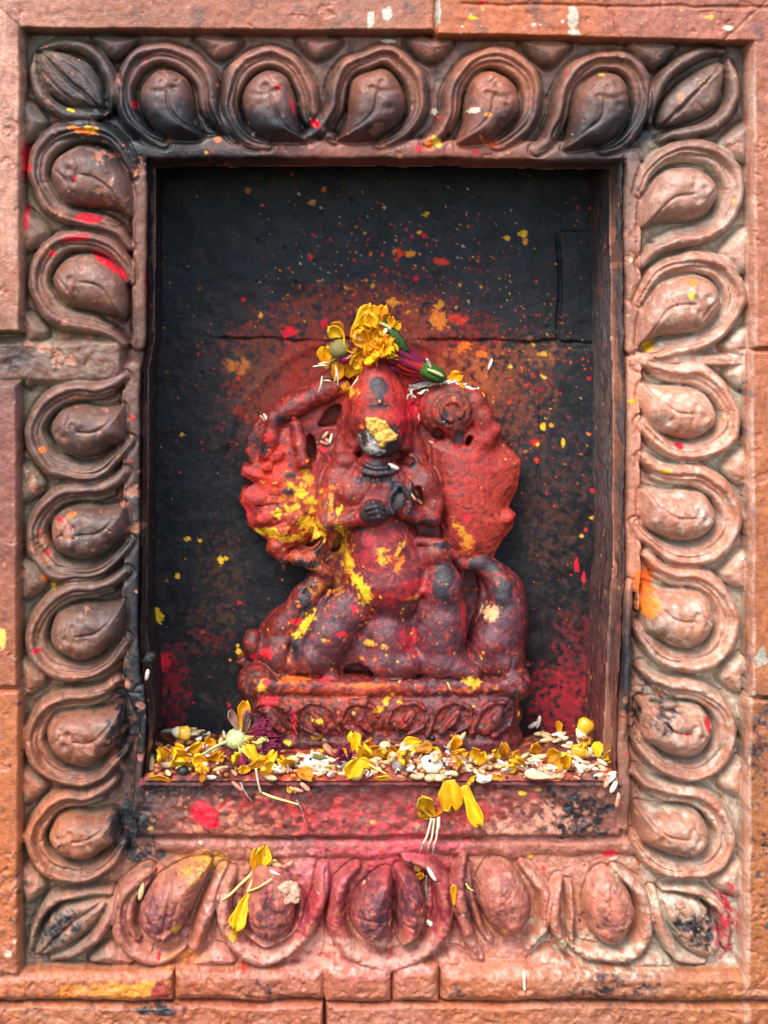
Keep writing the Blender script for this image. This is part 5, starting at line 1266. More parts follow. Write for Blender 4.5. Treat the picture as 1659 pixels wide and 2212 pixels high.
for _ in range(3):
    lab = mesh_components(Qs, key, len(Vs))
    ids, inv, cnt = np.unique(lab, return_inverse=True, return_counts=True)
    small = cnt[inv] < 400
    if not small.any(): break
    vk = np.full(len(Vs), -1)
    for c in range(4): vk[Qs[~small, c]] = key[~small]
    new = np.max(np.stack([vk[Qs[:, c]] for c in range(4)], 1), 1)
    key = np.where(small & (new >= 0), new, key)
ids, inv, cnt = np.unique(lab, return_inverse=True, return_counts=True)
drop = np.zeros(len(ids), bool)
ped = None
order = sorted(range(len(ids)), key=lambda j: (key[lab == ids[j]][0] >= 10, -cnt[j]))
for j in order:
    if cnt[j] < 60: continue
    sel = lab == ids[j]; kk = key[sel][0]
    nm = 'lotus_scroll' if kk >= 10 else GROUPS[kk]
    o = link_mesh(nm, sub_mesh(nm, Vs, Qs, sel, COLs, Ns), MAT['statue'], statue if kk < 10 else None)
    if kk >= 10: o.parent = ped
    elif kk == 5 and ped is None: ped = o

# ================================================================== OFFERINGS
OM = dict(
    yellow=organic('marigold_petal', '#e89200', '#ffd428', 11, 0.5, 0.0, 0.9, (1, .22, 1), 0.3, 0.1),
    gold=organic('deep_gold_petal', '#d87404', '#fdbf16', 9, 0.5, 0.0, 0.9, (1, .25, 1), 0.3, 0.1),
    brownp=organic('withered_petal', '#8a4a10', '#e0981a', 12, 0.6, 0, 0.6, (1, .4, 1), 0.3, 0.15),
    purple=organic('wilted_purple_petal', '#4a0a2c', '#8c1440', 9, 0.5, 0, 0.5, (1, .25, 1), 0.4, 0.1),
    dusty=organic('dried_pink_petal', '#8a5a50', '#c49a86', 8, 0.7, 0, 0.5, (1, .3, 1), 0.2, 0.1),
    rice=organic('polished_rice', '#dcc6b0', '#f6eadb', 12, 0.35, 0.3, 0.15, spec=0.5),
    stained=organic('stained_rice', '#b25a40', '#e6aa88', 10, 0.42, 0.25, 0.2, spec=0.5),
    paddy=organic('rice_in_husk', '#b98f56', '#ecd6a4', 5, 0.6, 0.1, 0.6, (3, .3, 3), 0.3),
    bean=organic('pale_bean', '#c29a66', '#e6cb9e', 12, 0.42, 0.3, 0.15, spec=0.5),
    brown=organic('brown_pulse', '#7a3f28', '#b06a48', 9, 0.5, 0.1, 0.3),
    corn=organic('maize_kernel', '#eaa40e', '#f8cf40', 20, 0.3, 0.3, 0.1, spec=0.6),
    cornw=organic('maize_base', '#e9d6a8', '#fbf1d6', 14, 0.45, 0.2, 0.2),
    chick=organic('chickpea_skin', '#c9a274', '#ecd2a6', 9, 0.55, 0.2, 0.4),
    black=organic('black_seed', '#15161a', '#2f3238', 8, 0.45, 0, 0.6),
    pea=organic('grey_pea', '#6d5f66', '#a08e8c', 8, 0.55, 0, 0.5),
    white=organic('white_pith', '#e3d6b8', '#f7f1de', 16, 0.55, 0.3, 0.4),
    wafer=organic('toasted_wafer', '#c98a26', '#ecc468', 7, 0.7, 0.2, 1.0, c3='#f3dfae'),
    crumb=organic('sugar_crumb', '#cf8466', '#efc3a6', 8, 0.55, 0.3, 1.0, c3='#f6dcc8'),
    green=organic('green_calyx', '#1c3414', '#4f7c2c', 8, 0.65, 0.0, 0.8, (.3, 3, 3), 0.2),
    pgreen=organic('pale_stem', '#8f9a5c', '#c3cc92', 10, 0.5, 0.15, 0.3),
    dgreen=organic('dark_green_bud', '#16280f', '#3f5f30', 8, 0.6, 0, 0.7, (.3, 3, 3), 0.2),
    redb=organic('scarlet_petals', '#7c0c22', '#d8321c', 9, 0.6, 0, 0.7, (1.5, .2, 1), 0.25, 0.08),
    stamen=organic('dry_stamen', '#d8c49a', '#f2e6c6', 12, 0.6, 0.1, 0.3),
    greyst=organic('grey_stamen', '#55585e', '#b9b3a2', 8, 0.6, 0, 0.3),
    seedh=organic('dried_seed_head', '#4c4426', '#a89a58', 4, 0.7, 0, 0.9, (3, .3, 3)),
    powder=organic('red_powder', '#a0141e', '#d03a34', 8, 0.9, 0, 0.8),
    char=organic('charred_wick', '#0e0f12', '#2c2a28', 8, 0.5, 0, 1.0),
    shell=organic('brown_shell', '#8a4f34', '#c78a64', 8, 0.55, 0.1, 0.4),
    straw=organic('straw', '#cdb65a', '#ecd98c', 12, 0.5, 0.1, 0.3),
)
LEDGE_Y = FLOOR_Y - 4

def mesh_from(name, V, F, mat=None):
    me = bpy.data.meshes.new(name)
    me.from_pydata([tuple(float(c) * S for c in v) for v in V], [], [tuple(int(i) for i in f) for f in F])
    me.polygons.foreach_set('use_smooth', [True] * len(me.polygons))
    if mat: me.materials.append(OM[mat])
    me.update()
    return me

def lathe(prof, n=10, bend=0.0, squash=1.0, lump=0.0, seed=0, ridge=0, rdep=0.0):
    """prof: (along, radius); long axis = local X"""
    r = np.random.default_rng(seed)
    V, F = [], []
    L = max(p[0] for p in prof) - min(p[0] for p in prof) + 1e-6
    for i, (a, rad) in enumerate(prof):
        for k in range(n):
            t = 2 * math.pi * k / n
            q = rad * (1 + lump * r.uniform(-1, 1)) * (1 + rdep * math.cos(ridge * t))
            V.append((a, q * math.cos(t), q * math.sin(t) * squash + bend * (a / L) ** 2))
    for i in range(len(prof) - 1):
        for k in range(n):
            F.append((i * n + k, i * n + (k + 1) % n, (i + 1) * n + (k + 1) % n, (i + 1) * n + k))
    F.append(tuple(range(n))[::-1]); F.append(tuple(range((len(prof) - 1) * n, len(prof) * n)))
    return V, F
def oval(L, w, p=2.0, n=8, tip=0.0):
    out = []
    for i in range(n):
        t = -1 + 2 * (i + 0.25) / (n - 0.5)
        rad = w / 2 * max(0.0, 1 - abs(t) ** p) ** 0.5 * (1 - tip * t)
        out.append((L / 2 * t, max(rad, 0.3)))
    return out

def petal_shape(L, W, base=0.2, curl=0.6, cup=0.25, ruf=0.1, freq=7, seed=0, notch=0.1, twist=0.0, thick=1.3, nu=15, nv=9):
    r = np.random.default_rng(seed)
    ph, ph2 = r.uniform(0, 6.3), r.uniform(0, 6.3)
    s = np.linspace(0, 1, nu); t = np.linspace(-1, 1, nv)
    Sg, T = np.meshgrid(s, t, indexing='ij')
    w = W * (base + (1 - base) * np.sin(np.clip(s, 0, 1) ** 0.85 * math.pi * 0.62) ** 1.1)
    w = w * np.where(s > 0.72, np.sqrt(np.clip(1 - ((s - 0.72) / 0.30) ** 2, 0.05, 1)), 1)
    w = w * (1 + 0.12 * np.sin(s * 9 + ph))
    ang = curl * s ** 1.4 + 0.25 * np.sin(s * 4 + ph2) * abs(curl)
    yl = np.cumsum(np.cos(ang)) * L / nu; zl = np.cumsum(np.sin(ang)) * L / nu
    X = T * w[:, None] / 2
    Y = yl[:, None] + L * 0.05 * np.sin(T * freq * 0.7 + ph) * Sg ** 3 - notch * L * np.exp(-(T / 0.3) ** 2) * Sg ** 8
    Z = zl[:, None] + cup * w[:, None] * T ** 2 + ruf * W * Sg ** 1.5 * np.sin(T * freq + ph2 + 3 * Sg) * (0.3 + np.abs(T)) + 0.02 * W * np.sin(T * 19)
    a = twist * Sg
    X, Z = X * np.cos(a) - Z * np.sin(a) * 0.6, Z * np.cos(a) + X * np.sin(a)
    Pn = np.stack([X, Y, Z], -1)
    dn = np.cross(np.gradient(Pn, axis=1), np.gradient(Pn, axis=0)); dn /= np.linalg.norm(dn, axis=-1, keepdims=True) + 1e-9
    top, bot = Pn + dn * thick / 2, Pn - dn * thick / 2
    V = np.concatenate([top.reshape(-1, 3), bot.reshape(-1, 3)])
    N_ = nu * nv
    F = []
    g = np.arange(N_).reshape(nu, nv)
    for i in range(nu - 1):
        for j in range(nv - 1):
            q = (g[i, j], g[i, j + 1], g[i + 1, j + 1], g[i + 1, j])
            F.append(q[::-1]); F.append(tuple(k + N_ for k in q))
    ring = list(g[0, :]) + list(g[1:, -1]) + list(g[-1, :-1][::-1]) + list(g[1:-1, 0][::-1])
    for i in range(len(ring)):
        a_, b_ = ring[i], ring[(i + 1) % len(ring)]
        F.append((a_, b_, b_ + N_, a_ + N_))
    return V, F

def thread(pts, rads, n=6):
    Pp = spline(pts, 5) if len(pts) > 2 else np.array(pts, float)
    r = np.interp(np.linspace(0, 1, len(Pp)), np.linspace(0, 1, len(rads)), rads)
    V, F = [], []
    for i, p in enumerate(Pp):
        d = Pp[min(i + 1, len(Pp) - 1)] - Pp[max(i - 1, 0)]; d = d / (np.linalg.norm(d) + 1e-9)
        u = np.cross(d, (0.13, 0.9, 0.41)); u /= np.linalg.norm(u) + 1e-9; v = np.cross(d, u)
        for k in range(n):
            t = 2 * math.pi * k / n
            V.append(p + r[i] * (u * math.cos(t) + v * math.sin(t)))
    for i in range(len(Pp) - 1):
        for k in range(n):
            F.append((i * n + k, i * n + (k + 1) % n, (i + 1) * n + (k + 1) % n, (i + 1) * n + k))
    F.append(tuple(range(n))[::-1]); F.append(tuple(range((len(Pp) - 1) * n, len(Pp) * n)))
    return V, F

def chunk(pts, thick, bump, res=3.0, seed=0, bend=0.0, edge=6.0):
    """broken flake with its own outline; local x right, z up, thickness along -y (towards the viewer)"""
    Pp = np.array(pts, float); c = Pp.mean(0)
    x = np.arange(Pp[:, 0].min() - res, Pp[:, 0].max() + 2 * res, res); y = np.arange(Pp[:, 1].min() - res, Pp[:, 1].max() + 2 * res, res)
    X, Y = np.meshgrid(x, y)
    Xw, Yw = X + 1.2 * fbm(X, Y, None, 9, 2, seed + 3), Y + 1.2 * fbm(X, Y, None, 9, 2, seed + 4)
    sd = sd_poly(Xw, Yw, Pp)
    m = sd < 0
    h = thick * (0.35 + 0.65 * sstep(0, edge, -sd)) + bump * fbm(X, Y, None, 12, 4, seed) + bend * ((X - c[0]) / 40) ** 2
    hb_ = -thick * 0.3 + bend * ((X - c[0]) / 40) ** 2
    idm = -np.ones(X.shape, int); cells = m[:-1, :-1] & m[1:, :-1] & m[1:, 1:] & m[:-1, 1:]
    used = np.zeros(X.shape, bool)
    for a in (0, 1):
        for b in (0, 1): used[a:X.shape[0] - 1 + a, b:X.shape[1] - 1 + b] |= cells
    idm[used] = np.arange(used.sum()); n = used.sum()
    V = [(X[p] - c[0], -h[p], c[1] - Y[p]) for p in zip(*np.nonzero(used))] + [(X[p] - c[0], -hb_[p], c[1] - Y[p]) for p in zip(*np.nonzero(used))]
    F = []
    for i, j in zip(*np.nonzero(cells)):
        q = (idm[i, j], idm[i + 1, j], idm[i + 1, j + 1], idm[i, j + 1])
        F.append(q); F.append(tuple(k + n for k in q[::-1]))
        for (di, dj, a, b) in ((-1, 0, 3, 0), (1, 0, 1, 2), (0, -1, 0, 1), (0, 1, 2, 3)):
            ii, jj = i + di, j + dj
            if not (0 <= ii < cells.shape[0] and 0 <= jj < cells.shape[1] and cells[ii, jj]):
                F.append((q[b], q[a], q[a] + n, q[b] + n))
    return V, F, c

def frame_of(ang, lean=0.0, roll=0.0):
    """matrix whose local Y runs along the screen angle (0 right, 90 up), leaning to the viewer; local Z faces the viewer"""
    a, l = math.radians(ang), math.radians(lean)
    L = Vector((math.cos(a) * math.cos(l), -math.sin(l), math.sin(a) * math.cos(l)))
    n = Vector((0, -1, 0)); n = (n - L * n.dot(L)).normalized()
    x = L.cross(n)
    return Matrix((x, L, n)).transposed().to_4x4() @ Matrix.Rotation(math.radians(roll), 4, 'Y')

def set_obj(o, label=None, cat=None, group=None):
    if label: tag(o, label, cat, group)
    return o
def sz_pt(x, y, z):                                    # point on the statue scale
    return Vector(st_world(x, y, z))
def on_statue(x, y, lift=0.0):
    """seen position -> point just above the statue's surface"""
    z = front_z(x, y) * ZS
    return Vector(((x - XC) * (D0 + NICHE - z - lift) / D0 * S, (NICHE - z - lift) * S, (YC - y) * (D0 + NICHE - z - lift) / D0 * S))
def on_frame(x, y, lift=0.0):
    h = relief(x, y) + lift
    return at_screen(x, y, -h)
def on_ledge(x, y, lift=0.0):
    k = (LEDGE_Y - lift - YC) / (y - YC)
    d = min(max((k - 1) * D0, -2), NICHE - 14)
    return at_screen(x, y, d)
def add(name, me, M, loc, label, cat, group=None, parent=None):
    o = bpy.data.objects.new(name, me)
    COLL.objects.link(o)
    if parent is None:
        o.matrix_world = Matrix.Translation(loc) @ M
        tag(o, label, cat, group)
    else:
        o.parent = parent
        o.matrix_parent_inverse = Matrix.Identity(4)
        o.matrix_local = Matrix.Translation(loc - parent.location) @ M
    return o
def petal(mat, loc, ang, L, W, label=None, parent=None, name='petal', lean=10, roll=0, **kw):
    sd_ = int(abs(loc[0]) * 1e6 + abs(loc[2]) * 3e6) % 9973
    V, F = petal_shape(L, W, seed=kw.pop('seed', sd_), **kw)
    return add(name, mesh_from(name, V, F, mat), frame_of(ang, lean, roll), loc, label, 'petal', None, parent)
def strand(mat, pts, rads, label=None, cat='stamen', parent=None, name='stamen'):
    """pts: world vectors"""
    c = pts[0]
    V, F = thread([tuple((p - c) / S) for p in pts], rads)
    return add(name, mesh_from(name, V, F, mat), Matrix.Identity(4), c, label, cat, None, parent)
def seed_mesh(name, prof, mat, **kw):
    V, F = lathe(prof, **kw)
    return mesh_from(name, V, F, mat)
RY = lambda a: Matrix.Rotation(math.radians(a), 4, 'Y')
RZ = lambda a: Matrix.Rotation(math.radians(a), 4, 'Z')
RX = lambda a: Matrix.Rotation(math.radians(a), 4, 'X')

# ---- templates for the small seeds
TM = {
    'rice': [seed_mesh('rice_grain', oval(30 + 3 * k, 11.5 - k, 2.6), 'rice', bend=2 + k, lump=.03, seed=k) for k in range(3)],
    'stained': [seed_mesh('rice_grain', oval(28 + 3 * k, 11 - k, 2.6), 'stained', bend=2 + k, lump=.04, seed=5 + k) for k in range(3)],
    'paddy': [seed_mesh('husked_grain', oval(46 + 4 * k, 14 - k, 1.7, 10), 'paddy', n=12, bend=3, ridge=6, rdep=.07, seed=9 + k) for k in range(2)],
    'bean': [seed_mesh('pale_bean', oval(26 + 4 * k, 17 - k, 2.4), 'bean', bend=3, squash=.85, lump=.03, seed=12 + k) for k in range(2)],
    'brown': [seed_mesh('brown_pulse', oval(21, 16, 2.3), 'brown', squash=.8, lump=.05, seed=15)],
    'chick': [seed_mesh('chickpea', oval(27, 25, 2.1, 10, .12), 'chick', n=12, lump=.06, seed=16)],
    'black': [seed_mesh('black_seed', oval(18, 17, 2.0), 'black', lump=.06, seed=17)],
}
def seed(kind, loc, yaw, tilt, label, group=None, scale=1.0, roll=0, upright=False, name=None):
    me = TM[kind][int(abs(loc[0]) * 1e6) % len(TM[kind])]
    M = (RY(-tilt) if upright else RZ(yaw) @ RY(-tilt)) @ RX(roll) @ Matrix.Scale(scale, 4)
    cat = {'rice': 'rice grain', 'stained': 'rice grain', 'paddy': 'husked grain', 'bean': 'bean', 'brown': 'pulse', 'chick': 'chickpea', 'black': 'seed'}[kind]
    return add(name or me.name.split('.')[0], me, M, loc, label, cat, group)

# ---- loose heap on the ledge: powder and crushed petals first (one mass), then seeds settled on it
hx = np.arange(312, 1340, 5.0); hd = np.arange(11, NICHE - 4, 5.0)
HX, HD = np.meshgrid(hx, hd)
scr_of = lambda x, d: XC + (x - XC) * D0 / (D0 + d)
occ = (np.abs(scr_of(HX, HD) * 1.0 - 826) < 322) & (HD > 202)
heap_h = (7 + 6 * fbm(HX, HD, None, 40, 4, 301)) * sstep(10, 24, HD) * sstep(NICHE, NICHE - 30, HD)
heap_h += 12 * np.exp(-((HX - 430) / 90) ** 2 - ((HD - 190) / 90) ** 2) + 9 * np.exp(-((HX - 900) / 160) ** 2 - ((HD - 120) / 60) ** 2) + 10 * np.exp(-((HX - 1270) / 70) ** 2 - ((HD - 190) / 80) ** 2)
heap_h = np.maximum(heap_h, 0) - 2.5
hV = np.stack([(HX - XC) * S, HD * S, (YC - LEDGE_Y + heap_h + 1.5 * fbm(HX, HD, None, 9, 3, 303)) * S], -1).reshape(-1, 3)
ii = np.arange(HX.size).reshape(HX.shape)
hQ = np.stack([ii[:-1, :-1], ii[:-1, 1:], ii[1:, 1:], ii[1:, :-1]], -1).reshape(-1, 4)
PH = Paint(HX.ravel(), HD.ravel(), None, 29)
PH.fill([(400, 50, '#5a2a24'), (400, 250, '#38221c'), (700, 60, '#8c3028'), (1000, 60, '#7a3c30'), (1250, 60, '#8a4a3c'), (1250, 250, '#40241e')], 90)
PH.lay('#c24a3a', sstep(0.1, 0.8, PH.n(14, 1)) * 0.6, 0.8)
PH.lay('#2a1a1a', sstep(0.2, 0.8, PH.n(20, 2)) * 0.7)
PH.lay('#d9902a', sstep(0.4, 0.8, PH.n(11, 3)) * 0.6, 0.7)
heap = link_mesh('powder_heap', np_mesh('powder_heap', hV, hQ, PH.rgba(), vert_normals(hV, hQ)), MAT['statue'])
tag(heap, 'crushed red powder and petal litter spread over the ledge', 'powder', kind='stuff')
HM = np.maximum(heap_h, 0).copy()
def settle(x, d, rad, thick):
    """rest a thing of radius rad on what is already there; returns the height of its centre above the ledge"""
    i, j = int((x - hx[0]) / 5), int((d - hd[0]) / 5); k = max(1, int(rad / 7))
    a, b, c, e = max(j - k, 0), min(j + k + 1, len(hd)), max(i - k, 0), min(i + k + 1, len(hx))
    if b <= a or e <= c: return thick / 2
    base = np.percentile(HM[a:b, c:e], 60)
    HM[a:b, c:e] = np.maximum(HM[a:b, c:e], base + thick * 0.75)
    return base + thick * 0.42
def ledge_pt(x, d, h):
    return Vector(((x - XC) * S, d * S, (YC - LEDGE_Y + h) * S))

# --- big recognisable pieces on the ledge (x, y as seen)
def spot(x, y, rad, thick, lift=None):
    d = min(max(((LEDGE_Y - YC) / (y - YC) - 1) * D0, 4), NICHE - 16)
    k = (D0 + d) / D0; xr = XC + (x - XC) * k
    return ledge_pt(xr, d, settle(xr, d, rad, thick) if lift is None else lift)

# wilted yellow and purple flower lying on the left of the ledge
c0 = spot(530, 1648, 24, 30)
head = c0 + Vector((4 * S, -14 * S, 46 * S))
mum = empty('wilted_flower', c0)
tag(mum, 'wilted yellow and purple flower with pale green stem on the left of ledge', 'flower')
cal = head + Vector((-24 * S, -4 * S, -2 * S))
V, F = lathe([(-23, 8), (-18, 15), (-9, 21), (2, 23), (13, 22), (22, 17)], 16, ridge=8, rdep=.06, lump=.02)
add('calyx', mesh_from('calyx', V, F, 'pgreen'), RY(-14) @ RZ(8), cal, None, None, None, mum)
strand('pgreen', [cal + Vector((-16 * S, 0, -4 * S)), cal + Vector((-45 * S, -8 * S, -14 * S)), cal + Vector((-70 * S, -18 * S, -26 * S)), cal + Vector((-94 * S, -26 * S, -38 * S))], [4.5, 3.6, 3.4, 4.2], parent=mum, name='stem')
r = np.random.default_rng(71)
for k in range(42):
    an = r.uniform(-75, 75); yel = an < 15 and r.random() < 0.62
    m = 'yellow' if (k % 9 == 0) else ('straw' if yel else ('purple' if an < 45 else 'dusty'))
    petal(m, cal + Vector((r.uniform(4, 20) * S, r.uniform(-12, 6) * S, r.uniform(-12, 12) * S)), an + r.uniform(-12, 12) - 8, r.uniform(50, 84), r.uniform(14, 24), parent=mum, lean=r.uniform(-25, 45), roll=r.uniform(-60, 60), curl=r.uniform(-.9, .9), ruf=.2, base=.4, seed=k)
petal('dusty', cal + Vector((6 * S, -4 * S, 12 * S)), 108, 66, 20, parent=mum, lean=8, curl=.3, seed=90)
petal('gold', cal + Vector((10 * S, 8 * S, 10 * S)), 82, 76, 26, parent=mum, lean=-8, curl=.3, ruf=.2, seed=91)
for k in range(18):
    petal('purple', cal + Vector((28 * S, r.uniform(-14, 0) * S, r.uniform(-14, 8) * S)), r.uniform(-24, 16), r.uniform(52, 80), r.uniform(13, 20), parent=mum, lean=r.uniform(0, 30), roll=r.uniform(-50, 50), curl=r.uniform(-.4, .4), base=.6, seed=120 + k)
for k in range(6):
    petal('straw', cal + Vector((12 * S, -16 * S, -12 * S)), r.uniform(-50, 10), r.uniform(46, 70), r.uniform(13, 19), parent=mum, lean=r.uniform(10, 40), roll=r.uniform(-40, 40), curl=r.uniform(-.6, .4), base=.6, seed=140 + k)

# seeds named by where they lie
def one(kind, x, y, yaw, label, rad=10, thick=11, scale=1.0, tilt=4):
    return seed(kind, spot(x, y, rad, thick), yaw, tilt, label, scale=scale)
one('chick', 352, 1640, 20, 'round tan chickpea against the left jamb', 12, 22, .95)
one('chick', 372, 1646, 80, 'larger tan chickpea, second from the left jamb', 14, 26, 1.12)
one('brown', 388, 1628, 10, 'brown pulse behind the two chickpeas at left', 10, 15, 1.2)
one('black', 397, 1678, 0, 'black round seed at the left front edge of the ledge', 9, 17, 1.35)
one('black', 444, 1618, 0, 'black seed in the shadow left of the wilted flower', 8, 15, 1.0)
one('black', 440, 1602, 0, 'black seed farthest back in the left corner', 8, 15, .95)
one('black', 515, 1668, 0, 'tiny black seed below the wilted flower', 6, 10, .6)
one('paddy', 328, 1668, 86, 'husked grain standing against the left jamb', 10, 12, 1.0, 70)
one('paddy', 360, 1668, 4, 'husked grain lying across the front left corner', 16, 12, 1.05)
one('paddy', 408, 1656, -6, 'husked grain under the tip of the pale stem', 16, 12, .9)
one('paddy', 366, 1588, 4, 'back left husked grain, leftmost of three', 16, 12, .85)
one('paddy', 408, 1590, 20, 'back left husked grain, middle of three', 16, 12, .9)
one('paddy', 428, 1594, 16, 'back left husked grain, rightmost of three', 16, 12, .85)
one('paddy', 584, 1686, -48, 'pale husked grain slanting over the front edge below the wilted flower', 14, 12, .95)
one('rice', 454, 1684, -12, 'bright white rice grain alone at the left front edge', 10, 10, .95)
one('rice', 678, 1680, 0, 'bright white rice grain below the white pith', 10, 10, .95)
one('chick', 808, 1664, 40, 'ivory chickpea left of the grey pea', 12, 22, 1.0)
one('chick', 832, 1634, 80, 'ivory chickpea touching the pedestal front', 14, 26, 1.15)
V, F = lathe(oval(30, 29, 2.0, 10), 14, lump=.09, seed=3); me = mesh_from('grey_pea', V, F, 'pea')
add('grey_pea', me, RZ(30), spot(861, 1676, 13, 27), 'single wrinkled grey pea at the front of the ledge', 'pea')
for k, (x, y, yw, lb) in enumerate([(886, 1676, 50, 'ivory bean right of the grey pea'), (902, 1684, -8, 'long ivory bean at the front edge, second from the grey pea'), (930, 1692, 8, 'ivory bean at the front edge below the white lump'), (948, 1690, -10, 'ivory bean beside the hanging gold petal'), (604, 1676, 0, 'tan bean below the wilted flower'), (630, 1652, 20, 'large tan seed between the wilted flower and the white pith'), (770, 1684, 10, 'cream bean at the front edge left of centre')]):
    one('bean', x, y, yw, lb, 13, 15, 1.55 if k == 5 else 1.1)
V, F = lathe(oval(56, 46, 2.2, 10, .1), 14, lump=.07, squash=.85, seed=8)
add('white_lump', mesh_from('white_lump', V, F, 'white'), RZ(20) @ RY(20), spot(932, 1676, 24, 40), 'rounded white lump half under yellow petals at centre right', 'sweet')
V, F, c = chunk([(655, 1650), (662, 1625), (690, 1618), (716, 1632), (720, 1648), (690, 1655)], 16, 4, 3.0, 4)
add('pith_piece', mesh_from('pith_piece', V, F, 'white'), RX(18), spot(686, 1664, 26, 30) + Vector((0, 0, 6 * S)), 'white pith piece with dry leaf scraps on the ledge', 'pith')
V, F, c = chunk([(668, 1650), (676, 1636), (700, 1642), (712, 1654), (690, 1660)], 3, 3, 3.0, 14)
add('dry_leaf', mesh_from('dry_leaf', V, F, 'seedh'), RX(24), spot(690, 1668, 10, 4) + Vector((0, -16 * S, 10 * S)), 'grey-brown dry leaf scrap against the white pith', 'leaf')
V, F = lathe(oval(40, 24, 2.4, 9, .2), 12, squash=.6, lump=.05, seed=4)
add('nut_shell', mesh_from('nut_shell', V, F, 'shell'), RZ(-20) @ RY(40), spot(712, 1642, 16, 20) + Vector((0, 0, 10 * S)), 'reddish brown nut shell beside the magenta shrivelled flower', 'nut shell')
# magenta shrivelled flower
c0 = spot(740, 1668, 16, 16); mg = empty('shrivelled_flower', c0)
tag(mg, 'small magenta shrivelled flower with brown stem hanging over the edge', 'flower')
top = c0 + Vector((6 * S, -10 * S, 16 * S))
for k in range(13):
    petal('purple', top + Vector((r.uniform(-22, 14) * S, r.uniform(-6, 6) * S, r.uniform(-6, 10) * S)), r.uniform(-30, 210), r.uniform(22, 36), r.uniform(7, 11), parent=mg, lean=r.uniform(-10, 60), roll=r.uniform(-70, 70), curl=r.uniform(-1, 1), ruf=.3, seed=200 + k)
strand('dusty', [top, top + Vector((-18 * S, -12 * S, -26 * S)), top + Vector((-50 * S, -22 * S, -52 * S))], [3.2, 3.4, 4], parent=mg, name='stem')
# maize
corn_me = seed_mesh('maize_kernel', [(-19, 4), (-14, 10), (-4, 15), (8, 18), (16, 14), (19, 7)], 'corn', n=12, squash=.62, lump=.04, seed=2)
tip_me = seed_mesh('kernel_tip', [(-26, 3), (-22, 7), (-16, 11.5), (-12, 13.2), (-9, 12)], 'cornw', n=12, squash=.62, lump=.04, seed=3)
def maize(loc, M, label, sc=1.0):
    o = add('maize_kernel', corn_me, M @ Matrix.Scale(sc, 4), loc, label, 'maize kernel')
    t = bpy.data.objects.new('kernel_tip', tip_me); COLL.objects.link(t); t.parent = o
maize(spot(1262, 1628, 16, 22) + Vector((0, 0, 36 * S)), RY(-58) @ RX(80), 'upper yellow maize kernel by the right jamb', 1.1)
maize(spot(1252, 1650, 18, 22) + Vector((0, -6 * S, 10 * S)), RY(178) @ RX(75), 'lower yellow maize kernel by the right jamb', 1.1)
maize(spot(395, 1622, 18, 22) + Vector((0, 0, 14 * S)), RY(10) @ RX(70), 'pale maize kernel at the back left of the ledge', 1.0)
# popped grain and crumbs
V, F, c = chunk([(1025, 1690), (1035, 1678), (1050, 1684), (1065, 1680), (1064, 1696), (1048, 1702), (1032, 1702)], 10, 4, 2.4, 24)
add('popped_grain', mesh_from('popped_grain', V, F, 'white'), RX(10), spot(1044, 1692, 12, 12) + Vector((0, -4 * S, 2 * S)), 'small popped white grain at the front edge right of centre', 'popped grain')
V, F, c = chunk([(1150, 1672), (1170, 1664), (1196, 1668), (1206, 1680), (1190, 1690), (1160, 1686)], 10, 4, 2.6, 34)
add('pink_lump', mesh_from('pink_lump', V, F, 'crumb'), RX(25), spot(1178, 1680, 16, 14) + Vector((0, 0, 4 * S)), 'pinkish sugar lump lying right of centre on the ledge', 'sugar lump')
V, F = lathe([(-34, 4), (-26, 10), (-12, 11), (2, 8), (16, 4), (32, 1.2)], 10, squash=.35, bend=-4, seed=5)
add('almond_flake', mesh_from('almond_flake', V, F, 'bean'), RY(10) @ RX(60), spot(1166, 1686, 16, 8) + Vector((0, -6 * S, 4 * S)), 'long cream flake with pointed tail at right front edge', 'flake')

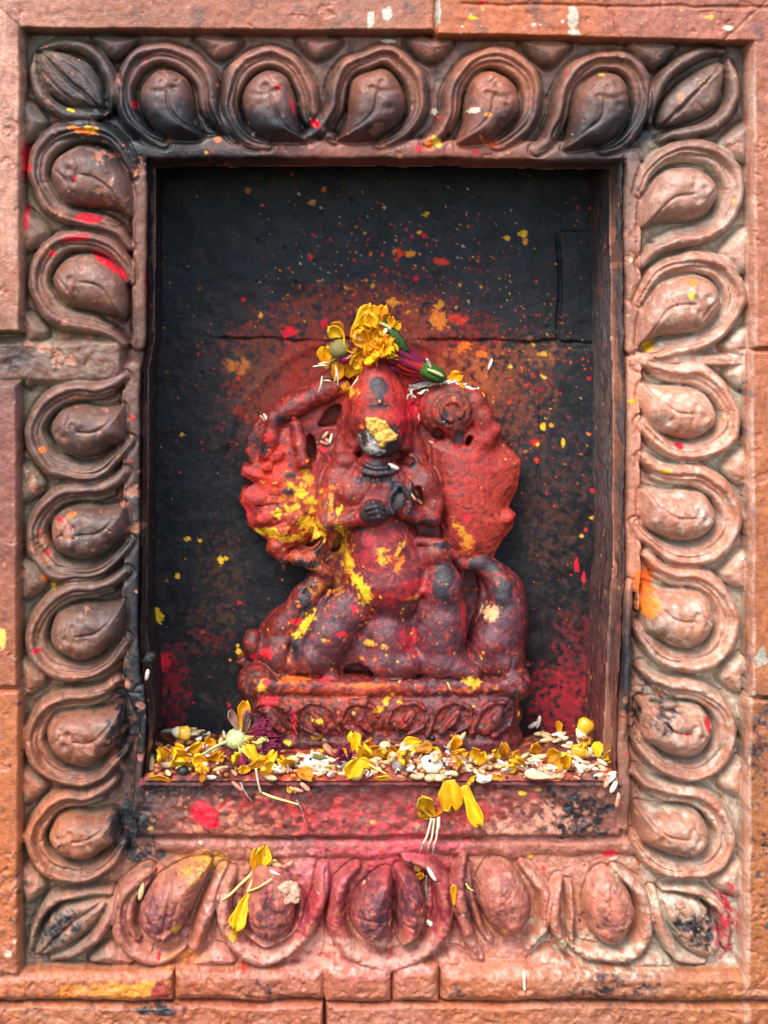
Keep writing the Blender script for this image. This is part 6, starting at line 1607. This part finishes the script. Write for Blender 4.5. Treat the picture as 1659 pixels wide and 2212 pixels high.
# loose petals on the ledge: (material, x, y base, angle, length, width, label)
for k, (m, x, y, an, L, W, ln, rl, lb) in enumerate([
    ('gold', 316, 1690, 12, 56, 20, 10, 40, 'narrow golden petal at the far left front edge'), ('gold', 446, 1650, 20, 44, 26, 30, 30, 'curled golden petal under the pale flower stem'), ('gold', 470, 1652, 40, 40, 24, 40, -20, 'golden petal tucked below the wilted flower'),
    ('yellow', 583, 1690, 96, 42, 17, 20, 10, 'small upright yellow petal right of the wilted flower'), ('gold', 575, 1652, 12, 46, 26, 30, 10, 'yellow petal under the purple side of the wilted flower'), ('yellow', 545, 1672, 170, 46, 20, 30, 20, 'flat yellow petal beneath the wilted flower'),
    ('yellow', 772, 1650, 100, 62, 30, -6, 10, 'tall yellow petal standing before the pedestal'), ('yellow', 748, 1690, 60, 56, 40, 25, 0, 'crumpled yellow petal beside the magenta flower'), ('gold', 634, 1676, -92, 44, 30, 8, 0, 'orange-yellow petal drooping over the edge left of centre'), ('gold', 660, 1660, -30, 40, 20, 40, 20, 'folded yellow petal in front of the white pith'),
    ('yellow', 858, 1628, 20, 60, 36, 24, -20, 'broad yellow petal lying against the pedestal at centre'), ('yellow', 905, 1640, 0, 70, 42, 30, 10, 'broad yellow petal over the white lump'), ('yellow', 940, 1620, -48, 80, 44, 26, 8, 'large bent yellow petal draped over the white lump'), ('gold', 968, 1648, 20, 44, 26, 30, 10, 'yellow petal right of the white lump'), ('yellow', 1020, 1662, 60, 52, 46, 10, -10, 'rounded yellow petal standing right of the white lump'), ('gold', 1000, 1650, 150, 40, 26, 30, 20, 'half hidden gold petal behind the rounded one'),
    ('yellow', 812, 1668, 150, 50, 22, 30, 20, 'yellow petal left of the grey pea'), ('yellow', 806, 1690, 35, 56, 18, 30, 20, 'thin yellow petal at the front edge near the grey pea'), ('gold', 1060, 1694, 30, 34, 14, 30, 0, 'little gold petal beside the popped grain'), ('gold', 1120, 1672, 170, 30, 16, 30, 0, 'small gold petal left of the pink lump'),
    ('yellow', 1180, 1648, 40, 46, 40, 20, 0, 'ruffled yellow petal behind the pink lump'), ('gold', 1165, 1640, 120, 40, 24, 10, 0, 'orange withered petal leaning on the back wall at right'), ('yellow', 1290, 1650, 92, 38, 26, 10, 0, 'round yellow petal by the right jamb'), ('yellow', 1248, 1622, 30, 34, 22, 20, 0, 'small yellow petal between the two maize kernels'), ('gold', 1240, 1670, 175, 60, 8, 20, 0, 'thin orange petal strip at the right of ledge'), ('yellow', 400, 1640, 30, 50, 26, 30, 30, 'yellow petal among the chickpeas at left'), ('gold', 470, 1628, 160, 40, 24, 20, 20, 'brownish gold petal behind the pale stem')]):
    petal(m, spot(x, y, 14, 4) + Vector((0, -4 * S, 4 * S)), an, L, W, lb, lean=ln, roll=rl, ruf=.12, curl=[.5, -.5, .8][k % 3], seed=300 + k)
# petals hanging over the front of the sill
petal('yellow', at_screen(968, 1680, 4), -82, 74, 56, 'large yellow petal hanging down over the sill', lean=4, curl=-.25, cup=.12, base=.5, seed=401)
petal('yellow', at_screen(1000, 1690, 2), -70, 104, 30, 'long narrow yellow petal hanging lowest over the sill', lean=3, curl=-.2, cup=.2, base=.5, seed=402)
tw = empty('withered_floret', at_screen(935, 1760, 8))
tag(tw, 'withered yellow floret with grey-tipped stamens stuck to the sill face', 'floret')
petal('yellow', at_screen(938, 1768, 8), 118, 74, 34, parent=tw, lean=8, curl=.5, cup=.4, ruf=.15, seed=403)
petal('brownp', at_screen(936, 1765, 8), 150, 40, 30, parent=tw, lean=14, curl=.5, ruf=.3, seed=404)
petal('gold', at_screen(934, 1765, 6), 45, 30, 8, parent=tw, lean=14, curl=.4, seed=405)
for k, (x0, y0, x1, y1) in enumerate([(932, 1768, 906, 1844), (938, 1768, 922, 1846), (946, 1766, 934, 1848), (948, 1764, 942, 1806)]):
    strand('stamen', [at_screen(x0, y0, 4), at_screen((x0 + x1) / 2 + 3, (y0 + y1) / 2, 2), at_screen(x0 * .3 + x1 * .7, y0 * .3 + y1 * .7, 4)], [2.6, 2.2, 2.0], parent=tw)
    strand('greyst', [at_screen(x0 * .3 + x1 * .7, y0 * .3 + y1 * .7, 4), at_screen(x1, y1, 6)], [2.2, 1.4], parent=tw, name='stamen_tip')
# yellow floret on the carved bottom row
fl = empty('fallen_floret', on_frame(565, 1850, 4))
tag(fl, 'fallen yellow floret with pale stalks on the second cup of the bottom row', 'floret')
petal('yellow', on_frame(556, 1882, 8), 72, 66, 34, parent=fl, lean=14, curl=-.3, cup=.5, ruf=.15, seed=411)
petal('yellow', on_frame(548, 1884, 6), 82, 60, 24, parent=fl, lean=18, curl=-.2, cup=.3, ruf=.2, seed=412)
petal('yellow', on_frame(538, 1925, 7), -112, 86, 36, parent=fl, lean=4, curl=.1, cup=.3, ruf=.15, base=.12, seed=413)
strand('straw', [on_frame(556, 1882, 8), on_frame(545, 1904, 8), on_frame(535, 1928, 9)], [4.5, 3.2, 3], parent=fl, name='stalk')
strand('straw', [on_frame(548, 1884, 8), on_frame(520, 1910, 10), on_frame(498, 1932, 9), on_frame(480, 1944, 8)], [4, 3, 2.8, 1.6], parent=fl, name='stalk')
strand('straw', [on_frame(536, 1926, 9), on_frame(560, 1916, 9), on_frame(588, 1898, 8)], [2.6, 2.4, 2], parent=fl, name='stalk')
strand('stamen', [on_frame(576, 1876, 8), on_frame(590, 1884, 9), on_frame(612, 1893, 6)], [3.2, 3.2, 1.4], parent=fl)
strand('straw', [on_frame(580, 1870, 8), on_frame(592, 1858, 9), on_frame(600, 1862, 6)], [2, 2.2, 1.4], parent=fl)
V, F, c = chunk([(594, 1912), (620, 1900), (645, 1904), (652, 1930), (648, 1950), (628, 1952), (608, 1965), (596, 1948), (604, 1930)], 12, 6, 2.4, 44)
add('sugar_crumb', mesh_from('sugar_crumb', V, F, 'crumb'), Matrix.Identity(4), on_frame(c[0], c[1], 2), 'lumpy pink sugar crumb on the second cup of the bottom row', 'sugar crumb')
seed('rice', on_frame(631, 1914, 14), 0, 25, 'cream rice grain stuck on the pink sugar crumb', upright=True, scale=.9)
for k, (x, y, t) in enumerate([(598, 1868, -20), (612, 1874, 10), (606, 1884, -30), (622, 1868, 30)]):
    seed('stained', on_frame(x, y, 7), 0, t, 'red-stained rice grain clustered beside the fallen yellow floret', 'stained grains beside the fallen floret', upright=True)
seed('paddy', on_frame(306, 1924, 6), 0, 80, 'husked grain upright on the first cup of the bottom row', upright=True, scale=.95)
seed('rice', on_frame(932, 1889, 6), 0, -58, 'white rice grain above the middle cup of the bottom row', upright=True)
seed('rice', on_frame(931, 1997, 6), 0, -40, 'white rice grain on the right rim of the middle cup', upright=True)
seed('stained', on_frame(786, 1911, 5), 0, 70, 'orange-tinted rice grain left of a pair on the middle cup', upright=True, scale=.8)
seed('stained', on_frame(794, 1908, 5), 0, 66, 'orange-tinted rice grain right of a pair on the middle cup', upright=True, scale=.8)
strand('greyst', [on_frame(922, 1892, 5), on_frame(921, 1915, 5), on_frame(924, 1945, 5)], [1.8, 3, 1.5], 'grey and white dry stamen on the right of the middle cup', 'stamen')
petal('gold', on_frame(980, 1960, 4), 92, 60, 12, 'thin curved gold petal between third and fourth bottom cups', lean=6, curl=.5, seed=421)
strand('straw', [on_frame(1006, 1908, 4), on_frame(1012, 1918, 5), on_frame(1022, 1924, 4)], [1.6, 2.6, 1.4], 'tiny yellow petal curl on the fourth bottom cup', 'petal', name='petal_curl')
seed('black', on_frame(886, 1862, 3), 0, 0, 'tiny black seed above the middle cup', scale=.5, upright=True)
petal('gold', on_frame(905, 1902, 5), 80, 24, 20, 'crumpled ochre petal scrap above the middle cup', lean=10, curl=.6, ruf=.3, seed=422)
strand('stamen', [on_frame(1430, 2064, 4), on_frame(1442, 2076, 4), on_frame(1460, 2084, 4)], [1.2, 1.6, .9], 'fine pale bristle below the lower right corner leaf', 'bristle', name='bristle')
strand('straw', [at_screen(566, 1712, 12), at_screen(590, 1722, 6), at_screen(625, 1732, 6), at_screen(646, 1738, 8)], [2.2, 3, 2.2, 1.4], 'curved yellow stamen on the sill face left of centre', 'stamen')
strand('dusty', [at_screen(640, 1728, 8), at_screen(652, 1750, 8), at_screen(660, 1784, 10)], [2.0, 1.4, .8], 'thin brown fibre hanging on the sill face', 'fibre', name='fibre')
strand('greyst', [at_screen(520, 1690, 8), at_screen(530, 1712, 5), at_screen(545, 1732, 9)], [2.2, 1.8, 1.2], 'grey stamen hanging over the edge below the wilted flower', 'stamen')
strand('stamen', [at_screen(553, 1660, 2), at_screen(558, 1690, 0), at_screen(564, 1712, 8)], [2.6, 2.2, 3], 'pale stalk pointing down below the wilted flower', 'stalk', name='stalk')
# straws and stamens over the heap
for k, (a, b, c_, m, lb) in enumerate([((640, 1650), (690, 1660), (760, 1672), 'stamen', 'long white stamen lying across the front of the white pith'), ((770, 1655), (800, 1672), (834, 1694), 'straw', 'yellow-green stalk slanting to the front edge near the grey pea'), ((770, 1652), (790, 1634), (822, 1630), 'pgreen', 'arched pale green stem in front of the pedestal'), ((820, 1628), (845, 1640), (870, 1644), 'green', 'short green stalk end right of the arched stem'),
                                      ((880, 1652), (905, 1640), (928, 1632), 'stamen', 'white stamen left over the white lump'), ((908, 1612), (912, 1640), (896, 1664), 'straw', 'upright thin straw beside the white lump'), ((955, 1628), (985, 1652), (1012, 1668), 'greyst', 'grey stamen crossing the large bent petal'), ((960, 1668), (1000, 1664), (1030, 1660), 'stamen', 'white stamen right of the white lump'), ((940, 1606), (925, 1622), (918, 1640), 'stamen', 'short white stamen at the pedestal foot'),
                                      ((1000, 1662), (1010, 1690), (1018, 1716), 'stamen', 'white stamen hanging beside the long petal'), ((700, 1678), (725, 1672), (750, 1668), 'straw', 'short yellow straw near the front edge left of centre'), ((1120, 1655), (1135, 1662), (1150, 1668), 'stamen', 'white petal sliver right of the pedestal corner'), ((812, 1604), (826, 1618), (842, 1622), 'stamen', 'tan stalk of the chickpea touching the pedestal')]):
    pts = [spot(x, y, 5, 3, 22 + 5 * math.sin(k * 2.1 + j)) for j, (x, y) in enumerate((a, b, c_))]
    for p in pts: p.y -= 10 * S
    strand(m, pts, [2.0, 2.6, 1.5] if m != 'pgreen' else [4, 4, 3.6], lb, 'stalk' if m in ('green', 'pgreen') else 'stamen')
seed('paddy', at_screen(978, 1604, 166), 0, 48, 'left of two husked grains leaning on the pedestal', upright=True)
seed('paddy', at_screen(992, 1600, 164), 0, 52, 'right of two husked grains leaning on the pedestal', upright=True)
petal('gold', at_screen(1209, 1596, 322), 96, 46, 16, 'orange petal standing against the back wall at right', lean=4, curl=.2, base=.15, seed=431)
seed('rice', at_screen(1152, 1566, 320), 0, 30, 'left white grain stuck on the back wall right of the pedestal', upright=True)
seed('rice', at_screen(1163, 1560, 320), 0, 75, 'right white grain stuck on the back wall right of the pedestal', upright=True)
# more litter: yellow petals strewn through the heap, each its own thing
rp = np.random.default_rng(57)
where = [(340, 505, 'left end of the ledge'), (505, 680, 'left middle of the ledge'), (680, 850, 'middle of the ledge'), (850, 1090, 'right middle of the ledge'), (1120, 1310, 'right end of the ledge')]
for k in range(44):
    x0, x1, wt = where[k % 5]
    x, y = rp.uniform(x0, x1), rp.uniform(1640, 1684)
    o = petal(['yellow', 'gold', 'yellow', 'brownp'][k % 4], spot(x, y, 12, 4) + Vector((0, -6 * S, 6 * S)), rp.uniform(0, 180), rp.uniform(34, 62), rp.uniform(20, 38), f'small crumpled {["yellow", "golden", "yellow", "browning"][k % 4]} petal in the litter at the {wt}', lean=rp.uniform(5, 60), roll=rp.uniform(-60, 60), ruf=.2, curl=rp.uniform(-1, 1), seed=700 + k)
    o['group'] = f'{["yellow", "golden", "yellow", "browning"][k % 4]} petals at the {wt}'
for k in range(26):
    x0, x1, wt = where[k % 5]
    x, y = rp.uniform(x0, x1 - 30), rp.uniform(1645, 1684)
    p0 = spot(x, y, 5, 3, rp.uniform(10, 24)); p1 = spot(x + rp.uniform(-34, 34), y + rp.uniform(-6, 6), 5, 3, rp.uniform(12, 26))
    for p in (p0, p1): p.y -= rp.uniform(4, 14) * S
    pm = (p0 + p1) / 2 + Vector((0, 0, rp.uniform(-2, 6) * S))
    cl = ['pale', 'straw-coloured', 'grey'][k % 3]
    o = strand(['stamen', 'straw', 'greyst'][k % 3], [p0, pm, p1], [1.4, 2.0, 1.2], f'thin {cl} stamen in the litter at the {wt}', 'stamen')
    o['group'] = f'{cl} stamens at the {wt}'
# random seeds, settled one on another
kinds = [('rice', .27, 11, 'white'), ('stained', .33, 11, 'red-stained'), ('bean', .09, 15, 'ivory'), ('paddy', .15, 13, 'husked'), ('brown', .11, 14, 'brown'), ('black', .05, 10, 'black')]
zones = [(330, 520, 'left of the pedestal'), (520, 830, 'before the pedestal left of centre'), (830, 1110, 'before the pedestal right of centre'), (1110, 1340, 'right of the pedestal')]
nouns = {'rice': 'rice grain', 'stained': 'rice grain', 'bean': 'bean', 'paddy': 'grain', 'brown': 'pulse', 'black': 'seed'}
EDGE = [430, 520, 610, 700, 800, 900, 1000, 1110, 1220]
ANCH = ['in the left corner', 'beside the pale stem', 'below the wilted flower', 'around the white pith', 'around the magenta flower', 'around the grey pea', 'around the white lump', 'right of the white lump', 'around the pink lump', 'by the right jamb']
rr = np.random.default_rng(99)
for k in range(430):
    u = rr.random(); acc = 0
    for kd, pr, th, adj in kinds:
        acc += pr
        if u <= acc: break
    zi = rr.choice(4, p=[.17, .29, .27, .27])
    x0, x1, zt = zones[zi]
    x = rr.uniform(x0 + 4, x1 - 6)
    front = rr.random() < .62
    d = rr.uniform(11, 84) if front else rr.uniform(80, 190)
    if zi in (0, 3) and not front: d = rr.uniform(90, 300)
    xr = XC + (x - XC) * (D0 + d) / D0
    if d > 158 and 505 < x < 1165: d = 20 + (d % 138)
    if xr < 322 or xr > 1330: continue
    if zi == 0 and x < 500 and front and kd in ('rice', 'stained'): continue
    sc = rr.uniform(.66, .92) * (.62 if kd == 'black' else 1)
    h = settle(xr, d, 9, th * sc)
    near_to = ANCH[min(sum(x >= e for e in EDGE), len(ANCH) - 1)] + (', at the front edge of the ledge' if d < 46 else ', set back from the edge')
    seed(kd, ledge_pt(xr, d, h), rr.uniform(0, 180), rr.uniform(-14, 14), f'{adj} {nouns[kd]} {near_to}', f'{adj} {nouns[kd]}s {near_to}', sc, rr.uniform(0, 360))
for k, (x, y, t) in enumerate([(1325, 1700, 62), (1334, 1728, 80), (1310, 1690, 70), (1318, 1684, 40), (513, 1699, -40), (659, 1700, -40), (640, 1706, -15)]):
    seed('rice' if k in (0, 3) else 'stained', at_screen(x, y, 2), 0, t, ['whitish rice grain sliding over the sill corner at right', 'lowest rice grain on the right end of the sill', 'pink rice grain beside the right end of the sill', 'white rice grain at the right end of the ledge edge', 'pink rice grain over the edge below the wilted flower', 'orange rice grain over the edge left of centre', 'pink rice grain on the drooping orange petal'][k], upright=True)

# ================================================================== FLOWERS ON THE STATUE'S CROWN
def fz(x, y, z): return at_screen(x, y, NICHE - z * ZS)
mf = empty('marigold', fz(798, 775, 80))
tag(mf, 'crumpled yellow marigold bloom resting on the crown of statue', 'flower')
for k, (m, x, y, z, an, L, W, ln, cu, cp) in enumerate([
    ('yellow', 742, 728, 92, 140, 46, 44, 12, .3, .25), ('yellow', 757, 738, 96, 62, 92, 36, 8, -.5, .3), ('yellow', 796, 720, 84, 82, 70, 34, 2, .4, .2), ('yellow', 790, 722, 96, 80, 56, 46, 14, .5, .25), ('gold', 818, 722, 84, 55, 56, 36, 8, .4, .2), ('yellow', 836, 730, 76, 52, 46, 22, 4, .2, .2), ('gold', 806, 722, 80, 70, 74, 30, -4, .4, .2),
    ('gold', 706, 800, 70, 95, 62, 36, 10, .4, .2), ('gold', 726, 826, 66, 80, 52, 36, 12, -.4, .2), ('gold', 748, 818, 72, 60, 60, 40, 16, .4, .2), ('gold', 718, 796, 66, 130, 34, 24, 10, .5, .2), ('gold', 765, 800, 76, 75, 52, 34, 14, -.4, .2)]):
    petal(m, fz(x, y, z), an, L, W, parent=mf, lean=ln, curl=cu, cup=cp, ruf=.14, seed=500 + k)
r = np.random.default_rng(5)
for k in range(24):                                                     # ruffled heart of the bloom
    an = r.uniform(-150, 150) + 10
    petal('gold' if k % 3 else 'yellow', fz(798 + r.uniform(-20, 20), 744 + r.uniform(-16, 18), 84 + r.uniform(0, 16)), an, r.uniform(34, 56), r.uniform(30, 50), parent=mf, lean=r.uniform(0, 40), roll=r.uniform(-40, 40), curl=r.uniform(-.8, .9), cup=.2, ruf=.22, freq=8, seed=540 + k)
strand('yellow', [fz(714, 722, 106), fz(708, 714, 108), fz(718, 704, 108), fz(732, 708, 108), fz(742, 722, 106), fz(744, 744, 106), fz(748, 756, 104), fz(766, 764, 100)], [1.6, 2, 2, 2, 2.6, 2.6, 2.4, 1.4], parent=mf, name='curled_thread')
V, F = lathe(oval(50, 44, 2.4, 10), 20, ridge=10, rdep=.05, lump=.05, seed=6)
add('seed_head', mesh_from('seed_head', V, F, 'seedh'), RY(-20), fz(733, 753, 92), 'greenish dried seed head at the left of the marigold', 'seed head')
V, F = lathe(oval(40, 24, 2.2, 10, .2), 14, ridge=6, rdep=.08, lump=.06, seed=7)
add('purple_bud', mesh_from('purple_bud', V, F, 'purple'), RY(-24), fz(750, 774, 92), 'small dark purple bud below the dried seed head', 'bud')
seed('stained', fz(755, 771, 106), 0, 40, 'pink rice grain on the dark purple bud', upright=True, scale=.6)
strand('seedh', [fz(738, 772, 96), fz(716, 780, 94), fz(704, 800, 90)], [3, 2.4, 1.6], 'dark withered stalk below the dried seed head', 'stalk', name='stalk')
for k, (a, b) in enumerate([((676, 792), (712, 790)), ((688, 786), (714, 784)), ((724, 790), (730, 834)), ((727, 795), (722, 826)), ((696, 812), (688, 848)), ((698, 822), (718, 826)), ((776, 812), (758, 838)), ((846, 774), (878, 784))]):
    strand('stamen' if k < 7 else 'straw', [fz(*a, 88), fz((a[0] + b[0]) / 2 + 2, (a[1] + b[1]) / 2 - 2, 92), fz(*b, 84)], [1.2, 2.2, 1.0] if k < 7 else [2, 4, 3], ['topmost of two white stamens left of the marigold is above this one', 'upper white stamen left of the marigold', 'longer white stamen hanging below the purple bud', 'shorter white stamen hanging below the purple bud', 'white stamen lowest at the left of the marigold', 'short level white stamen under the marigold', 'white stamen beside the crown of the statue', 'yellow-tipped white stamen over the purple petals'][k].replace('topmost of two white stamens left of the marigold is above this one', 'lower of two level white stamens left of the marigold'), 'stamen')
seed('rice', fz(772, 730, 108), 0, -36, 'white rice grain caught in the marigold', upright=True, scale=.8)
petal('gold', fz(684, 836, 44), 32, 60, 9, 'thin golden petal below the marigold stamens', lean=6, curl=.2, seed=601)
# green bud
gb = empty('green_bud', fz(852, 760, 86)); tag(gb, 'long dark green bud with cut stalk right of the marigold', 'bud')
V, F = lathe([(-36, 4), (-32, 8), (-20, 12.5), (-4, 14), (12, 12), (26, 8), (38, 2.5)], 14, ridge=5, rdep=.06, bend=3)
add('bud', mesh_from('bud', V, F, 'dgreen'), RY(52), fz(861, 736, 90), None, None, None, gb)
strand('pgreen', [fz(846, 713, 92), fz(832, 702, 94), fz(815, 697, 92)], [4.5, 5, 3], parent=gb, name='stalk')
V, F = lathe(oval(16, 10, 2.6), 10); add('stalk_scar', mesh_from('stalk_scar', V, F, 'rice'), RY(-66), fz(832, 716, 100), None, None, None, gb)
strand('green', [fz(834, 700, 94), fz(833, 690, 96), fz(832, 682, 92)], [3.5, 2.2, .8], parent=gb, name='leaf_tip')
# red bud with green calyx
rb = empty('red_bud', fz(900, 800, 78)); tag(rb, 'long scarlet and purple bud with green calyx beside the crown', 'bud')
rq = np.random.default_rng(44)
for k in range(18):
    t = (k % 9) / 8 - 0.5
    petal('purple' if (k % 3 == 0 or t < -.35) else 'redb', fz(930 + 10 * t, 803 + 26 * t, 74 + 16 * (1 - 4 * t * t) + (4 if k > 8 else 0)), 153 + 16 * t + rq.uniform(-4, 4), rq.uniform(86, 128), rq.uniform(13, 19), parent=rb, lean=rq.uniform(-3, 6), roll=60 * t, curl=rq.uniform(-.15, .15), cup=-.25, ruf=.08, base=.7, seed=660 + k)
V, F = lathe([(-34, 17), (-22, 20), (-8, 22), (6, 21), (18, 17), (26, 10), (29, 4)], 20, ridge=5, rdep=.1, lump=.04, squash=.9)
add('calyx', mesh_from('calyx', V, F, 'green'), RY(25), fz(938, 808, 84), None, None, None, rb)
V, F = lathe(oval(44, 9, 2.4, 9), 8, bend=-2)
add('calyx_rib', mesh_from('calyx_rib', V, F, 'pgreen'), RY(24), fz(941, 805, 104), None, None, None, rb)
petal('stamen', fz(932, 796, 100), 118, 30, 7, parent=rb, lean=10, name='sepal', seed=611)
for k, (x, y, an, L, W) in enumerate([(930, 800, 158, 110, 22), (926, 806, 163, 104, 24), (915, 805, 168, 84, 20), (910, 800, 150, 80, 16)]):
    petal('purple', fz(x, y, 66 + 3 * k), an, L, W, parent=rb, lean=4, curl=.15, base=.6, roll=-20 + 14 * k, seed=620 + k)
for k, (x, y, an, L, W, lb) in enumerate([(964, 820, 22, 40, 28, 'yellow petal scrap at the tip of the green calyx'), (1012, 838, -34, 44, 16, 'brown-edged yellow petal above the disc'), (962, 826, -10, 46, 14, 'gold petal strip under the green calyx')]):
    petal('gold', fz(x, y, 62), an, L, W, lb, lean=14, curl=.4, ruf=.2, seed=640 + k)
petal('gold', fz(864, 810, 70), 40, 16, 14, 'tiny yellow petal scrap under the purple petals', lean=10, seed=650)
r = np.random.default_rng(12)
for k in range(30):
    t = r.random(); x = 884 + 62 * t + r.uniform(-6, 6); y = 848 - 22 * t + r.uniform(-12, 12)
    seed('rice', fz(x, y, 50 + r.uniform(-4, 10) + 12 * t), 0, r.uniform(0, 180), 'small white rice grain heaped between crown and disc', 'rice grains between crown and disc', .52, upright=True)
for k in range(15):
    t = k / 14; x = 950 + 80 * t; y = 826 + 20 * t * t + r.uniform(-3, 3)
    seed('rice', fz(x, y, 72 - 8 * t), 0, r.uniform(-40, 60), 'white rice grain lined along the top of the disc', 'rice grains along the top of the disc', .58, upright=True)
for k in range(3):
    strand('greyst', [fz(888 + 4 * k, 834 + 3 * k, 66), fz(910 + 4 * k, 828 + 3 * k, 70), fz(938 + 3 * k, 824 + 3 * k, 68)], [1.5, 2.6, 1.5], 'grey stamen lying over the rice beside the crown', 'stamen').__setitem__('group', 'grey stamens over the rice')
V, F = lathe(oval(20, 15, 2.0, 8), 10, lump=.15, seed=3); pc = mesh_from('powder_clump', V, F, 'powder')
for k in range(12):
    add('powder_clump', pc, RY(r.uniform(0, 180)) @ Matrix.Scale(r.uniform(.5, .9), 4), fz(888 + r.uniform(-14, 20), 862 + r.uniform(-12, 14), 44 + r.uniform(0, 8)), 'small red powder clump between crown and disc', 'powder clump', 'red powder clumps between crown and disc')

# wafer stuck on the face
V, F, c = chunk([(789, 900), (812, 898), (838, 908), (847, 926), (866, 940), (862, 950), (838, 960), (832, 970), (818, 966), (810, 946), (794, 930), (789, 916)], 9, 4.0, 2.2, 54, bend=-5)
add('wafer_piece', mesh_from('wafer_piece', V, F, 'wafer'), RX(4), on_statue(c[0] - 2, c[1], 6), 'broken golden wafer stuck over the dark face of statue', 'wafer')
# grains caught on the statue
for k, (kd, x, y, t, sc, lb) in enumerate([('stained', 703, 940, 50, .8, 'upper left grain of the cluster in the left arch of statue'), ('stained', 708, 952, -40, .8, 'middle grain of the cluster in the left arch of statue'), ('rice', 715, 948, 76, .75, 'upright whitish grain of the cluster in the left arch of statue'), ('stained', 700, 957, -20, .75, 'lowest grain of the cluster in the left arch of statue'), ('stained', 570, 906, -46, .8, 'left of two grains beside the upper left arm'), ('rice', 576, 904, -56, .8, 'right of two grains beside the upper left arm'),
                                          ('rice', 907, 899, 82, .8, 'pale grain alone between face and disc'), ('stained', 936, 958, -25, .85, 'orange grain in the hole below the disc'), ('rice', 850, 1008, -26, 1.0, 'pale grain on the collar of statue'), ('stained', 898, 1062, -64, .9, 'upper orange grain beside the raised hand'), ('stained', 892, 1074, -52, .8, 'middle orange grain beside the raised hand'), ('stained', 906, 1084, -40, .8, 'lower orange grain beside the raised hand'), ('stained', 710, 1206, 36, .75, 'brownish grain in the hollow beside the left elbow'), ('rice', 1059, 787, 70, .85, 'white grain stuck alone on the wall right of the red bud')]):
    seed(kd, on_statue(x, y, 5) if k != 13 else at_screen(x, y, NICHE - 6), 0, t, lb, scale=sc, upright=True)
strand('straw', [on_statue(966, 1474, 4), on_statue(970, 1482, 5), on_statue(972, 1488, 5), on_statue(977, 1492, 4)], [1.8, 2.4, 2.6, 1.8], 'tiny yellow petal curl on the pedestal rim', 'petal', name='petal_curl')
V, F = lathe(oval(14, 11, 2), 10, lump=.05); add('black_seed', mesh_from('black_seed', V, F, 'black'), RY(0), on_statue(934, 1594, 3), 'black seed on the base moulding of the pedestal', 'seed')
V, F = lathe(oval(12, 10, 2), 10, lump=.1); add('pink_crumb', mesh_from('pink_crumb', V, F, 'crumb'), RY(0), on_statue(560, 1366, 3), 'pink crumb on top of the leftmost lump of statue', 'crumb')
# charred wick with wax on the left jamb
V, F, c = chunk([(306, 1425), (312, 1410), (328, 1404), (342, 1412), (340, 1426), (328, 1430), (318, 1440), (306, 1442)], 12, 6, 2.4, 64)
cw = add('charred_wick', mesh_from('charred_wick', V, F, 'char'), RZ(-20), at_screen(c[0], c[1], 40), 'black charred wick end stuck to the left jamb', 'wick')
seed('rice', at_screen(318, 1458, 30), 0, 75, 'white rice grain under the charred wick', upright=True, scale=.9)
V, F = lathe([(-22, 3), (-18, 7), (-12, 8), (-4, 5), (6, 5), (14, 6), (20, 4)], 10, squash=.5, lump=.1)
add('wax_drip', mesh_from('wax_drip', V, F, 'white'), RY(88), on_frame(1132, 2120, 2), 'whitish wax drip on the bottom moulding right of centre', 'wax')
